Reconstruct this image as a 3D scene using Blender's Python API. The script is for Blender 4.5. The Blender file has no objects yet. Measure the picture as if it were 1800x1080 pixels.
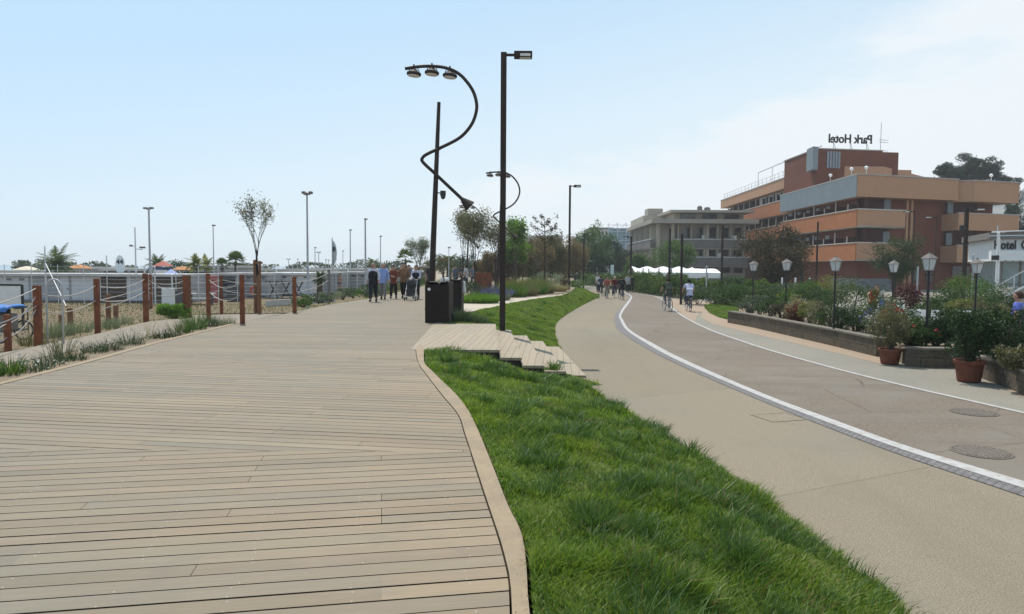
import bpy, bmesh, math, random
import numpy as np
from mathutils import Vector, Matrix, Quaternion
R = math.radians
sc = bpy.context.scene
COL = sc.collection
# ---------------------------------------------------------------- camera
F = 1250.0
CAMZ = 1.65
PITCH = math.atan(71 / F)
ROLL = R(0.35)
CM = Matrix.Rotation(math.pi / 2 - PITCH, 3, 'X') @ Matrix.Rotation(ROLL, 3, 'Z')
cd = bpy.data.cameras.new('camera')
cd.sensor_width = 36.0
cd.lens = 36.0 * F / 1800
cd.clip_start = 0.05
cd.clip_end = 6000
cam = bpy.data.objects.new('camera', cd)
cam.matrix_world = Matrix.Translation((0, 0, CAMZ)) @ CM.to_4x4()
COL.objects.link(cam)
sc.camera = cam
# ---------------------------------------------------------------- sun and sky
SUN_EL, SUN_AZ = R(64), R(-22)      # azimuth from +Y, negative = to the left
sunv = Vector((math.sin(SUN_AZ) * math.cos(SUN_EL), math.cos(SUN_AZ) * math.cos(SUN_EL), math.sin(SUN_EL)))
sl = bpy.data.lights.new('sun', 'SUN')
sl.energy = 4.9
sl.angle = R(0.5)
sl.color = (1.0, 0.95, 0.87)
so = bpy.data.objects.new('sun', sl)
so.rotation_euler = sunv.to_track_quat('Z', 'Y').to_euler()
so.location = (-30, 30, 60)
COL.objects.link(so)
w = bpy.data.worlds.new('World')
sc.world = w
w.use_nodes = True
nt = w.node_tree
nt.nodes.clear()
def wn(t, **k):
    n = nt.nodes.new(t)
    for a, b in k.items():
        setattr(n, a, b)
    return n
sky = wn('ShaderNodeTexSky')
sky.sky_type = 'NISHITA'
sky.sun_disc = False
sky.sun_elevation = SUN_EL
sky.sun_rotation = SUN_AZ
sky.altitude = 0
sky.air_density = 1.0
sky.dust_density = 0.7
sky.ozone_density = 1.0
tcw = wn('ShaderNodeTexCoord')
sep = wn('ShaderNodeSeparateXYZ')
nt.links.new(tcw.outputs['Generated'], sep.inputs[0])
def wm(op, a, b=None, clamp=False):
    n = wn('ShaderNodeMath', operation=op)
    n.use_clamp = clamp
    for i, v in enumerate((a, b)):
        if v is None:
            continue
        if isinstance(v, (int, float)):
            n.inputs[i].default_value = v
        else:
            nt.links.new(v, n.inputs[i])
    return n.outputs[0]
mp = wn('ShaderNodeMapping')
mp.inputs['Scale'].default_value = (1.0, 1.0, 3.2)
nt.links.new(tcw.outputs['Generated'], mp.inputs[0])
nz = wn('ShaderNodeTexNoise')
nz.inputs['Scale'].default_value = 3.6
nz.inputs['Detail'].default_value = 9
nz.inputs['Roughness'].default_value = 0.56
nt.links.new(mp.outputs[0], nz.inputs['Vector'])
# thin cloud sheet, thickest low over the right-hand (inland) side
bias = wm('ADD', wm('MULTIPLY', sep.outputs[0], 0.72), wm('MULTIPLY', sep.outputs[2], -1.75))
val = wm('ADD', wm('MULTIPLY', nz.outputs[0], 0.85), bias)
mr = wn('ShaderNodeMapRange')
mr.interpolation_type = 'SMOOTHSTEP'
mr.inputs[1].default_value = 0.20
mr.inputs[2].default_value = 0.40
nt.links.new(val, mr.inputs[0])
cl = wm('MULTIPLY', mr.outputs[0], 0.85, True)
# general veil of haze, stronger to the horizon
veil = wm('SUBTRACT', 1.12, wm('MULTIPLY', sep.outputs[2], 0.55), True)
veil = wm('MULTIPLY', veil, 0.93)
vg = wn('ShaderNodeMapRange')
vg.interpolation_type = 'SMOOTHSTEP'
vg.inputs[1].default_value = 0.06
vg.inputs[2].default_value = 0.40
nt.links.new(wm('SUBTRACT', sep.outputs[2], wm('MULTIPLY', sep.outputs[0], 0.22)), vg.inputs[0])
vcol = wn('ShaderNodeMixRGB')
vcol.inputs[1].default_value = (7.35, 8.45, 9.05, 1)
vcol.inputs[2].default_value = (5.2, 7.35, 9.35, 1)
nt.links.new(vg.outputs[0], vcol.inputs[0])
bgs = wn('ShaderNodeMixRGB')
nt.links.new(veil, bgs.inputs[0])
nt.links.new(vcol.outputs[0], bgs.inputs[2])
nt.links.new(sky.outputs[0], bgs.inputs[1])
mx = wn('ShaderNodeMixRGB')
mx.inputs[2].default_value = (8.15, 8.6, 8.95, 1)
nt.links.new(cl, mx.inputs[0])
nt.links.new(bgs.outputs[0], mx.inputs[1])
bg = wn('ShaderNodeBackground')
bg.inputs[1].default_value = 0.11
nt.links.new(mx.outputs[0], bg.inputs[0])
ow = wn('ShaderNodeOutputWorld')
nt.links.new(bg.outputs[0], ow.inputs[0])
sc.view_settings.view_transform = 'Standard'
sc.view_settings.look = 'None'
sc.view_settings.exposure = 0.0
sc.view_settings.gamma = 1.0
sc.cycles.max_bounces = 6
sc.cycles.transparent_max_bounces = 8
# ---------------------------------------------------------------- pixel -> place
def ray(px, py):
    return CM @ Vector(((px - 900) / F, -(py - 540) / F, -1.0))
def G(px, py, z=0.0):
    d = ray(px, py)
    t = (z - CAMZ) / d.z
    return Vector((d.x * t, d.y * t, z))
def D(px, py, Y):
    d = ray(px, py)
    t = Y / d.y
    return Vector((d.x * t, Y, CAMZ + d.z * t))
ROADZ = -0.70
SANDZ = -1.05
# ---------------------------------------------------------------- objects
def tag(o, label=None, cat=None, group=None, kind=None):
    if label: o['label'] = label
    if cat: o['category'] = cat
    if group: o['group'] = group
    if kind: o['kind'] = kind
    return o
def thing(name, label, cat, loc=(0, 0, 0), rz=0.0, group=None):
    o = bpy.data.objects.new(name, None)
    o.empty_display_size = 0.2
    o.location = loc
    o.rotation_euler = (0, 0, rz)
    COL.objects.link(o)
    return tag(o, label, cat, group)
def link(name, me, m=None, parent=None, world=False, smooth=False):
    o = bpy.data.objects.new(name, me)
    if m is not None:
        for x in (m if isinstance(m, (list, tuple)) else [m]):
            me.materials.append(x)
    if parent is not None:
        o.parent = parent
        if world:
            o.location = -parent_loc(parent)
    COL.objects.link(o)
    if smooth:
        me.polygons.foreach_set('use_smooth', np.ones(len(me.polygons), dtype=bool))
    return o
def parent_loc(p):
    v = Vector(p.location)
    while p.parent is not None:
        p = p.parent
        v += Vector(p.location)
    return v
def copy_tree(o, parent=None):
    c = o.copy()
    COL.objects.link(c)
    c.parent = parent
    for ch in list(o.children):
        copy_tree(ch, c)
    return c
class MB:
    def __init__(s):
        s.v = []; s.f = []; s.mi = []; s.pc = []
    def add(s, vs, fs, mi=0):
        b = len(s.v)
        s.pc.append((b, len(s.f)))
        s.v += [tuple(x) for x in vs]
        s.f += [tuple(b + i for i in f) for f in fs]
        s.mi += [mi] * len(fs)
        return s
    def box(s, c, size, rz=0.0, mi=0, rot=None):
        hx, hy, hz = size[0] / 2, size[1] / 2, size[2] / 2
        M = rot if rot is not None else Matrix.Rotation(rz, 3, 'Z')
        vs = [Vector(c) + M @ Vector((x * hx, y * hy, z * hz)) for z in (-1, 1) for x, y in ((-1, -1), (1, -1), (1, 1), (-1, 1))]
        return s.add(vs, [(3, 2, 1, 0), (4, 5, 6, 7), (0, 1, 5, 4), (1, 2, 6, 5), (2, 3, 7, 6), (3, 0, 4, 7)], mi)
    def bbox(s, c, size, bev=0.01, rz=0.0, mi=0):
        bm = bmesh.new()
        bmesh.ops.create_cube(bm, size=1)
        bmesh.ops.scale(bm, vec=size, verts=bm.verts)
        bmesh.ops.bevel(bm, geom=list(bm.edges), offset=bev, segments=2, affect='EDGES', profile=0.5)
        M = Matrix.Rotation(rz, 3, 'Z')
        bm.verts.index_update()
        vs = [Vector(c) + M @ v.co for v in bm.verts]
        fs = [[v.index for v in f.verts] for f in bm.faces]
        bm.free()
        return s.add(vs, fs, mi)
    def tube(s, pts, rad, n=8, mi=0, cap=True):
        pts = [Vector(p) for p in pts]
        if not isinstance(rad, (list, tuple)):
            rad = [rad] * len(pts)
        vs = []
        up = None
        for i, p in enumerate(pts):
            a = pts[max(i - 1, 0)]; b = pts[min(i + 1, len(pts) - 1)]
            t = (b - a)
            if t.length < 1e-9: t = Vector((0, 0, 1))
            t.normalize()
            if up is None:
                up = Vector((0, 1, 0)) if abs(t.y) < 0.9 else Vector((1, 0, 0))
            u = t.cross(up)
            if u.length < 1e-4: u = t.orthogonal()
            u.normalize()
            up = u.cross(t).normalized()
            for k in range(n):
                an = 2 * math.pi * k / n
                vs.append(p + (u * math.cos(an) + up * math.sin(an)) * rad[i])
        fs = []
        for i in range(len(pts) - 1):
            for k in range(n):
                k2 = (k + 1) % n
                fs.append((i * n + k, i * n + k2, (i + 1) * n + k2, (i + 1) * n + k))
        if cap:
            fs.append(tuple(range(n))[::-1])
            fs.append(tuple((len(pts) - 1) * n + k for k in range(n)))
        return s.add(vs, fs, mi)
    def prism(s, poly, z0, z1, mi=0):
        n = len(poly)
        area = sum(poly[i][0] * poly[(i + 1) % n][1] - poly[(i + 1) % n][0] * poly[i][1] for i in range(n))
        if area < 0: poly = list(poly)[::-1]
        vs = [(p[0], p[1], z0) for p in poly] + [(p[0], p[1], z1) for p in poly]
        fs = [tuple(range(n))[::-1], tuple(range(n, 2 * n))]
        for i in range(n):
            j = (i + 1) % n
            fs.append((i, j, n + j, n + i))
        return s.add(vs, fs, mi)
    def lathe(s, prof, c=(0, 0, 0), n=16, mi=0):
        vs = []
        for r, z in prof:
            for k in range(n):
                a = 2 * math.pi * k / n
                vs.append((c[0] + r * math.cos(a), c[1] + r * math.sin(a), c[2] + z))
        fs = []
        for i in range(len(prof) - 1):
            for k in range(n):
                k2 = (k + 1) % n
                fs.append((i * n + k, i * n + k2, (i + 1) * n + k2, (i + 1) * n + k))
        fs.append(tuple(range(n))[::-1])
        fs.append(tuple((len(prof) - 1) * n + k for k in range(n)))
        return s.add(vs, fs, mi)
    def quad(s, a, b, c, d, mi=0):
        return s.add([a, b, c, d], [(0, 1, 2, 3)], mi)
    def xform(s, M):
        s.v = [tuple(M @ Vector(p)) for p in s.v]
        return s
    def build_each(s, name, m=None, parent=None, world=False, smooth=False):
        """every piece becomes an object of its own"""
        out = []
        pc = s.pc + [(len(s.v), len(s.f))]
        for (v0, f0), (v1, f1) in zip(pc, pc[1:]):
            q = MB(); q.add(s.v[v0:v1], [tuple(i - v0 for i in f) for f in s.f[f0:f1]])
            out.append(q.build(name, m, parent, world, smooth))
        return out
    def build(s, name, m=None, parent=None, world=False, smooth=False):
        me = bpy.data.meshes.new(name)
        me.from_pydata(s.v, [], s.f)
        if any(s.mi):
            me.polygons.foreach_set('material_index', s.mi)
        me.update()
        return link(name, me, m, parent, world, smooth)
def np_mesh(name, V, Q, m, parent=None, world=False, smooth=False):
    V = np.asarray(V, dtype=np.float32); Q = np.asarray(Q, dtype=np.int32)
    me = bpy.data.meshes.new(name)
    me.vertices.add(len(V)); me.vertices.foreach_set('co', V.ravel())
    k = Q.shape[1]
    me.loops.add(Q.size); me.loops.foreach_set('vertex_index', Q.ravel())
    me.polygons.add(len(Q))
    me.polygons.foreach_set('loop_start', np.arange(0, Q.size, k, dtype=np.int32))
    me.polygons.foreach_set('loop_total', np.full(len(Q), k, dtype=np.int32))
    me.update(calc_edges=True)
    return link(name, me, m, parent, world, smooth)
# ---------------------------------------------------------------- materials
class NB:
    def __init__(s, name):
        s.m = bpy.data.materials.new(name); s.m.use_nodes = True
        s.t = s.m.node_tree; s.t.nodes.clear()
    def n(s, ty, **k):
        x = s.t.nodes.new(ty)
        for a, b in k.items():
            if a.startswith('_'): setattr(x, a[1:], b)
        for a, b in k.items():
            if not a.startswith('_'): s.set(x.inputs[a.replace('__', ' ')], b)
        return x
    def set(s, inp, v):
        if hasattr(v, 'is_output') or isinstance(v, bpy.types.NodeSocket):
            s.t.links.new(v, inp)
        else:
            if isinstance(v, (tuple, list)) and len(v) == 3 and inp.type == 'RGBA': v = (*v, 1)
            inp.default_value = v
    def math(s, op, a, b=None, c=None, clamp=False):
        x = s.t.nodes.new('ShaderNodeMath'); x.operation = op; x.use_clamp = clamp
        for i, v in enumerate((a, b, c)):
            if v is not None: s.set(x.inputs[i], v)
        return x.outputs[0]
    def mix(s, fac, a, b, bt='MIX'):
        x = s.t.nodes.new('ShaderNodeMixRGB'); x.blend_type = bt
        s.set(x.inputs[0], fac); s.set(x.inputs[1], a); s.set(x.inputs[2], b)
        return x.outputs[0]
    def noise(s, vec, scale, detail=4, rough=0.55):
        x = s.n('ShaderNodeTexNoise', Scale=scale, Detail=detail, Roughness=rough)
        if vec is not None: s.t.links.new(vec, x.inputs['Vector'])
        return x.outputs[0]
    def rng(s, v, a, b, lo=0.0, hi=1.0, smooth=True):
        x = s.t.nodes.new('ShaderNodeMapRange')
        if smooth: x.interpolation_type = 'SMOOTHSTEP'
        s.set(x.inputs[0], v); x.inputs[1].default_value = a; x.inputs[2].default_value = b
        x.inputs[3].default_value = lo; x.inputs[4].default_value = hi
        return x.outputs[0]
    def pos(s):
        return s.n('ShaderNodeNewGeometry').outputs['Position']
    def bsdf(s, col, rough=0.8, spec=0.25, metal=0.0, bump=None, bstr=0.3, bdist=0.01):
        b = s.n('ShaderNodeBsdfPrincipled')
        s.set(b.inputs['Base Color'], col); s.set(b.inputs['Roughness'], rough)
        s.set(b.inputs['Specular IOR Level'], spec); s.set(b.inputs['Metallic'], metal)
        if bump is not None:
            bp = s.n('ShaderNodeBump'); bp.inputs['Strength'].default_value = bstr; bp.inputs['Distance'].default_value = bdist
            s.t.links.new(bump, bp.inputs['Height']); s.t.links.new(bp.outputs[0], b.inputs['Normal'])
        o = s.n('ShaderNodeOutputMaterial'); s.t.links.new(b.outputs[0], o.inputs[0])
        return b
MATS = {}
def mat(name, c, var=0.25, scale=3.0, rough=0.8, spec=0.25, metal=0.0, bump=0.0, bscale=60.0, c2=None):
    """painted / plain surface with soft procedural wear"""
    if name in MATS: return MATS[name]
    b = NB(name)
    p = b.pos()
    n1 = b.noise(p, scale, 6, 0.6)
    c2 = c2 or tuple(x * (1 - var) for x in c)
    col = b.mix(b.rng(n1, 0.3, 0.7), c, c2)
    n2 = b.noise(p, scale * 9, 4, 0.6)
    col = b.mix(b.rng(n2, 0.3, 0.75, 0.0, 0.35), col, tuple(x * 0.8 for x in c2))
    b.bsdf(col, rough, spec, metal, b.noise(p, bscale, 4) if bump else None, bump, 0.01)
    MATS[name] = b.m
    return b.m
def leafmat(name, cols, transl=0.35, rough=0.6, patch=0.6, spec=0.2):
    if name in MATS: return MATS[name]
    b = NB(name)
    g = b.n('ShaderNodeNewGeometry')
    ri = g.outputs['Random Per Island']
    n1 = b.noise(g.outputs['Position'], patch, 3)
    f = b.math('ADD', b.math('MULTIPLY', ri, 0.6), b.math('MULTIPLY', b.rng(n1, 0.3, 0.7), 0.4))
    cr = b.n('ShaderNodeValToRGB')
    el = cr.color_ramp.elements
    while len(el) < len(cols): el.new(0.5)
    for i, c in enumerate(cols):
        el[i].position = i / (len(cols) - 1); el[i].color = (*c, 1)
    b.t.links.new(f, cr.inputs[0])
    pb = b.n('ShaderNodeBsdfPrincipled', Roughness=rough)
    pb.inputs['Specular IOR Level'].default_value = spec
    b.t.links.new(cr.outputs[0], pb.inputs['Base Color'])
    tr = b.n('ShaderNodeBsdfTranslucent')
    hs = b.mix(1.0, cr.outputs[0], (1.25, 1.3, 0.7), 'MULTIPLY')
    b.t.links.new(hs, tr.inputs[0])
    ms = b.n('ShaderNodeMixShader'); ms.inputs[0].default_value = transl
    b.t.links.new(pb.outputs[0], ms.inputs[1]); b.t.links.new(tr.outputs[0], ms.inputs[2])
    o = b.n('ShaderNodeOutputMaterial'); b.t.links.new(ms.outputs[0], o.inputs[0])
    MATS[name] = b.m
    return b.m
# ---------------------------------------------------------------- vegetation makers
def leaves_np(P, size, rng, asp=0.5, flat=0.0, var=0.35):
    """one diamond leaf per point: returns V, Q"""
    n = len(P)
    a = rng.normal(size=(n, 3)); a[:, 2] *= (1 - flat)
    a /= np.linalg.norm(a, axis=1)[:, None] + 1e-9
    r = rng.normal(size=(n, 3))
    b = np.cross(a, r); b /= np.linalg.norm(b, axis=1)[:, None] + 1e-9
    s = size * (1 + var * rng.uniform(-1, 1, n))
    a = a * (s * 0.5)[:, None]; b = b * (s * 0.5 * asp)[:, None]
    V = np.stack([P - a, P + b, P + a, P - b], axis=1).reshape(-1, 3)
    Q = np.arange(4 * n).reshape(-1, 4)
    return V, Q
def blob_points(rng, n, c, r, clumps=14, cs=0.33, shell=0.55):
    """leaf positions in clumps spread through an uneven crown"""
    c = np.array(c); r = np.array(r)
    d = rng.normal(size=(clumps, 3)); d /= np.linalg.norm(d, axis=1)[:, None]
    rad = shell + (1 - shell) * rng.uniform(0, 1, clumps) ** 0.5
    cc = d * (rad * rng.uniform(0.55, 1.0, clumps))[:, None]
    sz = cs * rng.uniform(0.6, 1.3, clumps)
    w = sz ** 2; w /= w.sum()
    k = rng.choice(clumps, n, p=w)
    q = rng.normal(size=(n, 3)); q /= np.linalg.norm(q, axis=1)[:, None]
    q *= (rng.uniform(0, 1, n) ** 0.45)[:, None]
    P = cc[k] + q * sz[k][:, None]
    return c + P * r
def blades_np(roots, h, w, lean, rng, curl=0.5, dirs=None):
    n = len(roots)
    an = rng.uniform(0, 2 * np.pi, n)
    d = np.stack([np.cos(an), np.sin(an), np.zeros(n)], 1) if dirs is None else dirs
    sa = rng.uniform(0, 2 * np.pi, n)
    sd = np.stack([np.cos(sa), np.sin(sa), np.zeros(n)], 1) * (np.broadcast_to(w, n) * 0.5)[:, None]
    h = np.broadcast_to(h, n); lean = np.broadcast_to(lean, n)
    up = np.array([0, 0, 1.0])
    m = roots + up * (h * 0.55)[:, None] + d * (h * lean * 0.35)[:, None]
    t = roots + up * (h * (1 - 0.25 * lean * curl))[:, None] + d * (h * lean * 0.95)[:, None]
    V = np.stack([roots - sd, roots + sd, m + sd * 0.8, m - sd * 0.8, t + sd * 0.15, t - sd * 0.15], 1).reshape(-1, 3)
    b = np.arange(n)[:, None] * 6
    Q = np.concatenate([b + np.array([[0, 1, 2, 3]]), b + np.array([[3, 2, 4, 5]])], 0)
    return V, Q
def branch(mb, p, d, L, r, depth, rng, tips, spread=0.55, nb=3, up=0.25, seg=3, taper=0.6):
    pts = [Vector(p)]; rad = [r]
    d = Vector(d).normalized()
    q = Vector(p)
    for i in range(seg):
        d = (d + Vector((rng.normal(0, .10), rng.normal(0, .10), rng.normal(0, .06) + up * 0.12))).normalized()
        q = q + d * (L / seg)
        pts.append(q.copy()); rad.append(r * (1 - (1 - taper) * (i + 1) / seg))
    mb.tube(pts, rad, 6 if depth > 1 else 4, cap=False)
    if depth == 0:
        tips.append((pts[-1], d)); tips.append((pts[-2], d))
        return
    if depth in (1, 2):
        tips.append((pts[-1], d)); tips.append((pts[1], d))
    for k in range(nb):
        t = pts[-1] if k < 2 or depth < 2 else pts[-2]
        a = rng.uniform(0, 2 * math.pi)
        o = d.orthogonal().normalized()
        o = Quaternion(d, a) @ o
        nd = (d + o * spread * rng.uniform(0.6, 1.3) + Vector((0, 0, up))).normalized()
        branch(mb, t, nd, L * rng.uniform(0.6, 0.85), r * taper * 0.85, depth - 1, rng, tips, spread, nb, up, seg, taper)
BARK = None
def crown_tree(name, label, base, trunk_h, crown_c, crown_r, lm, n, leaf, seed, group=None, clumps=30, cs=0.3, trunk_r=0.12, barkm=None, depth=2, limbs=6, asp=0.5, cat='tree'):
    """tapered trunk, limbs running into a clumped leafy crown"""
    rng = np.random.default_rng(seed)
    t = thing(name, label, cat, base, 0, group)
    mb = MB(); tips = []
    bx = Vector(base)
    cc = Vector(crown_c) - bx
    top = Vector((cc.x * 0.4, cc.y * 0.4, trunk_h))
    mb.tube([(0, 0, -0.05), (0.02, 0.01, trunk_h * 0.3), (top.x * 0.6, top.y * 0.6, trunk_h * 0.7), top], [trunk_r * 1.35, trunk_r, trunk_r * 0.85, trunk_r * 0.7], 9)
    for k in range(limbs):
        a = 2 * math.pi * k / limbs + rng.uniform(-.3, .3)
        e = Vector((math.cos(a) * crown_r[0] * 0.7, math.sin(a) * crown_r[1] * 0.7, rng.uniform(-0.25, 0.75) * crown_r[2])) + cc
        d = e - top
        branch(mb, top, d, d.length * 0.46, trunk_r * 0.5, depth - 1, rng, tips, 0.6, 3, 0.1)
    mb.build('trunk', barkm or BARK, t, smooth=True)
    P = blob_points(rng, n, cc, crown_r, clumps, cs)
    V, Q = leaves_np(P, leaf, rng, asp)
    np_mesh('crown', V, Q, lm, t)
    return t
def tip_tree(name, label, base, h, lm, seed, depth=4, L0=None, r=0.06, spread=0.5, nb=3, per=14, leaf=0.12, rad=0.3, group=None, up=0.3, trunk_frac=0.4, barkm=None, asp=0.3, cat='tree', lean=(0, 0, 1), width=None):
    """open tree whose twigs carry sparse sprays of leaves"""
    rng = np.random.default_rng(seed)
    t = thing(name, label, cat, base, 0, group)
    mb = MB(); tips = []
    th = h * trunk_frac
    mb.tube([(0, 0, -0.05), (0.02, 0, th * 0.5), (lean[0] * th, lean[1] * th, th)], [r * 1.2, r, r * 0.85], 8, cap=False)
    p = Vector((lean[0] * th, lean[1] * th, th))
    for k in range(nb + 1):
        a = 2 * math.pi * k / (nb + 1) + rng.uniform(-.4, .4)
        d = Vector((math.cos(a) * spread, math.sin(a) * spread, 1)).normalized()
        branch(mb, p, d, (L0 or h * 0.24), r * 0.7, depth - 1, rng, tips, spread, nb, up)
    zmax = max(q.z for q, _ in tips)
    s = (h - th) / max(zmax - th, 1e-3)
    rad_ = max(math.hypot(q.x - p.x, q.y - p.y) for q, _ in tips)
    sx = s if width is None else (width / 2 - rad * .4) / rad_
    def sq(q): return Vector((p.x + (q.x - p.x) * sx, p.y + (q.y - p.y) * sx, th + (q.z - th) * s)) if q.z > th else q
    mb.v = [tuple(sq(Vector(q))) for q in mb.v]
    mb.build('trunk', barkm or BARK, t, smooth=True)
    T = np.array([sq(q)[:] for q, _ in tips])
    P = np.repeat(T, per, 0) + rng.normal(size=(len(T) * per, 3)) * rad * 0.5
    V, Q = leaves_np(P, leaf, rng, asp)
    np_mesh('crown', V, Q, lm, t)
    return t
def shrub(name, label, base, r, lm, n, leaf, seed, group=None, clumps=16, cs=0.4, asp=0.5, stems=5, cat='shrub', flowers=None, sm=None):
    rng = np.random.default_rng(seed)
    t = thing(name, label, cat, base, 0, group)
    mb = MB()
    for k in range(stems):
        a = rng.uniform(0, 6.28)
        e = Vector((math.cos(a) * r[0] * rng.uniform(.2, .7), math.sin(a) * r[1] * rng.uniform(.2, .7), r[2] * rng.uniform(1.0, 1.7)))
        mb.tube([(e.x * .15, e.y * .15, -.03), (e.x * .5, e.y * .5, e.z * .55), e], [0.02 + r[2] * .012, 0.014, 0.006], 5, cap=False)
    mb.build('stems', sm or BARK, t)
    P = blob_points(rng, n, (0, 0, r[2]), r, clumps, cs)
    P[:, 2] = np.abs(P[:, 2])
    V, Q = leaves_np(P, leaf, rng, asp)
    np_mesh('foliage', V, Q, lm, t)
    if flowers:
        fm, fn, fs = flowers
        d = rng.normal(size=(fn, 3)); d[:, 2] = np.abs(d[:, 2]); d /= np.linalg.norm(d, axis=1)[:, None]
        C = np.array([0, 0, r[2]]) + d * np.array(r) * rng.uniform(.75, 1.08, fn)[:, None]
        P = np.repeat(C, 5, 0) + rng.normal(size=(fn * 5, 3)) * fs * .25
        V, Q = leaves_np(P, fs, rng, .8)
        np_mesh('flowers', V, Q, fm, t)
    return t
def tuft(name, label, base, h, rad, n, lm, seed, w=0.012, lean=0.6, group=None, cat='plant', flower=None):
    """a clump of upright narrow leaves"""
    rng = np.random.default_rng(seed)
    t = thing(name, label, cat, base, 0, group)
    rr = np.sqrt(rng.uniform(0, 1, n)) * rad
    a = rng.uniform(0, 2 * np.pi, n)
    roots = np.stack([rr * np.cos(a), rr * np.sin(a), np.full(n, -0.03)], 1)
    dirs = np.stack([np.cos(a + rng.normal(0, .6, n)), np.sin(a + rng.normal(0, .6, n)), np.zeros(n)], 1)
    hh = h * rng.uniform(.45, 1.0, n) * (1 - .35 * rr / rad)
    V, Q = blades_np(roots, hh, w, lean * rng.uniform(.2, 1.2, n) * (0.4 + rr / rad), rng, dirs=dirs)
    np_mesh('foliage', V, Q, lm, t)
    if flower:
        fm, fn, fs = flower
        k = rng.choice(n, min(fn, n), replace=False)
        tip = V.reshape(n, 6, 3)[k, 4]
        P = np.repeat(tip, 4, 0) + rng.normal(size=(len(k) * 4, 3)) * np.array([fs * .3, fs * .3, fs * .8])
        V2, Q2 = leaves_np(P, fs, rng, .7)
        np_mesh('flowers', V2, Q2, fm, t)
    return t
def date_palm(name, label, base, trunk_h, fr, nf, lm, seed, trunk_r=0.2, droop=0.9, group=None, leaf_w=0.05):
    rng = np.random.default_rng(seed)
    t = thing(name, label, 'palm tree', base, 0, group)
    mb = MB()
    prof = []
    k = 14
    for i in range(k + 1):
        z = trunk_h * i / k
        prof += [(trunk_r * (1.1 if i % 2 else .92) * (1.15 - .2 * i / k), z)]
    mb.lathe(prof, n=9)
    mb.build('trunk', BARK, t)
    VV = []; QQ = []; off = 0
    st = MB()
    for f in range(nf):
        az = 2.399 * f
        el = 1.35 - 1.5 * (f / nf) + rng.normal(0, .1)
        d = Vector((math.cos(az) * math.cos(el), math.sin(az) * math.cos(el), math.sin(el)))
        L = fr * rng.uniform(.8, 1.1)
        p = Vector((0, 0, trunk_h)); pts = [p.copy()]
        S = 10
        for i in range(S):
            d = (d + Vector((0, 0, -droop * 0.16))).normalized()
            p = p + d * (L / S)
            pts.append(p.copy())
        st.tube(pts, [0.03 * fr / 2] * 2 + [0.012 * fr / 2] * (S - 1), 4, cap=False)
        for i in range(1, S + 1):
            for sub in range(3):
                u = (i - sub / 3.0)
                i0 = int(u); fr_ = u - i0
                if i0 >= S: q = pts[S]
                else: q = pts[i0].lerp(pts[i0 + 1], fr_)
                tg = (pts[min(i0 + 1, S)] - pts[max(i0 - 1, 0)]).normalized()
                sd = tg.cross(Vector((0, 0, 1)))
                if sd.length < .05: sd = tg.orthogonal()
                sd.normalize()
                ll = fr * 0.26 * math.sin(math.pi * min(.97, (.12 + .85 * u / S)) ** .9)
                for sg in (-1, 1):
                    e = q + (sd * sg * .8 + tg * .55 + Vector((0, 0, -.25 + rng.normal(0, .12)))).normalized() * ll
                    wv = tg * leaf_w * .5
                    VV += [q - wv, q + wv, e + wv * .2, e - wv * .2]
                    QQ.append((off, off + 1, off + 2, off + 3)); off += 4
    c = np_mesh('fronds', np.array([v[:] for v in VV]), np.array(QQ), lm, t)
    return t
def fan_palm(name, label, base, trunk_h, fr, nf, lm, seed, trunk_r=0.15, group=None):
    rng = np.random.default_rng(seed)
    t = thing(name, label, 'palm tree', base, 0, group)
    mb = MB()
    mb.lathe([(trunk_r * 1.3, 0), (trunk_r, trunk_h * .3), (trunk_r * 1.05, trunk_h * .6), (trunk_r * .9, trunk_h)], n=9)
    mb.build('trunk', BARK, t)
    VV = []; QQ = []; off = 0
    for f in range(nf):
        az = 2.399 * f + rng.normal(0, .2)
        el = 1.4 - 1.9 * f / nf
        d = Vector((math.cos(az) * math.cos(el), math.sin(az) * math.cos(el), math.sin(el)))
        hub = Vector((0, 0, trunk_h)) + d * fr * .5
        sd = d.cross(Vector((0, 0, 1)))
        if sd.length < .1: sd = Vector((1, 0, 0))
        sd.normalize()
        wv = sd * .015 * fr
        VV += [Vector((0, 0, trunk_h)) - wv, Vector((0, 0, trunk_h)) + wv, hub + wv, hub - wv]; QQ.append((off, off + 1, off + 2, off + 3)); off += 4
        nn = 13
        for k in range(nn):
            an = (k / (nn - 1) - .5) * 3.6
            q = (d * math.cos(an) + sd * math.sin(an))
            e = hub + q * fr * .55 + Vector((0, 0, -abs(an) * .05 * fr + rng.normal(0, .03)))
            m = hub + q * fr * .3
            pw = q.cross(d.cross(sd)).normalized() * fr * .05
            VV += [hub, m + pw, e, m - pw]; QQ.append((off, off + 1, off + 2, off + 3)); off += 4
    np_mesh('fronds', np.array([v[:] for v in VV]), np.array(QQ), lm, t)
    return t
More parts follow.
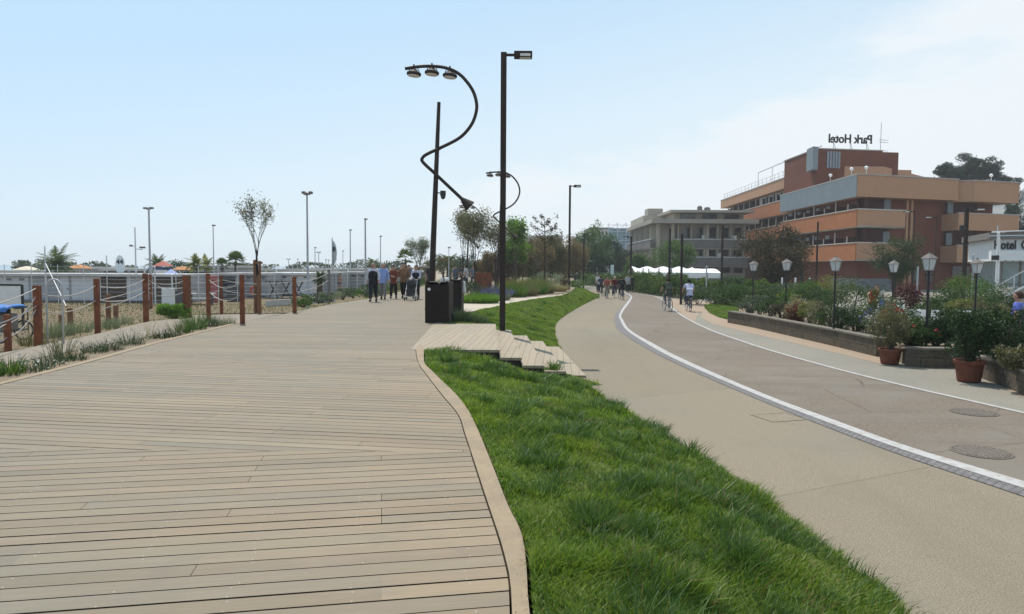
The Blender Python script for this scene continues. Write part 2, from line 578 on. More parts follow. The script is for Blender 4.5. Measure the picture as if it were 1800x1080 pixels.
# ================================================================ materials
BARK = mat('bark', (0.11, 0.085, 0.065), .4, 6, .9)
def deck_material(name='deck_boards', g0=.058, g1=.062, lift=0.0):
    b = NB(name)
    uv = b.n('ShaderNodeUVMap'); uv.uv_map = 'board'
    s = b.n('ShaderNodeSeparateXYZ'); b.t.links.new(uv.outputs[0], s.inputs[0])
    U, Vv = s.outputs[0], s.outputs[1]
    v = b.math('DIVIDE', Vv, 0.152)
    row = b.math('FLOOR', v); fv = b.math('FRACT', v)
    wr = b.n('ShaderNodeTexWhiteNoise', _noise_dimensions='1D'); b.t.links.new(row, wr.inputs['W'])
    rr = wr.outputs['Value']
    u = b.math('ADD', b.math('DIVIDE', U, 3.0), b.math('MULTIPLY', b.math('FLOOR', b.math('MULTIPLY', rr, 2.99)), 0.3333))
    sgm = b.math('FLOOR', u); fu = b.math('FRACT', u)
    cv = b.n('ShaderNodeCombineXYZ'); b.t.links.new(row, cv.inputs[0]); b.t.links.new(sgm, cv.inputs[1])
    wb = b.n('ShaderNodeTexWhiteNoise', _noise_dimensions='2D'); b.t.links.new(cv.outputs[0], wb.inputs['Vector'])
    br = wb.outputs['Value']
    p = b.pos()
    big = b.noise(p, 0.42, 5, .6)
    sx = b.n('ShaderNodeSeparateXYZ'); b.t.links.new(p, sx.inputs[0])
    east = b.rng(sx.outputs[0], -3.2, -0.3)
    tan = b.mix(br, (0.262, 0.194, 0.118), (0.195, 0.145, 0.089))
    grey = b.mix(br, (0.195, 0.163, 0.110), (0.150, 0.126, 0.086))
    f = b.math('ADD', b.math('MULTIPLY', b.rng(big, .35, .68), .55), b.math('MULTIPLY', east, .55), clamp=True)
    wc = b.n('ShaderNodeSeparateColor'); b.t.links.new(wb.outputs['Color'], wc.inputs[0])
    f = b.math('ADD', f, b.math('MULTIPLY', b.math('SUBTRACT', wc.outputs[1], .5), .42), clamp=True)
    col = b.mix(f, grey, tan)
    gm = b.n('ShaderNodeMapping'); b.t.links.new(uv.outputs[0], gm.inputs[0]); gm.inputs['Scale'].default_value = (1.4, 46, 1)
    grain = b.noise(gm.outputs[0], 1.6, 6, .65)
    col = b.mix(b.rng(grain, .35, .75, 0, .30), col, (0.17, 0.145, 0.115))
    gm2 = b.n('ShaderNodeMapping'); b.t.links.new(uv.outputs[0], gm2.inputs[0]); gm2.inputs['Scale'].default_value = (.9, 6, 1)
    col = b.mix(b.rng(b.noise(gm2.outputs[0], 1.3, 4, .6), .48, .75, 0, .28), col, (0.285, 0.238, 0.172))
    # stains and trodden dirt
    st = b.noise(p, 2.3, 7, .7)
    col = b.mix(b.rng(st, .50, .74, 0, .45), col, (0.145, 0.125, 0.098))
    # greyed and reddish single boards
    hue = b.rng(wc.outputs[2], .0, 1.0, 0, 1, False)
    col = b.mix(b.math('MULTIPLY', b.math('GREATER_THAN', hue, .80), .13), col, (0.225, 0.150, 0.105))
    col = b.mix(b.math('MULTIPLY', b.math('LESS_THAN', hue, .20), .17), col, (0.150, 0.148, 0.128))
    col = b.mix(lift, col, (0.36, 0.30, 0.22))
    # gap between boards, uneven width; butt joints; screw heads
    gw = b.math('ADD', b.math('MULTIPLY', b.math('MULTIPLY', rr, rr), g1), g0)
    gap = b.math('LESS_THAN', fv, gw)
    jn = b.math('MULTIPLY', b.math('LESS_THAN', fu, 0.0011), b.math('GREATER_THAN', br, .35))
    su = b.math('MULTIPLY', b.math('SUBTRACT', b.math('FRACT', b.math('DIVIDE', b.math('ADD', U, b.math('MULTIPLY', rr, .06)), .6)), .5), .5)
    sv = b.math('MULTIPLY', b.math('SUBTRACT', b.math('ABSOLUTE', b.math('SUBTRACT', fv, .515)), .33), .152)
    r2 = b.math('ADD', b.math('MULTIPLY', su, su), b.math('MULTIPLY', sv, sv))
    scr = b.math('MULTIPLY', b.math('LESS_THAN', r2, 0.0042 ** 2), b.math('GREATER_THAN', b.noise(p, 5.0, 2), .50))
    dark = b.math('MAXIMUM', gap, jn)
    col = b.mix(b.math('MULTIPLY', scr, .75), col, (0.42, 0.40, 0.37))
    col = b.mix(dark, col, (0.008, 0.007, 0.006))
    hgt = b.math('SUBTRACT', b.math('MULTIPLY', grain, .12), dark)
    hgt = b.math('ADD', hgt, b.math('MULTIPLY', br, .5))
    b.bsdf(col, b.rng(grain, .3, .7, .58, .78), b.math('MULTIPLY', b.math('SUBTRACT', 1.0, dark), .34), 0, hgt, .55, .006)
    return b.m
M_DECK = deck_material()
M_STEP = deck_material('stair_boards', .022, .02, .45)
def speckle(name, base, dark, light, sc=140.0, patch=0.5, patchcol=None, amt=.5, rough=.9, streak=None, cracks=0.0, joints=None):
    b = NB(name)
    p = b.pos()
    n1 = b.noise(p, sc, 3, .7)
    n0 = b.noise(p, sc * .27, 3, .7)
    col = b.mix(b.rng(n1, .38, .62), dark, light)
    col = b.mix(.28, col, base)
    col = b.mix(b.rng(n0, .45, .75, 0, .35), col, tuple(x * .72 for x in base))
    n2 = b.noise(p, patch, 6, .62)
    pc = patchcol or tuple(x * .8 for x in base)
    col = b.mix(b.rng(n2, .42, .68, 0, amt), col, pc)
    n3 = b.noise(p, patch * 6, 7, .7)
    col = b.mix(b.rng(n3, .52, .8, 0, .3), col, tuple(x * .62 for x in base))
    if streak:
        mp = b.n('ShaderNodeMapping'); b.t.links.new(p, mp.inputs[0]); mp.inputs['Scale'].default_value = streak
        n4 = b.noise(mp.outputs[0], 1.0, 5, .6)
        col = b.mix(b.rng(n4, .5, .72, 0, .3), col, tuple(x * .66 for x in base))
    if cracks:
        wv = b.n('ShaderNodeTexNoise', Scale=.8, Detail=5.0)
        b.t.links.new(p, wv.inputs['Vector'])
        dp = b.mix(.22, p, wv.outputs['Color'], 'ADD')
        vo = b.n('ShaderNodeTexVoronoi', _feature='DISTANCE_TO_EDGE', Scale=cracks)
        b.t.links.new(dp, vo.inputs['Vector'])
        ck = b.math('MULTIPLY', b.math('LESS_THAN', vo.outputs['Distance'], .0035), b.rng(b.noise(p, .6, 3), .45, .6))
        col = b.mix(b.math('MULTIPLY', ck, .65), col, tuple(x * .35 for x in base))
    if joints:
        # straight construction joints across the lane, (direction x, direction y, spacing)
        sp = b.n('ShaderNodeSeparateXYZ'); b.t.links.new(p, sp.inputs[0])
        dd = b.math('ADD', b.math('MULTIPLY', sp.outputs[0], joints[0]), b.math('MULTIPLY', sp.outputs[1], joints[1]))
        fj = b.math('FRACT', b.math('DIVIDE', dd, joints[2]))
        col = b.mix(b.math('MULTIPLY', b.math('LESS_THAN', fj, .022 / joints[2]), .5), col, tuple(x * .45 for x in base))
        jl = b.n('ShaderNodeTexWhiteNoise', _noise_dimensions='1D'); b.t.links.new(b.math('FLOOR', b.math('DIVIDE', dd, joints[2])), jl.inputs['W'])
        col = b.mix(b.math('MULTIPLY', jl.outputs['Value'], .16), col, tuple(x * .55 for x in base))
    b.bsdf(col, rough, .2, 0, n1, .5, .006)
    return b.m
M_RESIN = speckle('resin_gravel', (0.215, 0.180, 0.127), (0.10, 0.082, 0.058), (0.36, 0.303, 0.222), 90, .22, (0.190, 0.174, 0.136), .75, streak=(.5, .12, 1), joints=(-.45, .89, 5.2))
M_ASPH = speckle('worn_asphalt', (0.160, 0.130, 0.100), (0.075, 0.060, 0.046), (0.28, 0.231, 0.18), 80, .55, (0.190, 0.167, 0.138), .9, streak=(.22, 1.9, 1), cracks=.32, joints=(.05, 1.0, 3.7))
M_PAVE = speckle('pavement_concrete', (0.225, 0.207, 0.168), (0.155, 0.144, 0.116), (0.295, 0.268, 0.22), 90, .5, (0.188, 0.181, 0.153), .8)
M_PINK = speckle('pink_resin', (0.31, 0.228, 0.16), (0.21, 0.153, 0.108), (0.39, 0.295, 0.215), 90, .6, (0.27, 0.222, 0.168), .8)
M_PAVER = speckle('pale_pavers', (0.43, 0.375, 0.30), (0.34, 0.295, 0.235), (0.50, 0.44, 0.355), 60, .8)
M_CONC = speckle('path_concrete', (0.235, 0.20, 0.158), (0.165, 0.14, 0.11), (0.29, 0.252, 0.2), 80, .9)
M_SOIL = speckle('bare_soil', (0.19, 0.145, 0.10), (0.10, 0.072, 0.048), (0.28, 0.225, 0.16), 28, 1.2, (0.235, 0.195, 0.135), .6, .95)
M_DRY = speckle('dry_ground', (0.155, 0.112, 0.065), (0.10, 0.07, 0.04), (0.205, 0.155, 0.092), 12, .35, (0.11, 0.10, 0.045), .7, .95)
M_SAND = speckle('sand', (0.31, 0.265, 0.20), (0.25, 0.21, 0.155), (0.38, 0.325, 0.25), 10, .1, (0.24, 0.20, 0.14), .6, .95)
M_TURF = speckle('turf_soil', (0.085, 0.13, 0.03), (0.05, 0.07, 0.02), (0.11, 0.16, 0.04), 30, .9, (0.13, 0.13, 0.05), .6, .95)
def paint_mat():
    b = NB('line_paint')
    p = b.pos()
    n = b.noise(p, 9, 7, .72)
    n2 = b.noise(p, 130, 2, .6)
    c = b.mix(b.rng(n2, .35, .65), (0.34, 0.33, 0.315), (0.46, 0.45, 0.435))
    c = b.mix(b.rng(n, .44, .66, 0, .75), c, (0.27, 0.24, 0.21))
    b.bsdf(c, .8, .2, 0, n2, .4, .004)
    return b.m
M_LINE = paint_mat()
def drain_mat():
    b = NB('cobble_drain')
    uv = b.n('ShaderNodeUVMap'); uv.uv_map = 'board'
    br = b.n('ShaderNodeTexBrick', Scale=1.0)
    b.t.links.new(uv.outputs[0], br.inputs['Vector'])
    br.inputs['Color1'].default_value = (0.19, 0.175, 0.17, 1); br.inputs['Color2'].default_value = (0.10, 0.09, 0.09, 1)
    br.inputs['Mortar'].default_value = (0.03, 0.028, 0.028, 1)
    br.inputs['Mortar Size'].default_value = .012; br.inputs['Brick Width'].default_value = .10; br.inputs['Row Height'].default_value = .095
    n = b.noise(b.pos(), 60, 4)
    c = b.mix(b.rng(n, .35, .7, 0, .5), br.outputs['Color'], (0.26, 0.245, 0.24))
    b.bsdf(c, .75, .3, 0, br.outputs['Fac'], -.8, .012)
    return b.m
M_DRAIN = drain_mat()
M_EDGE = mat('edge_timber', (0.30, 0.228, 0.145), .18, 2.5, .75, c2=(0.235, 0.182, 0.122), bump=.2, bscale=180)
M_CORTEN = mat('rust_steel', (0.235, 0.075, 0.032), .4, 5, .75, c2=(0.12, 0.042, 0.022), bump=.15)
M_POSTW = mat('post_wood', (0.24, 0.115, 0.06), .4, 7, .85)
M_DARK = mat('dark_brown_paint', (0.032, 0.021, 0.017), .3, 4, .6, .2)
M_BLACK = mat('black_paint', (0.018, 0.018, 0.019), .3, 4, .5, .4)
M_GREYM = mat('grey_metal', (0.42, 0.44, 0.46), .2, 3, .45, .5)
M_PALEM = mat('pale_metal', (0.60, 0.62, 0.64), .15, 3, .45, .5)
M_WHITE = mat('white_paint', (0.74, 0.74, 0.73), .12, 2, .6)
M_ROPE = mat('rope', (0.46, 0.43, 0.40), .25, 20, .9)
M_LENS = mat('lamp_lens', (0.62, 0.61, 0.58), .15, 8, .3, .5)
# ================================================================ ground sheets
def sheet(name, pts, z, m, kind='structure', thick=None):
    """flat sheet at height z; thick gives it real sides down to z-thick"""
    mb = MB()
    P = [(p[0], p[1]) for p in pts]
    if thick: mb.prism(P, z - thick, z)
    else:
        n = len(P)
        area = sum(P[i][0] * P[(i + 1) % n][1] - P[(i + 1) % n][0] * P[i][1] for i in range(n))
        if area < 0: P = P[::-1]
        mb.add([(x, y, z) for x, y in P], [tuple(range(n))])
    o = mb.build(name, m)
    tag(o, kind=kind)
    return o
def smooth(pts, k=6):
    """Catmull-Rom through the points"""
    pts = [Vector(p) for p in pts]
    out = []
    for i in range(len(pts) - 1):
        p0 = pts[max(i - 1, 0)]; p1 = pts[i]; p2 = pts[i + 1]; p3 = pts[min(i + 2, len(pts) - 1)]
        for j in range(k):
            t = j / k
            out.append(0.5 * ((2 * p1) + (p2 - p0) * t + (2 * p0 - 5 * p1 + 4 * p2 - p3) * t * t + (3 * p1 - p0 - 3 * p2 + p3) * t ** 3))
    out.append(pts[-1])
    return out
def resample(pts, n):
    pts = [Vector(p) for p in pts]
    L = [0]
    for i in range(1, len(pts)): L.append(L[-1] + (pts[i] - pts[i - 1]).length)
    out = []
    j = 0
    for i in range(n):
        t = L[-1] * i / (n - 1)
        while j < len(L) - 2 and L[j + 1] < t: j += 1
        f = (t - L[j]) / max(L[j + 1] - L[j], 1e-9)
        out.append(pts[j].lerp(pts[j + 1], min(max(f, 0), 1)))
    return out
def strip(name, A, B, z, m, kind='structure', uv=False):
    """ribbon between two edges given as equal-length lists"""
    mb = MB()
    n = len(A)
    vs = []
    for a, b in zip(A, B): vs += [(a[0], a[1], z), (b[0], b[1], z)]
    fs = []
    for i in range(n - 1):
        q = (2 * i, 2 * i + 1, 2 * i + 3, 2 * i + 2)
        a, b, c = [Vector(vs[k]) for k in q[:3]]
        if (b - a).cross(c - b).z < 0: q = q[::-1]
        fs.append(q)
    mb.add(vs, fs)
    o = mb.build(name, m)
    if uv:
        L = [0.0]
        for i in range(1, n): L.append(L[-1] + (Vector(A[i]) - Vector(A[i - 1])).length)
        ul = o.data.uv_layers.new(name='board')
        for lp in o.data.loops:
            vi = lp.vertex_index
            wdt = (Vector(A[vi // 2]) - Vector(B[vi // 2])).length
            ul.data[lp.index].uv = (L[vi // 2], 0.0 if vi % 2 == 0 else wdt)
    return tag(o, kind=kind)
BIG = 1500
tag(sheet('ground', [(-BIG, -60), (BIG, -60), (BIG, BIG), (-BIG, BIG)], SANDZ, M_SAND), kind='structure')
# ---- sea beyond the beach
def sea_mat():
    b = NB('sea_water')
    p = b.pos()
    n = b.noise(p, .6, 5, .6)
    c = b.mix(b.rng(b.noise(p, .02, 3), .3, .7), (0.10, 0.20, 0.25), (0.14, 0.25, 0.29))
    b.bsdf(c, .22, .5, 0, n, .06, .1)
    return b.m
sheet('sea', [(-BIG, 20), (-95, 20), (-95, 120), (-80, 260), (-110, 600), (-240, BIG), (-BIG, BIG)], SANDZ + .02, sea_mat())
# dry rough ground between the boardwalk and the beach huts
sheet('dry_lawn', [(-46, 20), (-9.6, 20), (-9.3, 78), (-17, 78), (-22, 62), (-40, 49.5), (-60, 49.5)], SANDZ + .012, M_DRY)
# ---- promenade level (inland side)
def Gr(px, py): return G(px, py, ROADZ)
bank_low = smooth([(1.55, -3, 0), (1.62, 1.5, 0), G(1590, 1085, ROADZ), G(1548, 1035, ROADZ), G(1484, 993, ROADZ), G(1427, 950, ROADZ), G(1355, 892, ROADZ),
                   G(1268, 826, ROADZ), G(1195, 783, ROADZ), G(1118, 734, ROADZ), G(1067, 703, ROADZ), G(1028, 678, ROADZ)], 5)
STEP_END = [(1.78, 13.2), (1.78, 19.25)]
bank2_low = smooth([G(985, 614, ROADZ), G(976, 590, ROADZ), G(980, 566, ROADZ), G(1009, 545, ROADZ), G(1036, 530.5, ROADZ), G(1054, 521, ROADZ), G(1040, 515.5, ROADZ), G(1028, 511, ROADZ)], 5)
prom = [(-1.6, -8), (60, -8), (120, 60), (140, 420), (-3, 420), (-2, 90), (-1.5, 30), (-1.6, 10)]
sheet('promenade_pavement', prom, ROADZ - .016, M_PAVE, thick=.3)
drain_l = [G(x, y, ROADZ) for x, y in ((1800, 872), (1600, 805), (1467, 755.5), (1333, 702), (1200, 644), (1136, 612), (1086.5, 580), (1081, 567), (1080, 559), (1084, 550), (1093, 540), (1102, 529), (1105, 522), (1092, 514.5), (1070, 508))]
line_l = [G(x, y, ROADZ) for x, y in ((1800, 858), (1600, 795), (1467, 747), (1333, 695), (1200, 637.5), (1145, 609), (1101, 580), (1090, 562), (1088, 555.5), (1093, 544), (1101, 533), (1107, 525), (1107.5, 520), (1094, 513.5), (1072, 507.5))]
line_r = [G(x, y, ROADZ) for x, y in ((1800, 846), (1600, 786), (1467, 738.5), (1333, 688.5), (1200, 631), (1148, 604), (1107, 580), (1095.5, 563), (1092, 555.5), (1097, 545), (1105, 534.5), (1110, 526), (1110, 520), (1096, 513), (1074, 507))]
def ext(L):
    d = (L[0] - L[1]).normalized()
    return [L[0] + d * 14] + L
drain_l, line_l, line_r = [resample(smooth(ext(x), 6), 120) for x in (drain_l, line_l, line_r)]
thin = [G(x, y, ROADZ) for x, y in ((1800, 727), (1600, 681.5), (1467, 648.5), (1356, 617.5), (1302, 600), (1246, 580), (1202, 558), (1180, 542), (1167, 530), (1147, 520.5), (1113, 514.2), (1090, 508.5))]
thin = resample(smooth(ext(thin), 6), 100)
def offset(L, d):
    out = []
    for i, p in enumerate(L):
        t = (L[min(i + 1, len(L) - 1)] - L[max(i - 1, 0)]).normalized()
        out.append(p + Vector((-t.y, t.x, 0)) * d)
    return out
thin2 = offset(thin, -.11)
walk_edge = [(1.0, -3), (1.0, 9)] + [(1.2, 12), (.5, 13), (.5, 19.6)] + [p + Vector((-.6, 0, 0)) for p in bank2_low]
sheet('resin_walkway', [(p[0], p[1]) for p in walk_edge] + [(p[0], p[1]) for p in reversed(line_l)], ROADZ - .012, M_RESIN)
sheet('asphalt_lane', [(p[0], p[1]) for p in line_l] + [(p[0], p[1]) for p in reversed(thin)], ROADZ - .008, M_ASPH)
strip('cobble_drain', drain_l, line_l, ROADZ - .004, M_DRAIN, uv=True)
strip('thick_white_line', line_l, line_r, ROADZ, M_LINE)
strip('thin_white_line', thin, thin2, ROADZ, M_LINE)
# pink resin pavement patches beside the planters and at the far bend
sheet('pink_pavement', [G(x, y, ROADZ) for x, y in ((1190, 530), (1240, 536), (1300, 540), (1400, 560), (1560, 600), (1560, 642), (1470, 620), (1330, 588), (1252, 569), (1232, 557), (1236, 540))], ROADZ - .012, M_PINK)
sheet('pink_crossing', [G(x, y, ROADZ) for x, y in ((1165, 524), (1260, 532.5), (1300, 535), (1242, 540), (1224, 557), (1222, 566), (1206, 557), (1184, 541), (1172, 531))], ROADZ - .008, M_PINK)
sheet('pink_corner', [G(x, y, ROADZ) for x, y in ((1770, 684), (1900, 712), (1900, 722), (1790, 695))], ROADZ - .012, M_PINK)
# paved terrace of the restaurant garden
sheet('terrace_paving', [(11, 12), (40, 10), (40, 34), (15, 33), (11, 30)], ROADZ - .006, speckle('terrace_tiles', (0.26, 0.215, 0.155), (0.20, 0.165, 0.12), (0.31, 0.26, 0.19), 20, .6))
# ================================================================ boardwalk
inner = [G(x, y) for x, y in ((896, 1080), (884, 978), (849, 867), (816, 764), (804, 729), (777, 696), (751, 662), (736, 641), (731, 622), (732, 611), (744, 598), (767, 571))]
outer = [G(x, y) for x, y in ((931, 1080), (927, 1022), (918, 942), (893, 889), (867, 822), (840, 756), (822, 720), (800, 692), (778, 671), (760, 653), (747, 640), (745, 627), (746, 611))]
inner = [Vector((-.03, -3, 0)), Vector((0, 1.5, 0))] + inner
outer = [Vector((.26, -3, 0)), Vector((.16, 1.8, 0))] + outer
inner_s = smooth(inner, 5); outer_s = smooth(outer, 5)
LX = [(-6.35, -3), (-6.75, 6.2), (-6.95, 9.6), (-7.1, 12), (-7.45, 15), (-7.6, 18), (-7.8, 20.6), (-7.75, 25), (-7.75, 30), (-7.25, 36), (-7.2, 50), (-8, 75), (-9, 105)]
def leftx(y):
    for (x0, y0), (x1, y1) in zip(LX, LX[1:]):
        if y <= y1: return x0 + (x1 - x0) * (y - y0) / (y1 - y0)
    return LX[-1][0]
Y1, Y2, Y3 = 6.25, 12.0, 20.5
def rightx(y):
    best = min(inner_s, key=lambda p: abs(p.y - y)); return best.x
rsec = lambda a, b: [(p.x, p.y) for p in inner_s if a < p.y < b]
sec = []
sec.append(([(leftx(-3), -3)] + [(rightx(-3), -3)] + rsec(-3, Y1) + [(rightx(Y1), Y1), (leftx(Y1), Y1)], R(10.5)))
sec.append(([(leftx(Y1), Y1), (rightx(Y1), Y1)] + rsec(Y1, Y2) + [(rightx(Y2), Y2), (leftx(Y2), Y2), (leftx(9.6), 9.6)], R(-8.0)))
sec.append(([(leftx(Y2), Y2), (rightx(Y2), Y2)] + rsec(Y2, Y3) + [(-2.17, 20.4), (-2.2, Y3), (leftx(Y3), Y3), (leftx(18), 18), (leftx(15), 15)], R(-4.0)))
far_r = [(-2.2, Y3), (-2.15, 24.9), (-2.25, 33), (-3.4, 42), (-4.6, 55), (-5.0, 75), (-5.6, 105)]
sec.append(([(leftx(Y3), Y3)] + far_r + [(leftx(y), y) for y in (105, 75, 50, 36, 30, 25)], R(-2.0)))
me_v = []; me_f = []; uvs = []
for poly, ang in sec:
    b0 = len(me_v)
    me_v += [(x, y, 0.0) for x, y in poly]
    n = len(poly)
    area = sum(poly[i][0] * poly[(i + 1) % n][1] - poly[(i + 1) % n][0] * poly[i][1] for i in range(n))
    idx = list(range(b0, b0 + n))
    me_f.append(tuple(idx if area > 0 else idx[::-1]))
    uvs.append(ang)
me = bpy.data.meshes.new('boardwalk')
me.from_pydata(me_v, [], me_f)
ul = me.uv_layers.new(name='board')
for pi, pl in enumerate(me.polygons):
    a = uvs[pi]
    for li in pl.loop_indices:
        c = me.vertices[me.loops[li].vertex_index].co
        ul.data[li].uv = (c.x * math.cos(a) + c.y * math.sin(a) + pi * 3.3 + 40, -c.x * math.sin(a) + c.y * math.cos(a) + pi * 7.01 + 40)
tag(link('boardwalk', me, M_DECK), kind='structure')
# solid sides of the deck
skirt = [(leftx(-3), -3)] + [(rightx(y) , y) for y in (-3, 1, 3, 5, 7, 9, 12, 14, 15.5)] + [(-2.1, 20), *far_r[1:]] + [(leftx(y), y) for y in (105, 75, 50, 36, 30, 25, 20.6, 18, 12, 6.2)]
mb = MB(); mb.prism(skirt, SANDZ - .2, -.02)
tag(mb.build('boardwalk_base', M_DARK), kind='structure')
def kerb(name, A, B, z0, z1, m):
    A = resample(A, 90); B = resample(B, 90)
    mb = MB()
    vs = []
    for a, b in zip(A, B): vs += [(a[0], a[1], z1), (b[0], b[1], z1), (b[0], b[1], z0), (a[0], a[1], z0)]
    fs = []
    for i in range(len(A) - 1):
        for k in range(4):
            fs.append((4 * i + k, 4 * i + (k + 1) % 4, 4 * i + 4 + (k + 1) % 4, 4 * i + 4 + k)[::-1])
    fs.append((0, 1, 2, 3)); e = 4 * (len(A) - 1); fs.append((e + 3, e + 2, e + 1, e))
    mb.add(vs, fs)
    return tag(mb.build(name, m), kind='structure')
in_k = [p + Vector((.012, 0, 0)) for p in inner_s if p.y < 15.3]
out_k = [p for p in outer_s]
kerb('boardwalk_kerb', in_k, out_k, -.9, .004, M_EDGE)
lk = [Vector((leftx(y), y, 0)) for y in np.linspace(-3, 20.6, 30)]
kerb('boardwalk_edge_board', [p + Vector((-.01, 0, 0)) for p in lk], [p + Vector((-.15, 0, 0)) for p in lk], -.5, .006, M_EDGE)
# ---- stair of long timber treads down to the walkway
def board_uv(o, ang):
    ul = o.data.uv_layers.new(name='board')
    for lp in o.data.loops:
        c = o.data.vertices[lp.vertex_index].co
        ul.data[lp.index].uv = (c.x * math.cos(ang) + c.y * math.sin(ang) + 30, -c.x * math.sin(ang) + c.y * math.cos(ang) + 30)
EX_B, EX_F = 20.4, 14.0      # back and front of the stair
xb = [-2.26, -.47, -.03, .42, .86, 1.30]; xf = [-2.02, -.24, .20, .64, 1.08, 1.52]
st = thing('timber_stair', 'wide timber stair of long plank treads stepping down from boardwalk to walkway', 'stairs', (0, 17, -.7))
for k in range(5):
    z = -.14 * k
    mb = MB()
    yb = EX_B - .12 * k - (0.28 if k else 0); yf = (14.0, 13.9, 13.8, 14.0, 14.4)[k]
    mb.prism([(xf[k] + (.004 if k else .02), yf), (xf[k + 1], yf), (xb[k + 1], yb), (xb[k] + (.004 if k else .02), yb)], z - .05, z + .003)
    o = mb.build('tread', M_STEP, st, True); board_uv(o, R(86.5))
    mb = MB()
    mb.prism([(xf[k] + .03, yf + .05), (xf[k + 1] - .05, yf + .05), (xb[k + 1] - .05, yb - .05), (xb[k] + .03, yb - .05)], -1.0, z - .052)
    mb.build('riser', M_DARK, st, True)  # dark fill; its colour stands in for shade in the gap below the tread
# ================================================================ grass banks
GRASS = leafmat('grass_blades', [(0.030, 0.066, 0.010), (0.070, 0.130, 0.016), (0.125, 0.200, 0.024), (0.195, 0.265, 0.042), (0.25, 0.28, 0.10)], .42, .5, 1.6, .3)
def bank(name, top, low, bulge, nx=10):
    """ruled slope between its upper and lower edge, slightly swollen; returns a sampler"""
    n = 60
    A = resample(top, n); B = resample(low, n)
    g = np.zeros((n, nx + 1, 3))
    rng = np.random.default_rng(5)
    for i in range(n):
        for j in range(nx + 1):
            t = j / nx
            p = A[i].lerp(B[i], t)
            p.z += bulge * math.sin(math.pi * t)
            p.z += 0.035 * math.sin(3.1 * p.x + 1.7 * p.y) * math.sin(math.pi * t)
            g[i, j] = p
    V = g.reshape(-1, 3)
    Q = []
    for i in range(n - 1):
        for j in range(nx):
            a = i * (nx + 1) + j
            q = (a, a + 1, a + nx + 2, a + nx + 1)
            Q.append(q)
    v = [Vector(V[k]) for k in Q[0][:3]]
    if (v[1] - v[0]).cross(v[2] - v[1]).z < 0: Q = [q[::-1] for q in Q]
    o = np_mesh(name, V, Q, M_TURF)
    tag(o, kind='structure')
    return g
def vnoise(P, s, seed):
    r = np.random.default_rng(seed)
    out = np.zeros(len(P))
    for k in range(5):
        f = s * r.uniform(.6, 1.8); a = r.uniform(0, 6.28); ph = r.uniform(0, 6.28)
        out += np.sin(f * (P[:, 0] * math.cos(a) + P[:, 1] * math.sin(a)) + ph + 1.3 * np.sin(f * .6 * (P[:, 1] * math.cos(a) - P[:, 0] * math.sin(a))))
    return out / 5
def sample(g, n, rng, near_bias=None):
    a = g[:-1, :-1]; b = g[1:, :-1]; c = g[:-1, 1:]; d = g[1:, 1:]
    ar = np.linalg.norm(np.cross(b - a, c - a), axis=2)
    if near_bias is not None:
        ar = ar * near_bias(a[:, :, 1])
    w = (ar / ar.sum()).ravel()
    k = rng.choice(len(w), n, p=w)
    i, j = np.unravel_index(k, ar.shape)
    u = rng.uniform(0, 1, (n, 1)); v = rng.uniform(0, 1, (n, 1))
    return (a[i, j] * (1 - u) + b[i, j] * u) * (1 - v) + (c[i, j] * (1 - u) + d[i, j] * u) * v, (j + v[:, 0]) / (g.shape[1] - 1)
GRASS2 = leafmat('tussock_blades', [(0.024, 0.060, 0.012), (0.045, 0.100, 0.018), (0.078, 0.142, 0.028), (0.15, 0.21, 0.075)], .35, .45, 2.0, .35)
STRAW = leafmat('straw_blades', [(0.30, 0.24, 0.12), (0.22, 0.15, 0.075), (0.16, 0.10, 0.06)], .3, .7, 1.0)
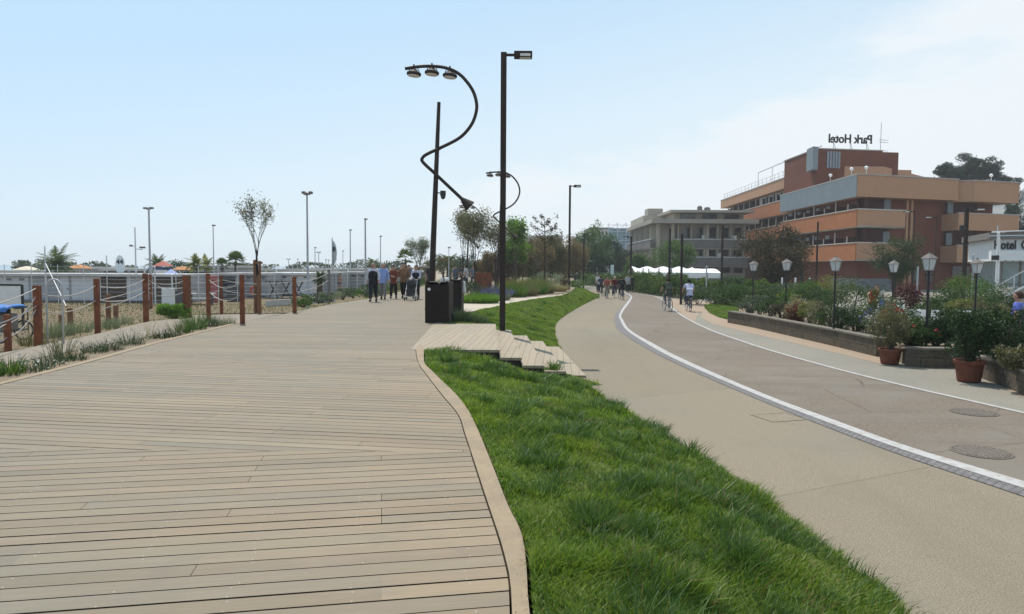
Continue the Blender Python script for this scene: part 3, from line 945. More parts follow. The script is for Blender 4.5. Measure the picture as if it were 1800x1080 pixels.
def grass(name, g, n, hmul, seed, tall=(), near=None, wmul=1.0, label='grass', clumps=0):
    rng = np.random.default_rng(seed)
    P, t = sample(g, n, rng, near)
    nz = vnoise(P, 2.2, seed + 1) + .6 * vnoise(P, 6.0, seed + 2)
    cl_ = np.clip(vnoise(P, 9.0, seed + 5) - .15, 0, 1) * np.clip(vnoise(P, 3.0, seed + 6) + .25, 0, 1)
    h = (0.028 + 0.042 * np.clip(nz + .35, 0, 1.4) + .20 * cl_) * hmul
    h *= 1 + .35 * (t > .9)
    for (x, y, r, m) in tall:
        q = np.exp(-((P[:, 0] - x) ** 2 + (P[:, 1] - y) ** 2) / (r * r))
        h *= 1 + (m - 1) * q
    h *= rng.uniform(.6, 1.25, n)
    dist = np.maximum(P[:, 1], 2)
    wd = (0.0045 + .0009 * dist) * wmul
    wind = np.stack([np.cos(vnoise(P, 3, 9) * 2.5 + 0.2), np.sin(vnoise(P, 3, 9) * 2.5 + .2), np.zeros(n)], 1) + rng.normal(size=(n, 3)) * 1.5
    wind[:, 2] = 0; wind /= np.linalg.norm(wind, axis=1)[:, None]
    V, Q = blades_np(P, h, wd, rng.uniform(.15, 1.25, n), rng, dirs=wind)
    mi = np.where(rng.uniform(0, 1, n) < .012 + .10 * (vnoise(P, 4.0, seed + 8) > .42), 2, 0)
    mi = np.concatenate([mi, mi])
    if clumps:
        # separate tussocks of longer, darker leaves
        C, tc = sample(g, clumps, rng, (lambda y: near(y) ** .6) if near else None)
        C = C[np.argsort(tc)][int(clumps * .12):]
        k = rng.integers(0, len(C), clumps * 95)
        cr = rng.uniform(.05, .17, len(C)); chh = rng.uniform(.09, .21, len(C)) * hmul
        off = rng.normal(size=(len(k), 2)) * cr[k][:, None] * .6
        Pc = C[k].copy(); Pc[:, :2] += off
        Pc[:, 2] -= .01 + np.abs(off).sum(1) * .12
        dr = np.concatenate([off + rng.normal(size=off.shape) * .04, np.zeros((len(k), 1))], 1)
        dr /= np.linalg.norm(dr, axis=1)[:, None] + 1e-6
        hc = chh[k] * rng.uniform(.5, 1.15, len(k))
        Vc, Qc = blades_np(Pc, hc, (0.0042 + .0008 * np.maximum(Pc[:, 1], 2)) * wmul, rng.uniform(.3, 1.2, len(k)), rng, dirs=dr)
        Q = np.concatenate([Q, Qc + len(V)]); V = np.concatenate([V, Vc])
        m2 = np.where(rng.uniform(0, 1, len(k)) < .02, 2, 1)
        mi = np.concatenate([mi, m2, m2])
    o = np_mesh(name, V, Q, [GRASS, GRASS2, STRAW])
    o.data.polygons.foreach_set('material_index', mi.astype(np.int32))
    return tag(o, label, 'grass', kind='stuff')
top1 = [p + Vector((.02, 0, -.03)) for p in outer_s]
low1 = [Vector((p.x, p.y, ROADZ - .01)) for p in bank_low]
low1 = [p for p in low1] + [Vector((1.85, 14.2, ROADZ - .01))]
top1 = top1 + [Vector((-1.6, 14.4, -.05))]
g1 = bank('grass_bank', top1, low1, .10)
def T(px, py, z, r, m):
    p = G(px, py, z); return (p.x, p.y, r, m)
tall1 = [T(975, 1040, -.15, .28, 2.2), T(905, 775, -.1, .38, 2.2), T(1385, 930, -.6, .25, 2.2), T(1300, 880, -.6, .3, 1.9), T(1190, 800, -.6, .3, 1.7), T(1090, 720, -.6, .35, 1.6),
         T(790, 625, -.08, .5, 2.0), T(1060, 800, -.3, .35, 1.6), T(1200, 900, -.45, .3, 1.5), T(1120, 1050, -.3, .3, 1.8), T(1000, 640, -.6, .6, 1.6), T(870, 640, -.2, .7, 1.6)]
grass('grass', g1, 150000, 1.0, 11, tall1, lambda y: 1.0 / np.maximum(y, 2.2) ** 1.5 * (y > 1.2), label='thick green grass covering the bank between boardwalk and walkway', clumps=320)
top2 = [Vector((-2.0, 20.45, -.02)), Vector((-2.0, 24.6, -.02))] + [G(x, y, -.02) for x, y in ((835, 548), (870, 540), (920, 529.5), (960, 523.5), (990, 519.5), (1000, 514), (1008, 509), (1015, 504.5))]
low2 = [Vector((-.4, 20.43, -.2)), Vector((1.25, 19.45, ROADZ - .01))] + [Vector((p.x, p.y, ROADZ - .01)) for p in bank2_low]
g2 = bank('grass_bank', smooth(top2, 4), smooth(low2, 4), .12)
grass('grass', g2, 100000, .8, 23, [T(975, 525, -.2, 1.0, 1.6), T(940, 570, -.4, .6, 1.6)], lambda y: 1.0 / np.maximum(y, 2.2) ** 1.3, .9, label='mown green grass on the far bank beyond the timber stair', clumps=24)
# little lawn at the end of the stone planter
lawn = [G(x, y, ROADZ) for x, y in ((1239, 541), (1249, 535), (1286, 533.5), (1300, 534), (1296, 563), (1280, 562), (1262, 557.5), (1246, 549.5))]
A = resample(lawn[1:5], 30); B = resample([lawn[0], lawn[7], lawn[6], lawn[5], lawn[4]], 30)
lg = np.array([[(a.lerp(b, t))[:2] + (ROADZ - .005 + .06 * math.sin(math.pi * t),) if False else (*a.lerp(b, t).xy, ROADZ - .005 + .06 * math.sin(math.pi * t)) for t in np.linspace(0, 1, 7)] for a, b in zip(A, B)])
V = lg.reshape(-1, 3); Q = [(i * 7 + j, i * 7 + j + 1, (i + 1) * 7 + j + 1, (i + 1) * 7 + j) for i in range(29) for j in range(6)]
tag(np_mesh('lawn', V, Q, M_TURF), kind='structure')
grass('grass', lg, 16000, 1.3, 31, [], None, .9, label='small patch of lawn at the far end of the stone planter')
# ================================================================ planting island and pale paver path beside the boardwalk
isl = [G(x, y) for x, y in ((812, 531), (828, 534.5), (846, 534), (862, 530), (890, 526), (940, 521.5), (985, 517), (1003, 514), (1010, 508), (1012, 500))]
path_poly = [(-2.2, 20.5), (-2.15, 24.9), (-2.25, 32.6)] + [(p.x, p.y) for p in isl] + [(p.x, p.y) for p in reversed(smooth(top2, 4))]
sheet('paver_path', path_poly, .002, M_PAVER, thick=.5)
isl_poly = [(p.x, p.y) for p in isl] + [(9, 105), (-5.6, 105), (-5.0, 75), (-4.6, 55), (-3.4, 42), (-2.3, 33)]
sheet('planting_bed', isl_poly, .03, M_SOIL, thick=.5)
# ================================================================ seaward side: planting strip, ramp path, bank
strip_a = [Vector((leftx(y) - .16, y, -.03)) for y in np.linspace(-3, 20.4, 40)]
path_l = [G(x, y) for x, y in ((0, 618), (68, 605), (172, 584.5), (257, 564.5), (300, 560), (340, 556))]
path_l = [Vector((-9.9, -3, 0)), Vector((-10.0, 8, 0))] + path_l
path_l = resample(smooth(path_l, 5), 40)
path_r = resample([Vector((leftx(y) - (1.35 if y < 12 else 1.35 - (y - 12) * .09), y, 0)) for y in np.linspace(-3, 19.6, 40)], 40)
sheet('planting_strip', [p.xy for p in strip_a] + [p.xy for p in reversed(path_r)] , -.045, M_SOIL)
sheet('ramp_path', [p.xy for p in path_r] + [(leftx(20.6) - .15, 20.5), (leftx(20.6) - .15, 24.7)] + [G(384, 551.5).xy, G(335, 553).xy] + [p.xy for p in reversed(path_l)], -.03, M_CONC, thick=.3)
tail = [Vector((leftx(y), y, -.03)) for y in (24.8, 27, 30, 33, 36, 50, 75, 105)]
crest = [Vector((p.x, p.y, -.06)) for p in path_l] + [G(335, 552.5, -.06), G(384, 551, -.06), G(450, 551, -.06), G(516, 551.5, -.06)] + tail
foot = [p + Vector((-1.8 - (1.2 if p.y > 24 else 0), .9, SANDZ - p.z + .005)) for p in crest]
g3 = bank('beach_bank', crest, foot, .05)
tag(bpy.data.objects['beach_bank'], kind='structure'); bpy.data.objects['beach_bank'].data.materials.clear(); bpy.data.objects['beach_bank'].data.materials.append(M_DRY)
DRYG = leafmat('dry_grass', [(0.17, 0.125, 0.065), (0.11, 0.10, 0.042), (0.075, 0.095, 0.03), (0.20, 0.155, 0.085)], .3, .8, 1.0)
grass('weeds', g3, 12000, 2.0, 41, [], None, 1.2, label='dry weeds growing down the slope towards the beach')
lawn_g = np.array([[(-44 + 35 * i / 20, 21 + (27.5) * j / 12, SANDZ + .012) for j in range(13)] for i in range(21)])
o = grass('dry_grass', lawn_g, 14000, 1.5, 43, [], None, 1.0, label='straw coloured dry grass in front of the beach huts')
o.data.materials.clear(); o.data.materials.append(DRYG)
# manholes and inspection cover in the road
def manhole(px, py, r, label):
    c = G(px, py, ROADZ)
    t = thing('manhole_cover', label, 'manhole', c, 0, 'manhole covers in the asphalt lane')
    mb = MB()
    mb.lathe([(r * 1.08, -.02), (r * 1.08, .001), (r * .97, .001), (r * .97, -.004)], n=40)
    mb.build('rim', mat('manhole_rim', (0.16, 0.132, 0.108), .3, 10, .8), t)
    mb = MB()
    mb.lathe([(r * .96, -.03), (r * .96, -.006)], n=40)
    k = int(r * .95 / .055)
    for i in range(-k, k + 1):
        x = i * .055; ln = math.sqrt(max(0, (r * .93) ** 2 - x * x)) * 2
        mb.box((x, 0, -.001), (.030, ln, .008))
    for j in range(-k, k + 1, 2):
        y = j * .055; ln = math.sqrt(max(0, (r * .93) ** 2 - y * y)) * 2
        mb.box((0, y, -.0018), (ln, .02, .007))
    mb.build('grille', mat('manhole_iron', (0.20, 0.168, 0.138), .3, 14, .75), t)
manhole(1725, 794, .33, 'larger round ribbed manhole cover in the lane nearest the white line')
manhole(1712, 724.5, .33, 'ribbed manhole cover close to the thin white line of the lane')
c = G(1370, 733, ROADZ)
t = thing('inspection_cover', 'square flush inspection cover in the beige walkway', 'cover', c, R(18))
mb = MB(); mb.box((0, 0, -.019), (.62, .5, .024)); mb.build('lid', M_RESIN, t)
mb = MB()
for s in (-1, 1):
    mb.box((0, s * .263, -.018), (.67, .012, .026)); mb.box((s * .323, 0, -.018), (.012, .504, .026))
mb.build('frame', mat('cover_frame', (0.215, 0.185, 0.145), .3, 8, .8), t)
# ================================================================ large structures: the hotel
def zh(px_above, Y): return CAMZ + px_above / F * Y
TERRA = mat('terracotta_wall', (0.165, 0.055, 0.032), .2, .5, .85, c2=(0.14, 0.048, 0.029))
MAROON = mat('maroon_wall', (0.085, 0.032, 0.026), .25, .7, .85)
ORANGE = mat('orange_parapet', (0.40, 0.155, 0.062), .15, .8, .85, c2=(0.35, 0.135, 0.058))
PEACH = mat('peach_parapet', (0.44, 0.248, 0.145), .12, .6, .85, c2=(0.40, 0.225, 0.135))
GREYP = mat('grey_panel', (0.215, 0.245, 0.265), .12, .8, .7)
COPING = mat('coping', (0.42, 0.385, 0.35), .2, 2, .7)
PLINTH = mat('grey_plinth', (0.21, 0.215, 0.23), .2, .8, .85)
GLASSD = mat('dark_glass', (0.02, 0.024, 0.028), .3, .5, .12, .6)
SOFFIT = mat('pale_soffit', (0.50, 0.45, 0.40), .1, 1, .8)
GLOBE = mat('white_globe', (0.85, 0.82, 0.80), .05, 4, .35, .4)
def inset(poly, d):
    """shrink a convex polygon by d"""
    n = len(poly)
    P = [Vector((p[0], p[1])) for p in poly]
    if sum(P[i].x * P[(i + 1) % n].y - P[(i + 1) % n].x * P[i].y for i in range(n)) < 0: P = P[::-1]
    out = []
    for i in range(n):
        a, b, c = P[i - 1], P[i], P[(i + 1) % n]
        d1 = (b - a).normalized(); d2 = (c - b).normalized()
        n1 = Vector((-d1.y, d1.x)); n2 = Vector((-d2.y, d2.x))
        m = (n1 + n2); m = m / max(m.length_squared / 2, .1)
        out.append(b + m * d)
    return [(p.x, p.y) for p in out]
H = thing('hotel', 'large terracotta and orange hotel with stepped balcony bands and a mirrored rooftop sign', 'building', (38, 77, ROADZ))
def hp(n, mb, m, one=False): return (mb.build if one else mb.build_each)(n, m, H, True)
C0 = (37.0, 77.0)
fx = (13.5 / math.hypot(13.5, 4), 4 / math.hypot(13.5, 4))    # direction of the front
def fr(s, d=0.0):   # s metres along the front from the corner, d metres back
    return (37.0 + fx[0] * s - fx[1] * d, 77.0 + fx[1] * s + fx[0] * d)
def lf(y, d=0.0): return (37.0 + (y - 77) * .0165 + d, y)
LV = [(9.42, 11.72), (6.15, 8.02), (2.52, 4.42)]      # roof band, second band, first band
wall_poly = [fr(1.7, 1.6), fr(21.0, 1.6), (57, 103), lf(100, 1.7)]
mb = MB(); mb.prism(wall_poly, ROADZ, 9.4); hp('wall', mb, TERRA)
# dark recessed storeys of balcony rooms (front left, front right)
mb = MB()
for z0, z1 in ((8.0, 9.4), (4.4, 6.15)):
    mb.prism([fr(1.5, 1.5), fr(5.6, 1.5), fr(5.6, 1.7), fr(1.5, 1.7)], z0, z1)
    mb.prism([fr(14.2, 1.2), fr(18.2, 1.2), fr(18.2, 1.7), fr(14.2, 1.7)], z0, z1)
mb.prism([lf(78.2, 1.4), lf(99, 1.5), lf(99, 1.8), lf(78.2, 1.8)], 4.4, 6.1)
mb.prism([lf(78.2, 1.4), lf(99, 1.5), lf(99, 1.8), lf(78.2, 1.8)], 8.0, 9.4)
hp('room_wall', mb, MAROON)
# roof band
z0, z1 = LV[0]
band = [C0, fr(13.9), fr(13.9, 8), lf(99.9, 9), lf(100)]
mb = MB(); mb.prism(band, z0, z1); hp('roof_band', mb, PEACH)
mb = MB(); mb.prism([lf(77.05, -.06), lf(77.05, .1), lf(99.9, .1), lf(99.9, -.06)], z0 - .02, z1 + .01); hp('grey_panel', mb, GREYP)
mb = MB(); mb.prism(inset(band, -.08), z1 + .012, z1 + .14); hp('coping', mb, COPING)
band2 = [fr(14.0, -.55), fr(22.3, -.55), fr(22.3, 7), fr(15.6, 7), fr(14.0, .8)]
band2 = [fr(13.95, .7), fr(15.6, -.6), fr(22.2, -.6), fr(22.2, 7), fr(13.95, 7)]
mb = MB(); mb.prism(band2, z0 - .1, z1 - .1); hp('roof_band', mb, PEACH)
mb = MB(); mb.prism(inset(band2, -.08), z1 - .09, z1 + .02); hp('coping', mb, COPING)
# balcony bands
for bi, (z0, z1) in enumerate(LV[1:]):
    mb = MB(); mb.prism([fr(0), fr(6.6), fr(6.6, 1.62), fr(1.6, 1.6), lf(99.9, 1.6), lf(99.9)], z0, z0 + .18); hp('balcony_floor', mb, SOFFIT)
    mb = MB(); mb.prism([fr(0.02, 0.0), fr(6.6, 0), fr(6.6, .16), fr(.16, .16)], z0 + .03, z1); mb.prism([fr(6.44, .162), fr(6.6, .162), fr(6.6, 1.6), fr(6.44, 1.6)], z0 + .03, z1 - .004); hp('balcony_parapet', mb, PEACH, True)
    mb = MB(); mb.prism([lf(77.0, -.01), lf(77.02, .155), lf(99.9, .155), lf(99.9, -.01)], z0 + .03, z1 - .002); hp('balcony_parapet', mb, ORANGE, True)
    mb = MB()
    mb.prism([fr(-.05, -.06), fr(6.66, -.06), fr(6.66, .2), fr(.2, .2)], z1 + .003, z1 + .13)
    mb.prism([lf(77.05, -.06), lf(77.3, .2), lf(99.9, .2), lf(99.9, -.06)], z1 + .001, z1 + .10)
    hp('coping', mb, SOFFIT)
    # right-hand wing balconies
    s0 = 13.4
    mb = MB(); mb.prism([fr(s0, -.6), fr(22.4, -.6), fr(22.4, 1.62), fr(s0, 1.62)], z0 + .05, z0 + .2); hp('balcony_floor', mb, SOFFIT)
    mb = MB(); mb.prism([fr(s0, -.62), fr(22.4, -.62), fr(22.4, -.46), fr(s0, -.46)], z0 - .1, z1 - .1); mb.prism([fr(s0 - .01, -.458), fr(s0 + .15, -.458), fr(s0 + .15, 1.6), fr(s0 - .01, 1.6)], z0 - .1, z1 - .1)
    hp('balcony_parapet', mb, PEACH, True)
    mb = MB(); mb.prism([fr(s0 - .05, -.66), fr(22.45, -.66), fr(22.45, -.4), fr(s0 - .05, -.4)], z1 - .098, z1 + .01); hp('coping', mb, COPING)
    # partitions, doors and posts along the left side
    mbp = MB(); mbw = MB(); mbd = MB()
    for k in range(7):
        y = 79.5 + k * 3.1
        mbp.prism([lf(y, .2), lf(y, 1.5), lf(y + .1, 1.5), lf(y + .1, .2)], z1 - .3, z1 + .75)
        mbw.prism([lf(y - .03, .17), lf(y - .03, .26), lf(y + .05, .26), lf(y + .05, .17)], z1 - .01, z1 + 1.35 if k % 2 else z1 + .8)
        mbd.prism([lf(y + 1.1, 1.33), lf(y + 1.1, 1.45), lf(y + 2.2, 1.45), lf(y + 2.2, 1.33)], z1 + .1, z1 + 1.25)
    hp('balcony_partition', mbp, MAROON); hp('balcony_post', mbw, SOFFIT)
    hp('balcony_window', mbd, mat('pale_shutter', (0.32, 0.34, 0.36), .2, 3, .6))
    # pale window strips of the front
    mb = MB(); mb.prism([fr(5.0, 1.38), fr(5.9, 1.38), fr(5.9, 1.5), fr(5.0, 1.5)], z1, z1 + 1.4); mb.prism([fr(13.7, 1.1), fr(14.5, 1.1), fr(14.5, 1.2), fr(13.7, 1.2)], z1, z1 + 1.4)
    hp('front_window', mb, GREYP)
# vertical ribs between the wings
mb = MB()
for s in (8.1, 8.75): mb.prism([fr(s, 1.35), fr(s + .28, 1.35), fr(s + .28, 1.7), fr(s, 1.7)], ROADZ, 9.4)
hp('pilaster', mb, PEACH)
mb = MB(); mb.prism([fr(1.2, 1.45), fr(6.4, 1.45), fr(6.4, 1.62), fr(1.2, 1.62)], ROADZ, .55); mb.prism([fr(-.5, 3), fr(.4, 1.0), fr(2.6, 1.0), fr(2.6, 1.44), fr(1.2, 1.44), fr(1.2, 3)], ROADZ, .55); hp('plinth', mb, PLINTH)
mb = MB()
for s, wd in ((9.6, .7), (11.4, .8), (15.2, 2.6)):
    mb.prism([fr(s, 1.5), fr(s + wd, 1.5), fr(s + wd, 1.62), fr(s, 1.62)], .2 if wd < 1 else .8, 2.0)
for k in range(4):
    y = 80 + k * 5; mb.prism([lf(y, 1.55), lf(y + 1.2, 1.55), lf(y + 1.2, 1.75), lf(y, 1.75)], -.3, 2.0)
hp('ground_window', mb, GLASSD)
# rear wing, longer and one storey higher
def lw(y, d=0.0): return (39.45 + (y - 106) * .035 + d, y)
rear = [lw(101, 1.5), lw(137, 1.5), (58, 137), (58, 101)]
mb = MB(); mb.prism(rear, ROADZ, 13.1); hp('rear_wall', mb, TERRA)
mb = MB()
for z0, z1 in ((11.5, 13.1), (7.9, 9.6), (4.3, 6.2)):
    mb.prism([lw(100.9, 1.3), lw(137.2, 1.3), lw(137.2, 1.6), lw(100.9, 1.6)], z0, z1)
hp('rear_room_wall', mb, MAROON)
for z0, z1 in ((9.55, 11.55), (6.1, 7.95), (2.5, 4.4)):
    mb = MB(); mb.prism([lw(98, 0), lw(138.3, 0), lw(138.3, 1.6), lw(98, 1.6)], z0, z0 + .2); hp('balcony_floor', mb, SOFFIT)
    mb = MB(); mb.prism([lw(98, -.02), lw(138.3, -.02), lw(138.3, .14), lw(98, .14)], z0 - .02, z1); hp('balcony_parapet', mb, ORANGE, True)
    mb = MB(); mb.prism([lw(98, -.07), lw(138.35, -.07), lw(138.35, .2), lw(98, .2)], z1 + .003, z1 + .12); hp('coping', mb, SOFFIT)
    mb = MB(); mw = MB()
    for k in range(11):
        y = 101 + 3.4 * k
        mb.prism([lw(y, .2), lw(y + .1, .2), lw(y + .1, 1.3), lw(y, 1.3)], z1 - .2, z1 + 1.2)
        mw.prism([lw(y - .04, .16), lw(y + .06, .16), lw(y + .06, .26), lw(y - .04, .26)], z1, z1 + 1.5)
    hp('balcony_partition', mb, MAROON); hp('balcony_post', mw, SOFFIT)
mb = MB(); mb.prism([lw(91, -.3), lw(138.6, -.3), (58, 138.6), (58, 101), (47, 91)], 13.12, 14.6); hp('rear_roof_band', mb, PEACH)
mb = MB(); mb.prism([lw(91, -.36), lw(138.7, -.36), lw(138.7, .3), lw(91, .3)], 14.603, 14.74); hp('coping', mb, COPING)
mb = MB(); mb.prism([lw(91.5, .6), lw(118, .8), (50, 118), (48, 92)], 11.6, 13.11); hp('upper_wall', mb, SOFFIT)
mb = MB()
for k in range(7):
    y = 93 + k * 3.4; mb.prism([lw(y, .45), lw(y + 2.0, .45), lw(y + 2.0, .62), lw(y, .62)], 11.75, 12.85)
hp('upper_window', mb, GLASSD)
# terrace railing of thin white posts, pergola beam
mb = MB()
for k in range(22):
    y = 97 + k * 1.9
    mb.tube([(*lw(y, 0), 14.7), (*lw(y, 0), 15.75)], .035, 5)
for z in (15.2, 15.75): mb.tube([(*lw(96.5, 0), z), (*lw(138, 0), z)], .035, 5)
hp('terrace_railing', mb, M_PALEM, True)
mb = MB(); mb.tube([(*lw(92, .5), 17.3), (*lw(118, .5), 17.3)], .09, 6)
for y in (97, 104, 111, 118): mb.tube([(*lw(y, .5), 14.7), (*lw(y, .5), 17.3)], .05, 5)
hp('pergola', mb, M_PALEM, True)
# stair tower with louvres
TW = [(38.2, 90.4), (47.2, 91.8), (47.2, 101), (38.2, 101)]
mb = MB(); mb.prism(TW, 9.5, zh(207.5, 90.4)); hp('tower', mb, TERRA)
mb = MB(); mb.prism([(47.21, 92.6), (49.9, 93.0), (49.9, 101), (47.21, 101)], 9.5, zh(203, 92.6)); hp('tower_annex', mb, TERRA)
mb = MB(); mb.prism(inset(TW, -.08), zh(207.5, 90.4) + .003, zh(207.5, 90.4) + .13); hp('coping', mb, COPING)
mb = MB(); mb.prism([(37.4, 89.6), (38.19, 89.9), (38.19, 92), (37.6, 92)], 14.0, zh(211, 90)); hp('tower_panel', mb, GREYP)
mb = MB()
for k in range(5): mb.box((39.7 + .38 * k, 90.54 + .38 * k * .155, 15.35), (.26, .14, 2.1))
hp('louvre', mb, mat('louvre_grey', (0.26, 0.28, 0.31), .2, 3, .6), True)
mb = MB(); mb.prism([(50.2, 97), (54.2, 97.6), (54.2, 103), (50.2, 103)], 9.5, zh(173, 97)); hp('roof_cabin', mb, PEACH)
mb = MB(); mb.lathe([(.9, 0), (.9, .9), (.6, 1.15), (.1, 1.2)], (51.2, 99, zh(173, 97) - .1)); hp('water_tank', mb, M_GREYM)
# antenna
mb = MB(); A0 = (48.3, 94.5); za = zh(203, 92.6)
mb.tube([(*A0, za - .1), (*A0, za + 4.1)], .04, 5)
for z in (.5, 1.6, 1.9):
    mb.tube([(A0[0] - .2, A0[1], za + z), (A0[0] + 1.0, A0[1], za + z - .1)], .025, 4)
    for k in range(4): mb.tube([(A0[0] + .2 * k, A0[1] - .3, za + z - .02 * k), (A0[0] + .2 * k, A0[1] + .3, za + z - .02 * k)], .012, 4)
hp('antenna', mb, M_GREYM, True)
# globe lamps along the roof edge
for s, d, zt in ((None, 84.3, 11.8), (None, 78.9, 11.8), (1.4, 0, 11.8), (14.2 + 4.8, 0, 11.7)):
    q = lf(d, .2) if s is None else fr(s, .3)
    mb = MB(); mb.tube([(*q, zt), (*q, zt + .6)], .03, 5)
    g = MB(); g.lathe([(.02, -.2), (.11, -.165), (.18, -.07), (.2, 0), (.18, .085), (.11, .165), (.02, .2)], (*q, zt + .78), 14)
    p = hp('globe_lamp', mb, M_WHITE, True)
    o = g.build('globe', GLOBE, p, True, True)
# the rooftop sign, read from behind
def text_mesh(txt, size, ext, shear=0.0, spacing=1.0, offset=0.0):
    cu = bpy.data.curves.new('lettering', 'FONT')
    cu.body = txt; cu.size = size; cu.extrude = ext; cu.shear = shear; cu.space_character = spacing; cu.offset = offset
    cu.align_x = 'CENTER'; cu.resolution_u = 4
    o = bpy.data.objects.new('lettering', cu); COL.objects.link(o)
    dg = bpy.context.evaluated_depsgraph_get()
    me = bpy.data.meshes.new_from_object(o.evaluated_get(dg))
    bpy.data.objects.remove(o); bpy.data.curves.remove(cu)
    return me
zt = zh(207.5, 90.4)
me = text_mesh('Park Hotel', 1.55, .06, .0, 1.0, .035)
o = link('sign_lettering', me, M_BLACK, H)
# mirrored: the lettering faces the street behind the building
b0 = Vector((42.9, 91.5, zt + .95))
o.location = b0 - H.location
o.rotation_euler = (math.pi / 2, 0, math.pi + math.atan2(1.4, 9) - .03)
o.scale = (.88, 1.0, 1.0)
mb = MB()
for s in (-2.3, 0, 2.25):
    x = b0.x + s; y = b0.y + s * .155
    mb.tube([(x, y, zt), (x, y, zt + 1.05)], .035, 5); mb.tube([(x + .5, y + .3, zt), (x, y, zt + 1.05)], .035, 5)
    mb.tube([(x, y, zt + .3), (x + .3, y + .2, zt + .3)], .02, 4)
hp('sign_frame', mb, M_GREYM, True)
# ---------------------------------------------------------------- grey apartment block
GREYW = mat('grey_render', (0.39, 0.35, 0.29), .15, .4, .85)
BEIGW = mat('beige_render', (0.46, 0.42, 0.33), .15, .4, .85)
DKGREY = mat('dark_grey_band', (0.20, 0.18, 0.165), .2, .5, .85)
A = thing('apartment_block', 'grey and beige flat roofed apartment block with deep eaves beyond the white marquee', 'building', (26, 110, ROADZ))
def ap(n, mb, m, one=False): return (mb.build if one else mb.build_each)(n, m, A, True)
mb = MB(); mb.prism([(22.6, 110), (36, 110), (36, 132), (23.2, 132)], ROADZ, 8.3); ap('wall', mb, GREYW)
mb = MB(); mb.prism([(20.9, 107.4), (37, 107.2), (37, 134), (21.4, 134)], 8.32, 8.95); ap('lower_roof', mb, GREYW)
mb = MB(); mb.prism([(21.6, 118), (30, 118), (30, 133), (22, 133)], 8.96, 10.2); ap('upper_wall', mb, BEIGW)
mb = MB(); mb.prism([(25.2, 111.5), (36, 111.5), (36, 128), (25.2, 128)], 8.96, 10.1); ap('upper_wall', mb, BEIGW)
mb = MB(); mb.prism([(24.2, 109.6), (37, 109.4), (37, 130), (24.4, 130)], 10.12, 10.5); ap('roof', mb, GREYW)
mb = MB()
for k in range(3): mb.prism([(26.2 + 3.4 * k, 111.3), (28.4 + 3.4 * k, 111.3), (28.4 + 3.4 * k, 111.6), (26.2 + 3.4 * k, 111.6)], 9.0, 10.0)
for z in (6.3, 3.5, .9):
    for k in range(5):
        x = 26.4 + 1.95 * k; mb.prism([(x, 109.9), (x + 1.35, 109.9), (x + 1.35, 110.1), (x, 110.1)], z, z + 1.5)
    for k in range(4):
        y = 112.5 + 5 * k; mb.prism([(22.5, y), (22.7, y), (22.75, y + 2.6), (22.5, y + 2.6)], z, z + 1.5)
ap('window', mb, GLASSD)
for z0, z1, m in ((4.6, 5.9, DKGREY), (1.9, 3.2, DKGREY)):
    mb = MB(); mb.prism([(24.5, 108.6), (36.5, 108.4), (36.5, 108.65), (24.5, 108.85)], z0, z1); mb.prism([(21.1, 109.3), (21.35, 109.3), (21.7, 133.6), (21.45, 133.6)], z0, z1); ap('balcony_parapet', mb, m)
    mb = MB(); mb.prism([(21.2, 108.7), (36.5, 108.5), (36.5, 110), (22.6, 110), (22.9, 133), (21.6, 133)], z0 - .15, z0 - .003); ap('balcony_floor', mb, GREYW)
    mb = MB(); mb.prism([(24.4, 108.5), (36.5, 108.3), (36.5, 108.7), (24.4, 108.9)], z1 + .003, z1 + .12); mb.prism([(21.05, 109.2), (21.4, 109.2), (21.75, 133.6), (21.4, 133.6)], z1 + .003, z1 + .12); ap('rail', mb, M_PALEM)
mb = MB()
for x in (22.0, 24.2, 29.5): mb.prism([(x, 108.9), (x + .5, 108.9), (x + .5, 109.4), (x, 109.4)], ROADZ, 8.31)
ap('pillar', mb, BEIGW)
mb = MB()
for k in range(6):
    for z in (3.3, 6.0): mb.prism([(25.2 + 2.0 * k, 108.62), (25.32 + 2.0 * k, 108.62), (25.32 + 2.0 * k, 109.9), (25.2 + 2.0 * k, 109.9)], z, z + 2.2)
for k in range(5):
    for z in (3.3, 6.0): mb.prism([(21.3, 111 + 4.6 * k), (22.5, 111 + 4.6 * k), (22.5, 111.15 + 4.6 * k), (21.3, 111.15 + 4.6 * k)], z, z + 2.2)
ap('balcony_divider', mb, BEIGW)
mb = MB()
for k in range(4): mb.box((27.0 + 2.3 * k, 109.2, 3.45 + 2.7 * (k % 2)), (.7, .5, .9))
ap('folded_awning', mb, M_WHITE)
mb = MB(); mb.prism([(22.9, 121), (25.4, 121), (25.4, 124), (22.9, 124)], 10.2, 11.6); ap('roof_hut', mb, GREYW)
mb = MB(); mb.lathe([(.5, 0), (.5, .6), (.3, .8)], (31, 114, 10.5)); mb.lathe([(.4, 0), (.4, .8), (.2, 1.0)], (29.8, 114, 10.5)); ap('roof_vent', mb, DKGREY)
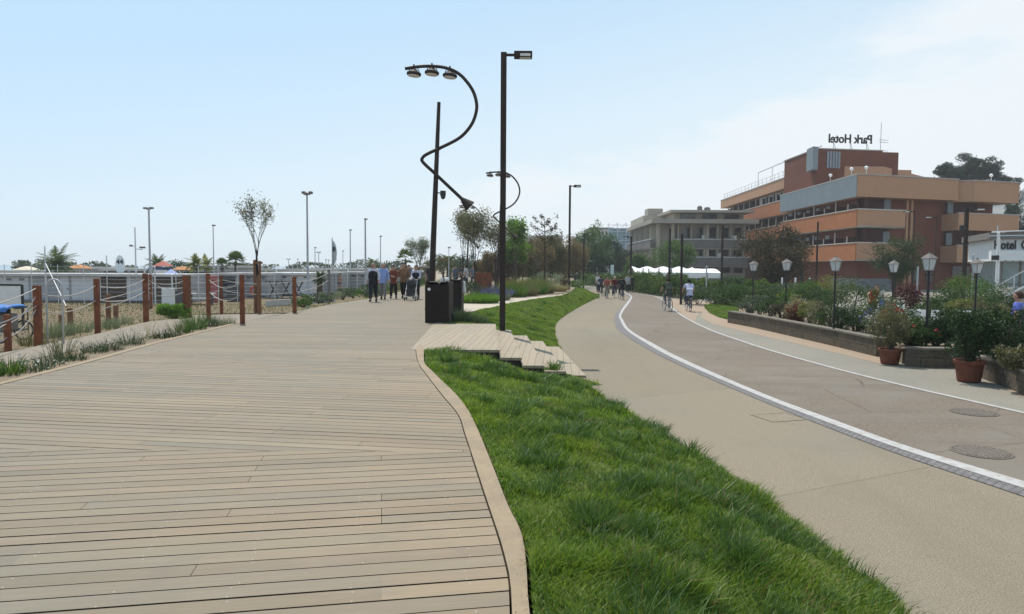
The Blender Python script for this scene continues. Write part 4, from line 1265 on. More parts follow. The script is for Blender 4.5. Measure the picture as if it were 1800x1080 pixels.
# ---------------------------------------------------------------- farther buildings
def block(name, label, x0, x1, y, dpt, z1, m, rows, cols, win=1.1, balc=None, wm_=None, roofm=None, sill=True):
    t = thing(name, label, 'building', ((x0 + x1) / 2, y, ROADZ))
    mb = MB(); mb.prism([(x0, y), (x1, y), (x1, y + dpt), (x0, y + dpt)], ROADZ, z1); mb.build('wall', m, t, True)
    mb = MB(); mb.prism([(x0 - .4, y - .4), (x1 + .4, y - .4), (x1 + .4, y + dpt), (x0 - .4, y + dpt)], z1 + .003, z1 + .4); mb.build('roof', roofm or COPING, t, True)
    stp = (z1 - ROADZ) / rows; cw = (x1 - x0) / cols
    for r in range(rows):
        z = ROADZ + stp * r + stp * .35
        mb = MB(); fb = MB()
        for c in range(cols):
            x = x0 + cw * (c + .5)
            mb.box((x, y - .01, z + stp * .22), (cw * .5, .12, stp * .44))
            fb.box((x, y - .05, z - .08), (cw * .62, .22, .12))
        mb.build_each('window', wm_ or GLASSD, t, True)
        fb.build_each('sill', COPING, t, True)
        if balc:
            bb = MB(); bb.prism([(x0 + .3, y - 1.5), (x1 - .3, y - 1.5), (x1 - .3, y - .09), (x0 + .3, y - .09)], z - .55, z - .42)
            bb.prism([(x0 + .3, y - 1.52), (x1 - .3, y - 1.52), (x1 - .3, y - 1.42), (x0 + .3, y - 1.42)], z - .56, z + .4)
            bb.build('balcony', balc, t, True)
    return t
S = thing('building_under_works', 'building wrapped in pale blue scaffold netting beside the grey apartment block', 'building', (24, 165, ROADZ))
mb = MB(); mb.prism([(22.5, 165), (33, 165), (33, 185), (22.5, 185)], ROADZ, 9.6); mb.build('wall', mat('blue_grey_wall', (0.17, 0.21, 0.25), .2, .3, .85), S, True)
NET = mat('scaffold_net', (0.30, 0.40, 0.46), .35, .5, .8)
mb = MB()
for k in range(6): mb.tube([(22 + 2.0 * k, 163.4, ROADZ), (22 + 2.0 * k, 163.4, 11.8)], .07, 5)
for z in (1.5, 3.6, 5.7, 7.8, 9.8, 11.3): mb.tube([(21.6, 163.4, z), (32.6, 163.4, z)], .07, 5)
for k in range(5): mb.tube([(22 + 2.0 * k, 163.4, 9.8), (24 + 2.0 * k, 163.4, 11.8)], .05, 4)
mb.build('scaffold', M_PALEM, S, True)
mb = MB(); mb.prism([(21.8, 163.6), (28.6, 163.6), (28.6, 163.7), (21.8, 163.7)], 4.6, 10.6); mb.build('netting', NET, S, True)
mb = MB(); fb = MB()
for z in (1.2, 4.2, 7.2):
    mb.box((30.7, 164.95, z + .7), (2.2, .2, 1.5)); fb.box((30.7, 164.9, z + .7), (2.9, .16, 2.2))
mb.build_each('window', GLASSD, S, True); fb.build_each('window_frame', M_WHITE, S, True)
block('apartment_building', 'pale cream building with flat dark roof above the green roadside trees', 22.5, 28.4, 205, 18, 12.6, mat('cream_render', (0.52, 0.49, 0.42), .1, .3, .85), 4, 6, roofm=DKGREY)
block('apartment_building', 'long low grey building behind the thin sapling with dark seed heads', 3.2, 16.5, 236, 16, 11.6, mat('pale_grey_render', (0.36, 0.37, 0.38), .15, .3, .85), 4, 11, balc=mat('glass_green', (0.24, 0.31, 0.31), .2, .5, .5))
block('apartment_building', 'distant grey block at the left of the brown shrubs and thin sapling', 2.0, 6.5, 190, 14, 9.2, mat('mid_grey_render', (0.30, 0.305, 0.31), .15, .3, .85), 3, 5)
block('hotel_building', 'white hotel block with grey balconies at the extreme right beyond the pine', 108, 132, 148, 24, 17.8, mat('offwhite_render', (0.62, 0.61, 0.58), .1, .3, .85), 5, 8, balc=M_WHITE)
# ---------------------------------------------------------------- white hotel pavilion at the right edge
V = thing('hotel_pavilion', 'white glazed pavilion with dark roof, black hotel lettering and a side stair', 'building', (36, 49, ROADZ))
def vp(n, mb, m, one=False): return (mb.build if one else mb.build_each)(n, m, V, True)
va = D(1746, 520, 50); va = Vector((va.x, 50, 0)); vb = va + Vector((9.5, -3.6, 0)); nrm = Vector((3.6, 9.5, 0)).normalized()
def vv(s, d=0.0):
    q = va + (vb - va).normalized() * s + nrm * d
    return (q.x, q.y)
mb = MB(); mb.prism([vv(0), vv(10), vv(10, 7), vv(0, 7)], ROADZ, -.15); vp('plinth', mb, SOFFIT)
mb = MB(); mb.prism([vv(.5, .3), vv(10, .3), vv(10, 7), vv(.5, 7)], -.15, 2.25); vp('glazing', mb, mat('curtained_glass', (0.16, 0.23, 0.245), .3, 1.2, .2, .6, c2=(0.27, 0.35, 0.36)))
mb = MB()
for k in range(8): q = .45 + k * 1.1; mb.prism([vv(q, .2), vv(q + .09, .2), vv(q + .09, .29), vv(q, .29)], -.15, 2.25)
mb.prism([vv(.45, .19), vv(10, .19), vv(10, .27), vv(.45, .27)], .6, .68)
vp('glazing_bars', mb, DKGREY, True)
mb = MB(); mb.prism([vv(-.15, -.5), vv(10, -.5), vv(10, 7), vv(-.15, 7)], 2.25, 3.749); vp('fascia', mb, M_WHITE)
mb = MB(); mb.prism([vv(-.5, -1.2), vv(10, -1.2), vv(10, -.51), vv(-.5, -.51)], 2.3, 2.95)
for k in range(24): q = -.5 + k * .43; mb.lathe([(.16, 0), (.19, .06), (.10, .1)], (*vv(q + .2, -1.1), 2.22), 8)
vp('awning', mb, M_WHITE, True)
mb = MB(); mb.prism([vv(-.6, -.8), vv(10, -.8), vv(10, 7.2), vv(-.6, 7.2)], 3.75, 4.2); vp('roof', mb, DKGREY)
mb = MB(); mb.prism([vv(-.62, -.86), vv(10, -.86), vv(10, -.79), vv(-.62, -.79)], 3.95, 4.02); mb.tube([(*vv(.0, -.3), 4.2), (*vv(0, -.3), 4.7)], .04, 5); mb.tube([(*vv(-.2, -.9), 4.25), (*vv(10, -.9), 4.5)], .04, 5); vp('roof_trim', mb, M_PALEM, True)
for word, s_ in (('Hotel', .42), ('Cou', 1.86)):
    me = text_mesh(word, .84, .05, 0, 1.05, .016)
    o = link('sign_lettering', me, M_BLACK, V)
    q = vv(s_, -.58)
    o.location = Vector((q[0], q[1], 3.08)) - V.location
    o.rotation_euler = (math.pi / 2, 0, math.atan2(-3.6, 9.5)); o.scale = (.66, 1, 1)
mb = MB()
a = D(1735, 540, 40); b2 = D(1815, 498, 37)
mb.tube([a, b2], .09, 6); mb.tube([a + Vector((0, 0, .9)), b2 + Vector((0, 0, .9))], .035, 5)
for t_ in (0.1, .35, .6, .85): q = a.lerp(b2, t_); mb.tube([q, q + Vector((0, 0, .9))], .03, 5)
vp('stair_rail', mb, M_PALEM, True)
mb = MB()
for k in range(7):
    q = a.lerp(b2, k / 7); q2 = a.lerp(b2, (k + 1) / 7)
    mb.prism([(q.x, q.y + .3), (q2.x, q2.y + .3), (q2.x, q2.y + 2), (q.x, q.y + 2)], ROADZ, q.z - .05)
vp('stair', mb, SOFFIT, True)
# ---------------------------------------------------------------- marquee
mq = thing('marquee', 'long white scalloped marquee roof on posts behind the clipped hedge', 'marquee', (17.5, 76, ROADZ))
TX0, TX1 = D(1116, 480, 76).x, D(1268, 480, 76).x
mb = MB(); N = 48; V_ = []; 
for i in range(N + 1):
    x = TX0 + (TX1 - TX0) * i / N
    ph = (i / N) * 5.2
    pk = abs(math.cos(math.pi * ph)) ** 1.5 * .24 * (1 if i < 36 else .15)
    for j in range(7):
        y = 76 + 5 * j / 6
        ed = 1 - abs(j / 3 - 1) ** 1.5
        V_.append((x, y, 1.08 + (.45 + pk) * ed))
F_ = [(i * 7 + j, i * 7 + j + 1, (i + 1) * 7 + j + 1, (i + 1) * 7 + j)[::-1] for i in range(N) for j in range(6)]
mb.add(V_, F_); mb.build('roof', M_WHITE, mq, True, True)
mb = MB(); mb.prism([(TX0, 75.97), (TX1, 75.97), (TX1, 76.0), (TX0, 76.0)], .55, 1.12); mb.build('valance', M_WHITE, mq, True)
mb = MB()
for k in range(8): mb.tube([(TX0 + (TX1 - TX0) * k / 7, 76.2, ROADZ), (TX0 + (TX1 - TX0) * k / 7, 76.2, 1.1)], .06, 6)
mb.build_each('post', M_PALEM, mq, True)
mb = MB(); mb.prism([(TX0, 80.4), (TX1, 80.4), (TX1, 80.5), (TX0, 80.5)], ROADZ, 1.1); mb.build('back_screen', mat('screen_glass', (0.20, 0.26, 0.27), .2, 1, .4), mq, True)
# ================================================================ lamps
GRP = 'curling lamp masts along the boardwalk'
YL = 27.0
bx = D(757, 500, YL).x
L1 = thing('curling_lamp', 'tall rust brown mast with curling arm and three dish lamps behind the litter bins', 'street lamp', (bx, YL, 0), 0, GRP)
def loc(px, py, dy=0.0):
    p = D(px, py, YL); return Vector((p.x - bx, dy, p.z))
mb = MB(); ptop = loc(771.6, 180)
mb.tube([(0, 0, 0), (ptop.x * .5, 0, ptop.z * .5), ptop], [.125, .10, .065], 12)
mb.lathe([(.24, 0), (.24, .03), (.14, .05)], n=16)
mb.build('pole', M_DARK, L1, smooth=False)
arm = [loc(x, y, -.14) for x, y in ((713, 123), (735, 119.5), (759, 118.5), (784, 121.4), (806, 131), (821.7, 146.6), (832.7, 164), (838, 183), (837.4, 198.5), (831, 217.4), (818.5, 234.7), (802.8, 247.3), (774.5, 261.5), (752, 272), (743.5, 279), (744.5, 286.7), (768, 308.7), (817, 355))]
mb = MB(); mb.tube(smooth(arm, 4), .062, 8); mb.build('arm', M_DARK, L1, smooth=True)
mb = MB(); a = arm[-1]; dd = (arm[-1] - arm[-2]).normalized()
mb.tube([a - dd * .15, a + dd * .28, a + dd * .30], [.07, .24, .02], 14); mb.build('arm_cone', M_DARK, L1, smooth=False)
for q in ((374, 345), (300, 300)): pass
mb = MB()
for (x, y) in ((772, 262.5), (768, 308.7)):
    p = loc(x, y, -.07); mb.box(p, (.09, .18, .09))
mb.build_each('bracket', M_DARK, L1)
for (x, y) in ((728.5, 131.5), (760, 129.5), (791.5, 134.5)):
    c = loc(x, y, -.14)
    mb = MB()
    mb.lathe([(.04, .17), (.10, .15), (.16, .08), (.26, .03), (.275, -.02), (.25, -.07), (.02, -.075)], (0, 0, 0), 18)
    mb.xform(Matrix.Translation(c) @ Matrix.Rotation(R(5), 4, 'Y'))
    h = mb.build('lamp_dish', M_DARK, L1, smooth=False)
    mb = MB(); mb.lathe([(.225, -.078), (.215, -.10), (.10, -.115), (.01, -.118)], (0, 0, 0), 18); mb.xform(Matrix.Translation(c) @ Matrix.Rotation(R(5), 4, 'Y'))
    mb.build('lens', M_LENS, h)
    mb = MB(); mb.tube([c + Vector((-.2, 0, .06)), c + Vector((-.12, 0, .22)), c + Vector((0, 0, .26)), c + Vector((.12, 0, .22)), c + Vector((.2, 0, .06))], .018, 5); mb.tube([c + Vector((0, 0, .15)), c + Vector((0, 0, .34))], .03, 6)
    mb.build('yoke', M_DARK, h)
L2 = copy_tree(L1); p = D(874, 500, 56.5); L2.location = (p.x, 56.5, 0); L2['label'] = 'curling lamp mast half hidden by the square lamp post, rising from the planting bed'
L3 = copy_tree(L1); p = D(820, 500, 87); L3.location = (p.x, 87, 0); L3['label'] = 'farthest curling lamp mast, its arm just above the olive brown tree'
c = loc(778, 342, -.05)
cm = thing('security_camera', 'black dome security camera clamped to the curling lamp mast', 'camera', (bx, YL, 0))
mb = MB(); mb.bbox(c + Vector((.02, 0, .03)), (.2, .2, .2), .02); mb.build('housing', M_BLACK, cm)
mb = MB(); mb.lathe([(.09, 0), (.085, -.06), (.05, -.11), (.01, -.12)], c + Vector((.02, 0, -.07)), 12); mb.build('dome', GLASSD, cm)
mb = MB(); mb.tube([c + Vector((-.2, 0, .05)), c + Vector((-.06, 0, .05))], .025, 6); mb.build('arm', M_BLACK, cm)
# square posts with a flat LED head
def square_lamp(px, pybase, z, pytop, label, w=.15, head=1, hl=.5, group='square lamp posts', cams=False, Y=None):
    b = G(px, pybase, z) if Y is None else Vector((D(px, pybase, Y).x, Y, z))
    H_ = D(px, pytop, b.y).z - z
    t = thing('street_lamp', label, 'street lamp', b, 0, group)
    mb = MB(); mb.box((0, 0, H_ / 2 - .3), (w, w, H_ + .6)); mb.build('pole', M_DARK, t)
    if head:
        s = head
        mb = MB(); mb.box((s * (w / 2 + .1), 0, H_ - .06), (.22, .07, .06)); mb.build('arm', M_DARK, t)
        mb = MB(); mb.bbox((s * (w / 2 + .2 + hl / 2), 0, H_ - .06), (hl, .26, .17 if hl < .7 else .1), .02); h = mb.build('lamp_head', M_DARK, t)
        mb = MB(); mb.box((s * (w / 2 + .2 + hl * .62), 0, H_ - .06 - (.087 if hl < .7 else .052)), (hl * .6, .2, .008)); mb.box((s * (w / 2 + .2 + hl * .62), -.132, H_ - .085), (hl * .56, .006, .07)); mb.build('lens', M_LENS, h)
    if cams:
        mb = MB(); mb.bbox((-.25, -.05, H_ * .80), (.28, .2, .36), .03); mb.build('speaker', M_BLACK, t)
    return t
square_lamp(883, 580, -.12, 93, 'tallest dark brown square lamp post, standing in the notch beside the timber stair', .16)
square_lamp(1000, 521, -.45, 326, 'slim dark square lamp post rising from the far grass bank', .14)
square_lamp(1025.5, 511, ROADZ, 410, 'small distant lamp post at the end of the far grass bank', .14)
square_lamp(1196.7, 535.5, ROADZ, 411, 'dark headless post standing on the pink crossing between the two near cyclists', .13, 0)
square_lamp(1176, 500, ROADZ, 402, 'dark lamp post behind the hedge above the cyclist in green', .14, 0, Y=56)
square_lamp(1108.5, 495, ROADZ, 416, 'distant dark lamp post before the beige end of the apartment block', .16, -1, .5, Y=72)
square_lamp(1268, 500, ROADZ, 396, 'dark lamp post between the grey apartment block and the hotel', .13, 0, Y=54)
square_lamp(1435, 487, ROADZ, 390, 'thin dark lamp post in front of the lowest orange hotel parapet', .11, 0, Y=58)
square_lamp(1693.5, 516, ROADZ, 366, 'black lamp post with speaker box and long flat arm before the hotel wing', .17, 1, .75, cams=True, Y=42)
square_lamp(1603.5, 490, ROADZ, 371, 'very thin lamp post beside the pale hotel ribs', .07, -1, .8, Y=66)
square_lamp(1642, 490, ROADZ, 381, 'very thin lamp post in front of the plain terracotta hotel wall', .06, -1, .9, Y=66)
# grey lamp and floodlight masts on the beach
def mast(px, pytop, Y, label, n=1, r=.07, style='flood', m=None, z=SANDZ, group='floodlight masts on the beach'):
    b = Vector((D(px, 480, Y).x, Y, z)); H_ = D(px, pytop, Y).z - z
    t = thing('floodlight_mast', label, 'light mast', b, 0, group)
    mb = MB(); mb.tube([(0, 0, -.1), (0, 0, H_)], [r, r * .7], 8); mb.build('pole', m or M_GREYM, t)
    hm = MATS['dark_grey_band']
    for k in range(n):
        s = (k - (n - 1) / 2)
        hs = .17 if n == 3 else .28
        mb = MB(); mb.bbox((s * (.46 if n == 2 else .16) if n > 1 else .04, (-.12 if k % 2 else .04), H_ + .03 - (.07 if k == 1 and n == 3 else 0)), (hs, .24, .12), .04)
        h = mb.build('lamp_head', hm, t)
    if n > 1:
        mb = MB(); mb.box((0, 0, H_ - .06), (.30 * (n - 1) if n == 2 else .3, .05, .05)); mb.build('crossbar', M_GREYM, t)
    return t
mast(541, 340, 33, 'tall pale grey lamp mast with three heads by the edge of the boardwalk', 3, .056, z=-.3)
mast(264, 367, 48, 'pale double headed floodlight mast beside the thin yard mast', 2, .08)
mast(376, 397, 62, 'thin mast with one black floodlight left of the bare young tree', 1, .06)
mast(616, 405, 75, 'grey mast with single flat lamp left of the walkers', 1, .08)
mast(642.5, 386, 60, 'taller grey mast just left of the walker in the black vest', 1, .09)
mast(669, 416, 80, 'thin grey mast above the walker in the blue shirt', 1, .07)
mast(554, 436, 90, 'short mast with round floodlight right of the tall three headed mast', 1, .07)
mast(560.5, 444, 100, 'short double headed mast right of the tall three headed mast', 2, .07)
mast(507.5, 456, 120, 'small distant double mast left of the three headed mast', 2, .07)
mast(523.5, 456, 122, 'small distant mast close to the three headed mast', 1, .07)
mast(573, 457, 115, 'small distant mast left of the feather flag', 1, .07)
mast(577.5, 458, 112, 'small distant mast touching the left side of the feather flag', 1, .06)
mast(590.5, 456, 110, 'small distant mast at the right side of the feather flag', 1, .06)
mast(603, 442, 100, 'thin mast with black floodlight right of the feather flag', 1, .06)
mast(631, 458, 105, 'small double mast between the two tall grey masts', 2, .07)
mast(789, 436, 70, 'thin white mast in front of the palm right of the curling lamp', 1, .05, m=M_PALEM)
# yard mast with cross arms and lamps
b = Vector((D(239, 480, 50).x, 50, SANDZ)); H_ = D(239, 400, 50).z - SANDZ
t = thing('yard_mast', 'thin white mast with cross arms left of the double headed floodlight', 'mast', b)
mb = MB(); mb.tube([(0, 0, 0), (0, 0, H_)], [.06, .04], 8); mb.build('pole', M_PALEM, t)
mb = MB(); mb.tube([(-.25, 0, H_ - 1.3), (0, 0, H_ - 1.3)], .03, 5); mb.tube([(0, 0, H_ - 1.5), (.5, 0, H_ - 1.55)], .03, 5); mb.build('cross_arm', M_GREYM, t)
mb = MB(); mb.bbox((-.3, 0, H_ - 1.28), (.2, .16, .12), .02); mb.build('lamp_head', MATS['dark_grey_band'], t)
mb = MB(); mb.bbox((.5, 0, H_ - 1.4), (.36, .2, .13), .03); q = mb.build('lamp_head', MATS['dark_grey_band'], t)
# leaning white pole with a stay
b = Vector((D(80, 480, 46).x, 46, SANDZ)); H_ = D(79, 433, 46).z - SANDZ
t = thing('stayed_pole', 'thin white pole with a diagonal stay in front of the huts', 'pole', b)
mb = MB(); mb.tube([(0, 0, 0), (0, 0, H_)], [.06, .035], 7); mb.build('pole', M_PALEM, t)
q = D(116, 538, 42.5) - b
mb = MB(); mb.tube([(0, 0, H_ * .72), q], .028, 6); mb.build('stay', M_GREYM, t)
for px, pt, Y, lb in ((272, 470, 47, 'thin white post in front of the playground kiosk'), (302, 484, 47, 'short thin white post below the blue gazebo'), (188, 450, 60, 'thin white pole left of the oval number sign'), (254, 468, 50, 'short white pole between yard mast and double floodlight')):
    b = Vector((D(px, 480, Y).x, Y, SANDZ)); H_ = D(px, pt, Y).z - SANDZ
    mb = MB(); mb.tube([(0, 0, 0), (0, 0, H_)], .05, 7); mb.lathe([(.07, H_), (.07, H_ + .03), (.02, H_ + .05)], n=8)
    o = mb.build('white_pole', M_PALEM); o.location = b; tag(o, lb, 'pole', 'thin white beach poles')
# ================================================================ rope fence
posts = {}
def rpost(key, px, py, top, label, z=-.04, w=.115, m=None, sec_=True):
    b = G(px, py, z)
    H_ = D(px, top, b.y).z - z
    t = thing('rope_post', label, 'post', b, 0, 'posts of the rope fence')
    mb = MB(); mb.bbox((0, 0, H_ / 2 - .15), (w, w, H_ + .3), .012, R(8)); mb.build('post', m or M_CORTEN, t)
    posts[key] = (t, H_, b)
    return t
rpost('a', 14.5, 614, 553, 'short rust brown rope post in front of the blue pedal cart', w=.10)
rpost('b', 68, 605, 502, 'rust brown rope post in front of the grey metal hoop', w=.13)
rpost('c', 172, 584, 490, 'rust brown rope post between the white hut and the brown slatted hut')
rpost('d', 257, 564, 481, 'rust brown rope post beside the bright green ramp bush', w=.13)
rpost('e', 326, 558.5, 484, 'left one of the close pair of rust brown rope posts')
rpost('f', 333, 557.5, 484, 'right one of the close pair of rust brown rope posts', m=M_POSTW)
rpost('g', 367, 565, 481, 'rust brown rope post nearest the corner tufts of the planting strip', w=.11)
rpost('h', 389.5, 551.5, 484, 'rust brown rope post in front of the dark booth opening', w=.10)
rpost('i', 426.5, 572, 483, 'rust brown rope post standing on the boardwalk corner', w=.12)
rpost('j', 455, 552, 485, 'wooden rope post right in front of the bare young tree', w=.11, m=M_POSTW)
rpost('k', 518, 552.5, 487, 'rust brown rope post left of the tall pale grey lamp mast', w=.13)
rpost('l', 578.5, 536, 474, 'grey weathered post right of the tall pale grey lamp mast', w=.13, m=mat('weathered_post', (0.21, 0.195, 0.185), .3, 6, .9), z=-.3)
rpost('m', 265.5, 537, 483, 'rust brown post just behind the post at the green ramp bush', z=-.85, w=.15)
for key, px, py, top, lb in (('n', 191, 566, 518, 'short brown stake behind the fence below the brown slatted hut'), ('o', 204, 567, 537, 'lower brown stake right of another short stake below the slatted hut'), ('p', 124, 575, 542, 'split brown stake in the dry grass left of the slatted hut'), ('q', 108, 572, 553, 'shortest brown stake in the dry grass near the grey hoop')):
    rpost(key, px, py, top, lb, z=-.55, w=.14, m=M_POSTW)
def rope(a, b_, h=(.16, .52), sag=.16, lb=None):
    t, H1, p1 = posts[a]
    if isinstance(b_, str): _, H2, p2 = posts[b_]
    else: H2, p2 = b_
    for hh in h:
        s = Vector((0, 0, H1 - hh)); e = Vector(p2) + Vector((0, 0, H2 - hh)) - Vector(p1)
        pts = []
        for k in range(13):
            u = k / 12; q = s.lerp(e, u); q.z -= sag * 4 * u * (1 - u); pts.append(q)
        mb = MB(); mb.tube(pts, .0115, 6); mb.build('rope', M_ROPE, t, smooth=True)
rope('b', 'c'); rope('c', 'd'); rope('d', 'e'); rope('g', 'i', sag=.25); rope('h', 'k', sag=.12); rope('f', 'h', sag=.1)
rope('a', 'b', (.18, .45), .12); rope('k', 'l', sag=.12)
rope('b', (1.2, G(-190, 690, -.04)), (.05, .42), .22)
rope('a', (.72, G(-190, 690, -.04)), (.18, .45), .12)
rope('c', 'm', (.55, .8), .1); rope('m', 'e', (.4,), .2)
# ================================================================ litter bins
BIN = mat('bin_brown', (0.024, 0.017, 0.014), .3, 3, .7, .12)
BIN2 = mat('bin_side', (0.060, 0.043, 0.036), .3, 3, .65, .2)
def litter_bin(p, wd, dp, ht, label, rz=0.0):
    t = thing('litter_bin', label, 'litter bin', p, rz, 'litter bin pair beside the boardwalk')
    mb = MB(); mb.bbox((0, -dp / 2, ht * .46), (wd, .03, ht * .92), .006); mb.build('front_panel', BIN, t)
    mb = MB(); mb.bbox((wd / 2 - .015, .018, ht * .5), (.03, dp - .01, ht), .006); mb.build('side_panel', BIN2, t)
    mb = MB(); mb.bbox((-wd / 2 + .015, .018, ht * .5), (.03, dp - .01, ht), .006); mb.build('side_panel', BIN2, t)
    mb = MB(); mb.bbox((0, dp / 2, ht * .46), (wd - .07, .03, ht * .92), .006); mb.build('back_panel', BIN, t)
    mb = MB(); mb.box((0, 0, .05), (wd - .07, dp - .05, .1)); mb.build('base', BIN, t)
    for sx in (-1, 1):
        for sy in (-1, 1):
            mb = MB(); mb.box((sx * wd * .40, sy * dp * .40, ht * .96), (.07, .07, .14)); mb.build('corner_post', BIN, t)
    for sx in (-.19, .17):
        mb = MB(); mb.lathe([(.12, 0), (.14, .05), (.135, .075), (.06, .10), (.01, .10)], (sx * wd * 1.1, 0, ht * .9), 14); h = mb.build('mouth', BIN, t)
        mb = MB(); mb.lathe([(.10, 0), (.10, ht * .7)], (sx * wd * 1.1, 0, .15), 12); mb.build('liner', M_BLACK, t)
    mb = MB(); mb.box((0, 0, ht * .995), (wd * .93, dp * .9, .014)); mb.build('lid', BIN2, t)
    return t
pb = G(747, 568, 0)
w1 = .70
b1 = litter_bin((pb.x + w1 / 2 + .02, pb.y + .50, 0), w1, .92, 1.19, 'large dark brown litter bin with a round white sticker beside the boardwalk', R(-3))
mb = MB(); mb.lathe([(.045, 0), (.045, .004)], n=16); mb.xform(Matrix.Translation((-.23, -.478, .98)) @ Matrix.Rotation(R(90), 4, 'X')); mb.build('sticker', M_WHITE, b1)
p2 = G(795, 549, 0)
b2 = litter_bin((p2.x + .14, p2.y + .35, 0), .42, .7, 1.16, 'second dark brown litter bin standing behind the large one', R(-3))
for k, (dx, lb) in enumerate(((.12, 'white paper cup left standing on the large litter bin'), (.27, 'crumpled white paper ball left on the large litter bin'))):
    mb = MB()
    if k: 
        mb.lathe([(.01, 0), (.06, .02), (.075, .07), (.05, .12), (.01, .13)], n=9)
    else:
        mb.lathe([(.035, 0), (.045, .11), (.047, .115), (.04, .112), (.01, .112)], n=12)
    o = mb.build('paper_cup' if k == 0 else 'paper_ball', M_WHITE); o.location = (pb.x + .35 + dx, pb.y + .22, 1.195)
    tag(o, lb, 'litter')
mb = MB(); mb.lathe([(.02, -.02), (.05, -.05), (.07, -.16), (.10, -.34), (.085, -.44), (.02, -.47)], n=12)
mb.v = [(x * (1 + .3 * math.sin(7 * z)), y * .6, z) for x, y, z in mb.v]
o = mb.build('plastic_bag', M_WHITE, smooth=True); o.location = (p2.x + .40, p2.y + .3, 1.13)
tag(o, 'white plastic bag hanging at the right side of the second litter bin', 'bag')
mb = MB(); mb.bbox((0, 0, .62), (.95, .16, 1.34), .015); o = mb.build('rusty_panel', M_CORTEN)
q = D(849.5, 500, 40); o.location = (q.x, 40, 0); tag(o, 'rusty steel panel standing upright among the planting bed shrubs', 'panel')
# ================================================================ people
def cmat(c, nm):
    return mat('%s_%d_%d_%d' % (nm, c[0] * 255, c[1] * 255, c[2] * 255), c, .22, 9, .85, .15)
SKIN = mat('skin', (0.42, 0.235, 0.16), .08, 8, .55, .3)
def skin(name, J, E, m, parent, root='pelvis', sub=2):
    keys = []
    for a, b in E:
        for k in (a, b):
            if k not in keys: keys.append(k)
    if root in keys: keys.remove(root); keys.insert(0, root)
    me = bpy.data.meshes.new(name)
    me.from_pydata([J[k][0] for k in keys], [(keys.index(a), keys.index(b)) for a, b in E], [])
    o = link(name, me, m, parent)
    md = o.modifiers.new('skin', 'SKIN'); md.use_smooth_shade = True
    sv = me.skin_vertices[0].data
    for i, k in enumerate(keys):
        r = J[k][1]
        sv[i].radius = (r * 1.14, r * 1.14) if r > .012 else (r, r)
        sv[i].use_root = (i == 0)
    s = o.modifiers.new('sub', 'SUBSURF'); s.levels = sub; s.render_levels = sub
    return o
def pose_joints(P):
    """P: dict of overrides in metres for a 1.75 m body facing +Y"""
    J = {'pelvis': ((0, 0, .96), .125), 'waist': ((0, .0, 1.08), .122), 'chest': ((0, .01, 1.30), .135), 'neck': ((0, .01, 1.46), .055), 'jaw': ((0, .035, 1.545), .066), 'head': ((0, .02, 1.635), .100), 'top': ((0, .01, 1.70), .076)}
    for s, n in ((-1, 'l'), (1, 'r')):
        J['sh' + n] = ((s * .17, 0, 1.415), .068); J['el' + n] = ((s * .235, -.03, 1.14), .046); J['wr' + n] = ((s * .245, .05, .90), .030); J['ha' + n] = ((s * .245, .075, .83), .034)
        J['hi' + n] = ((s * .085, 0, .90), .10); J['kn' + n] = ((s * .095, .02, .50), .064); J['an' + n] = ((s * .095, -.01, .085), .042); J['to' + n] = ((s * .105, .15, .035), .034)
    for k, v in P.items():
        if k in J: J[k] = (v, J[k][1])
    return J
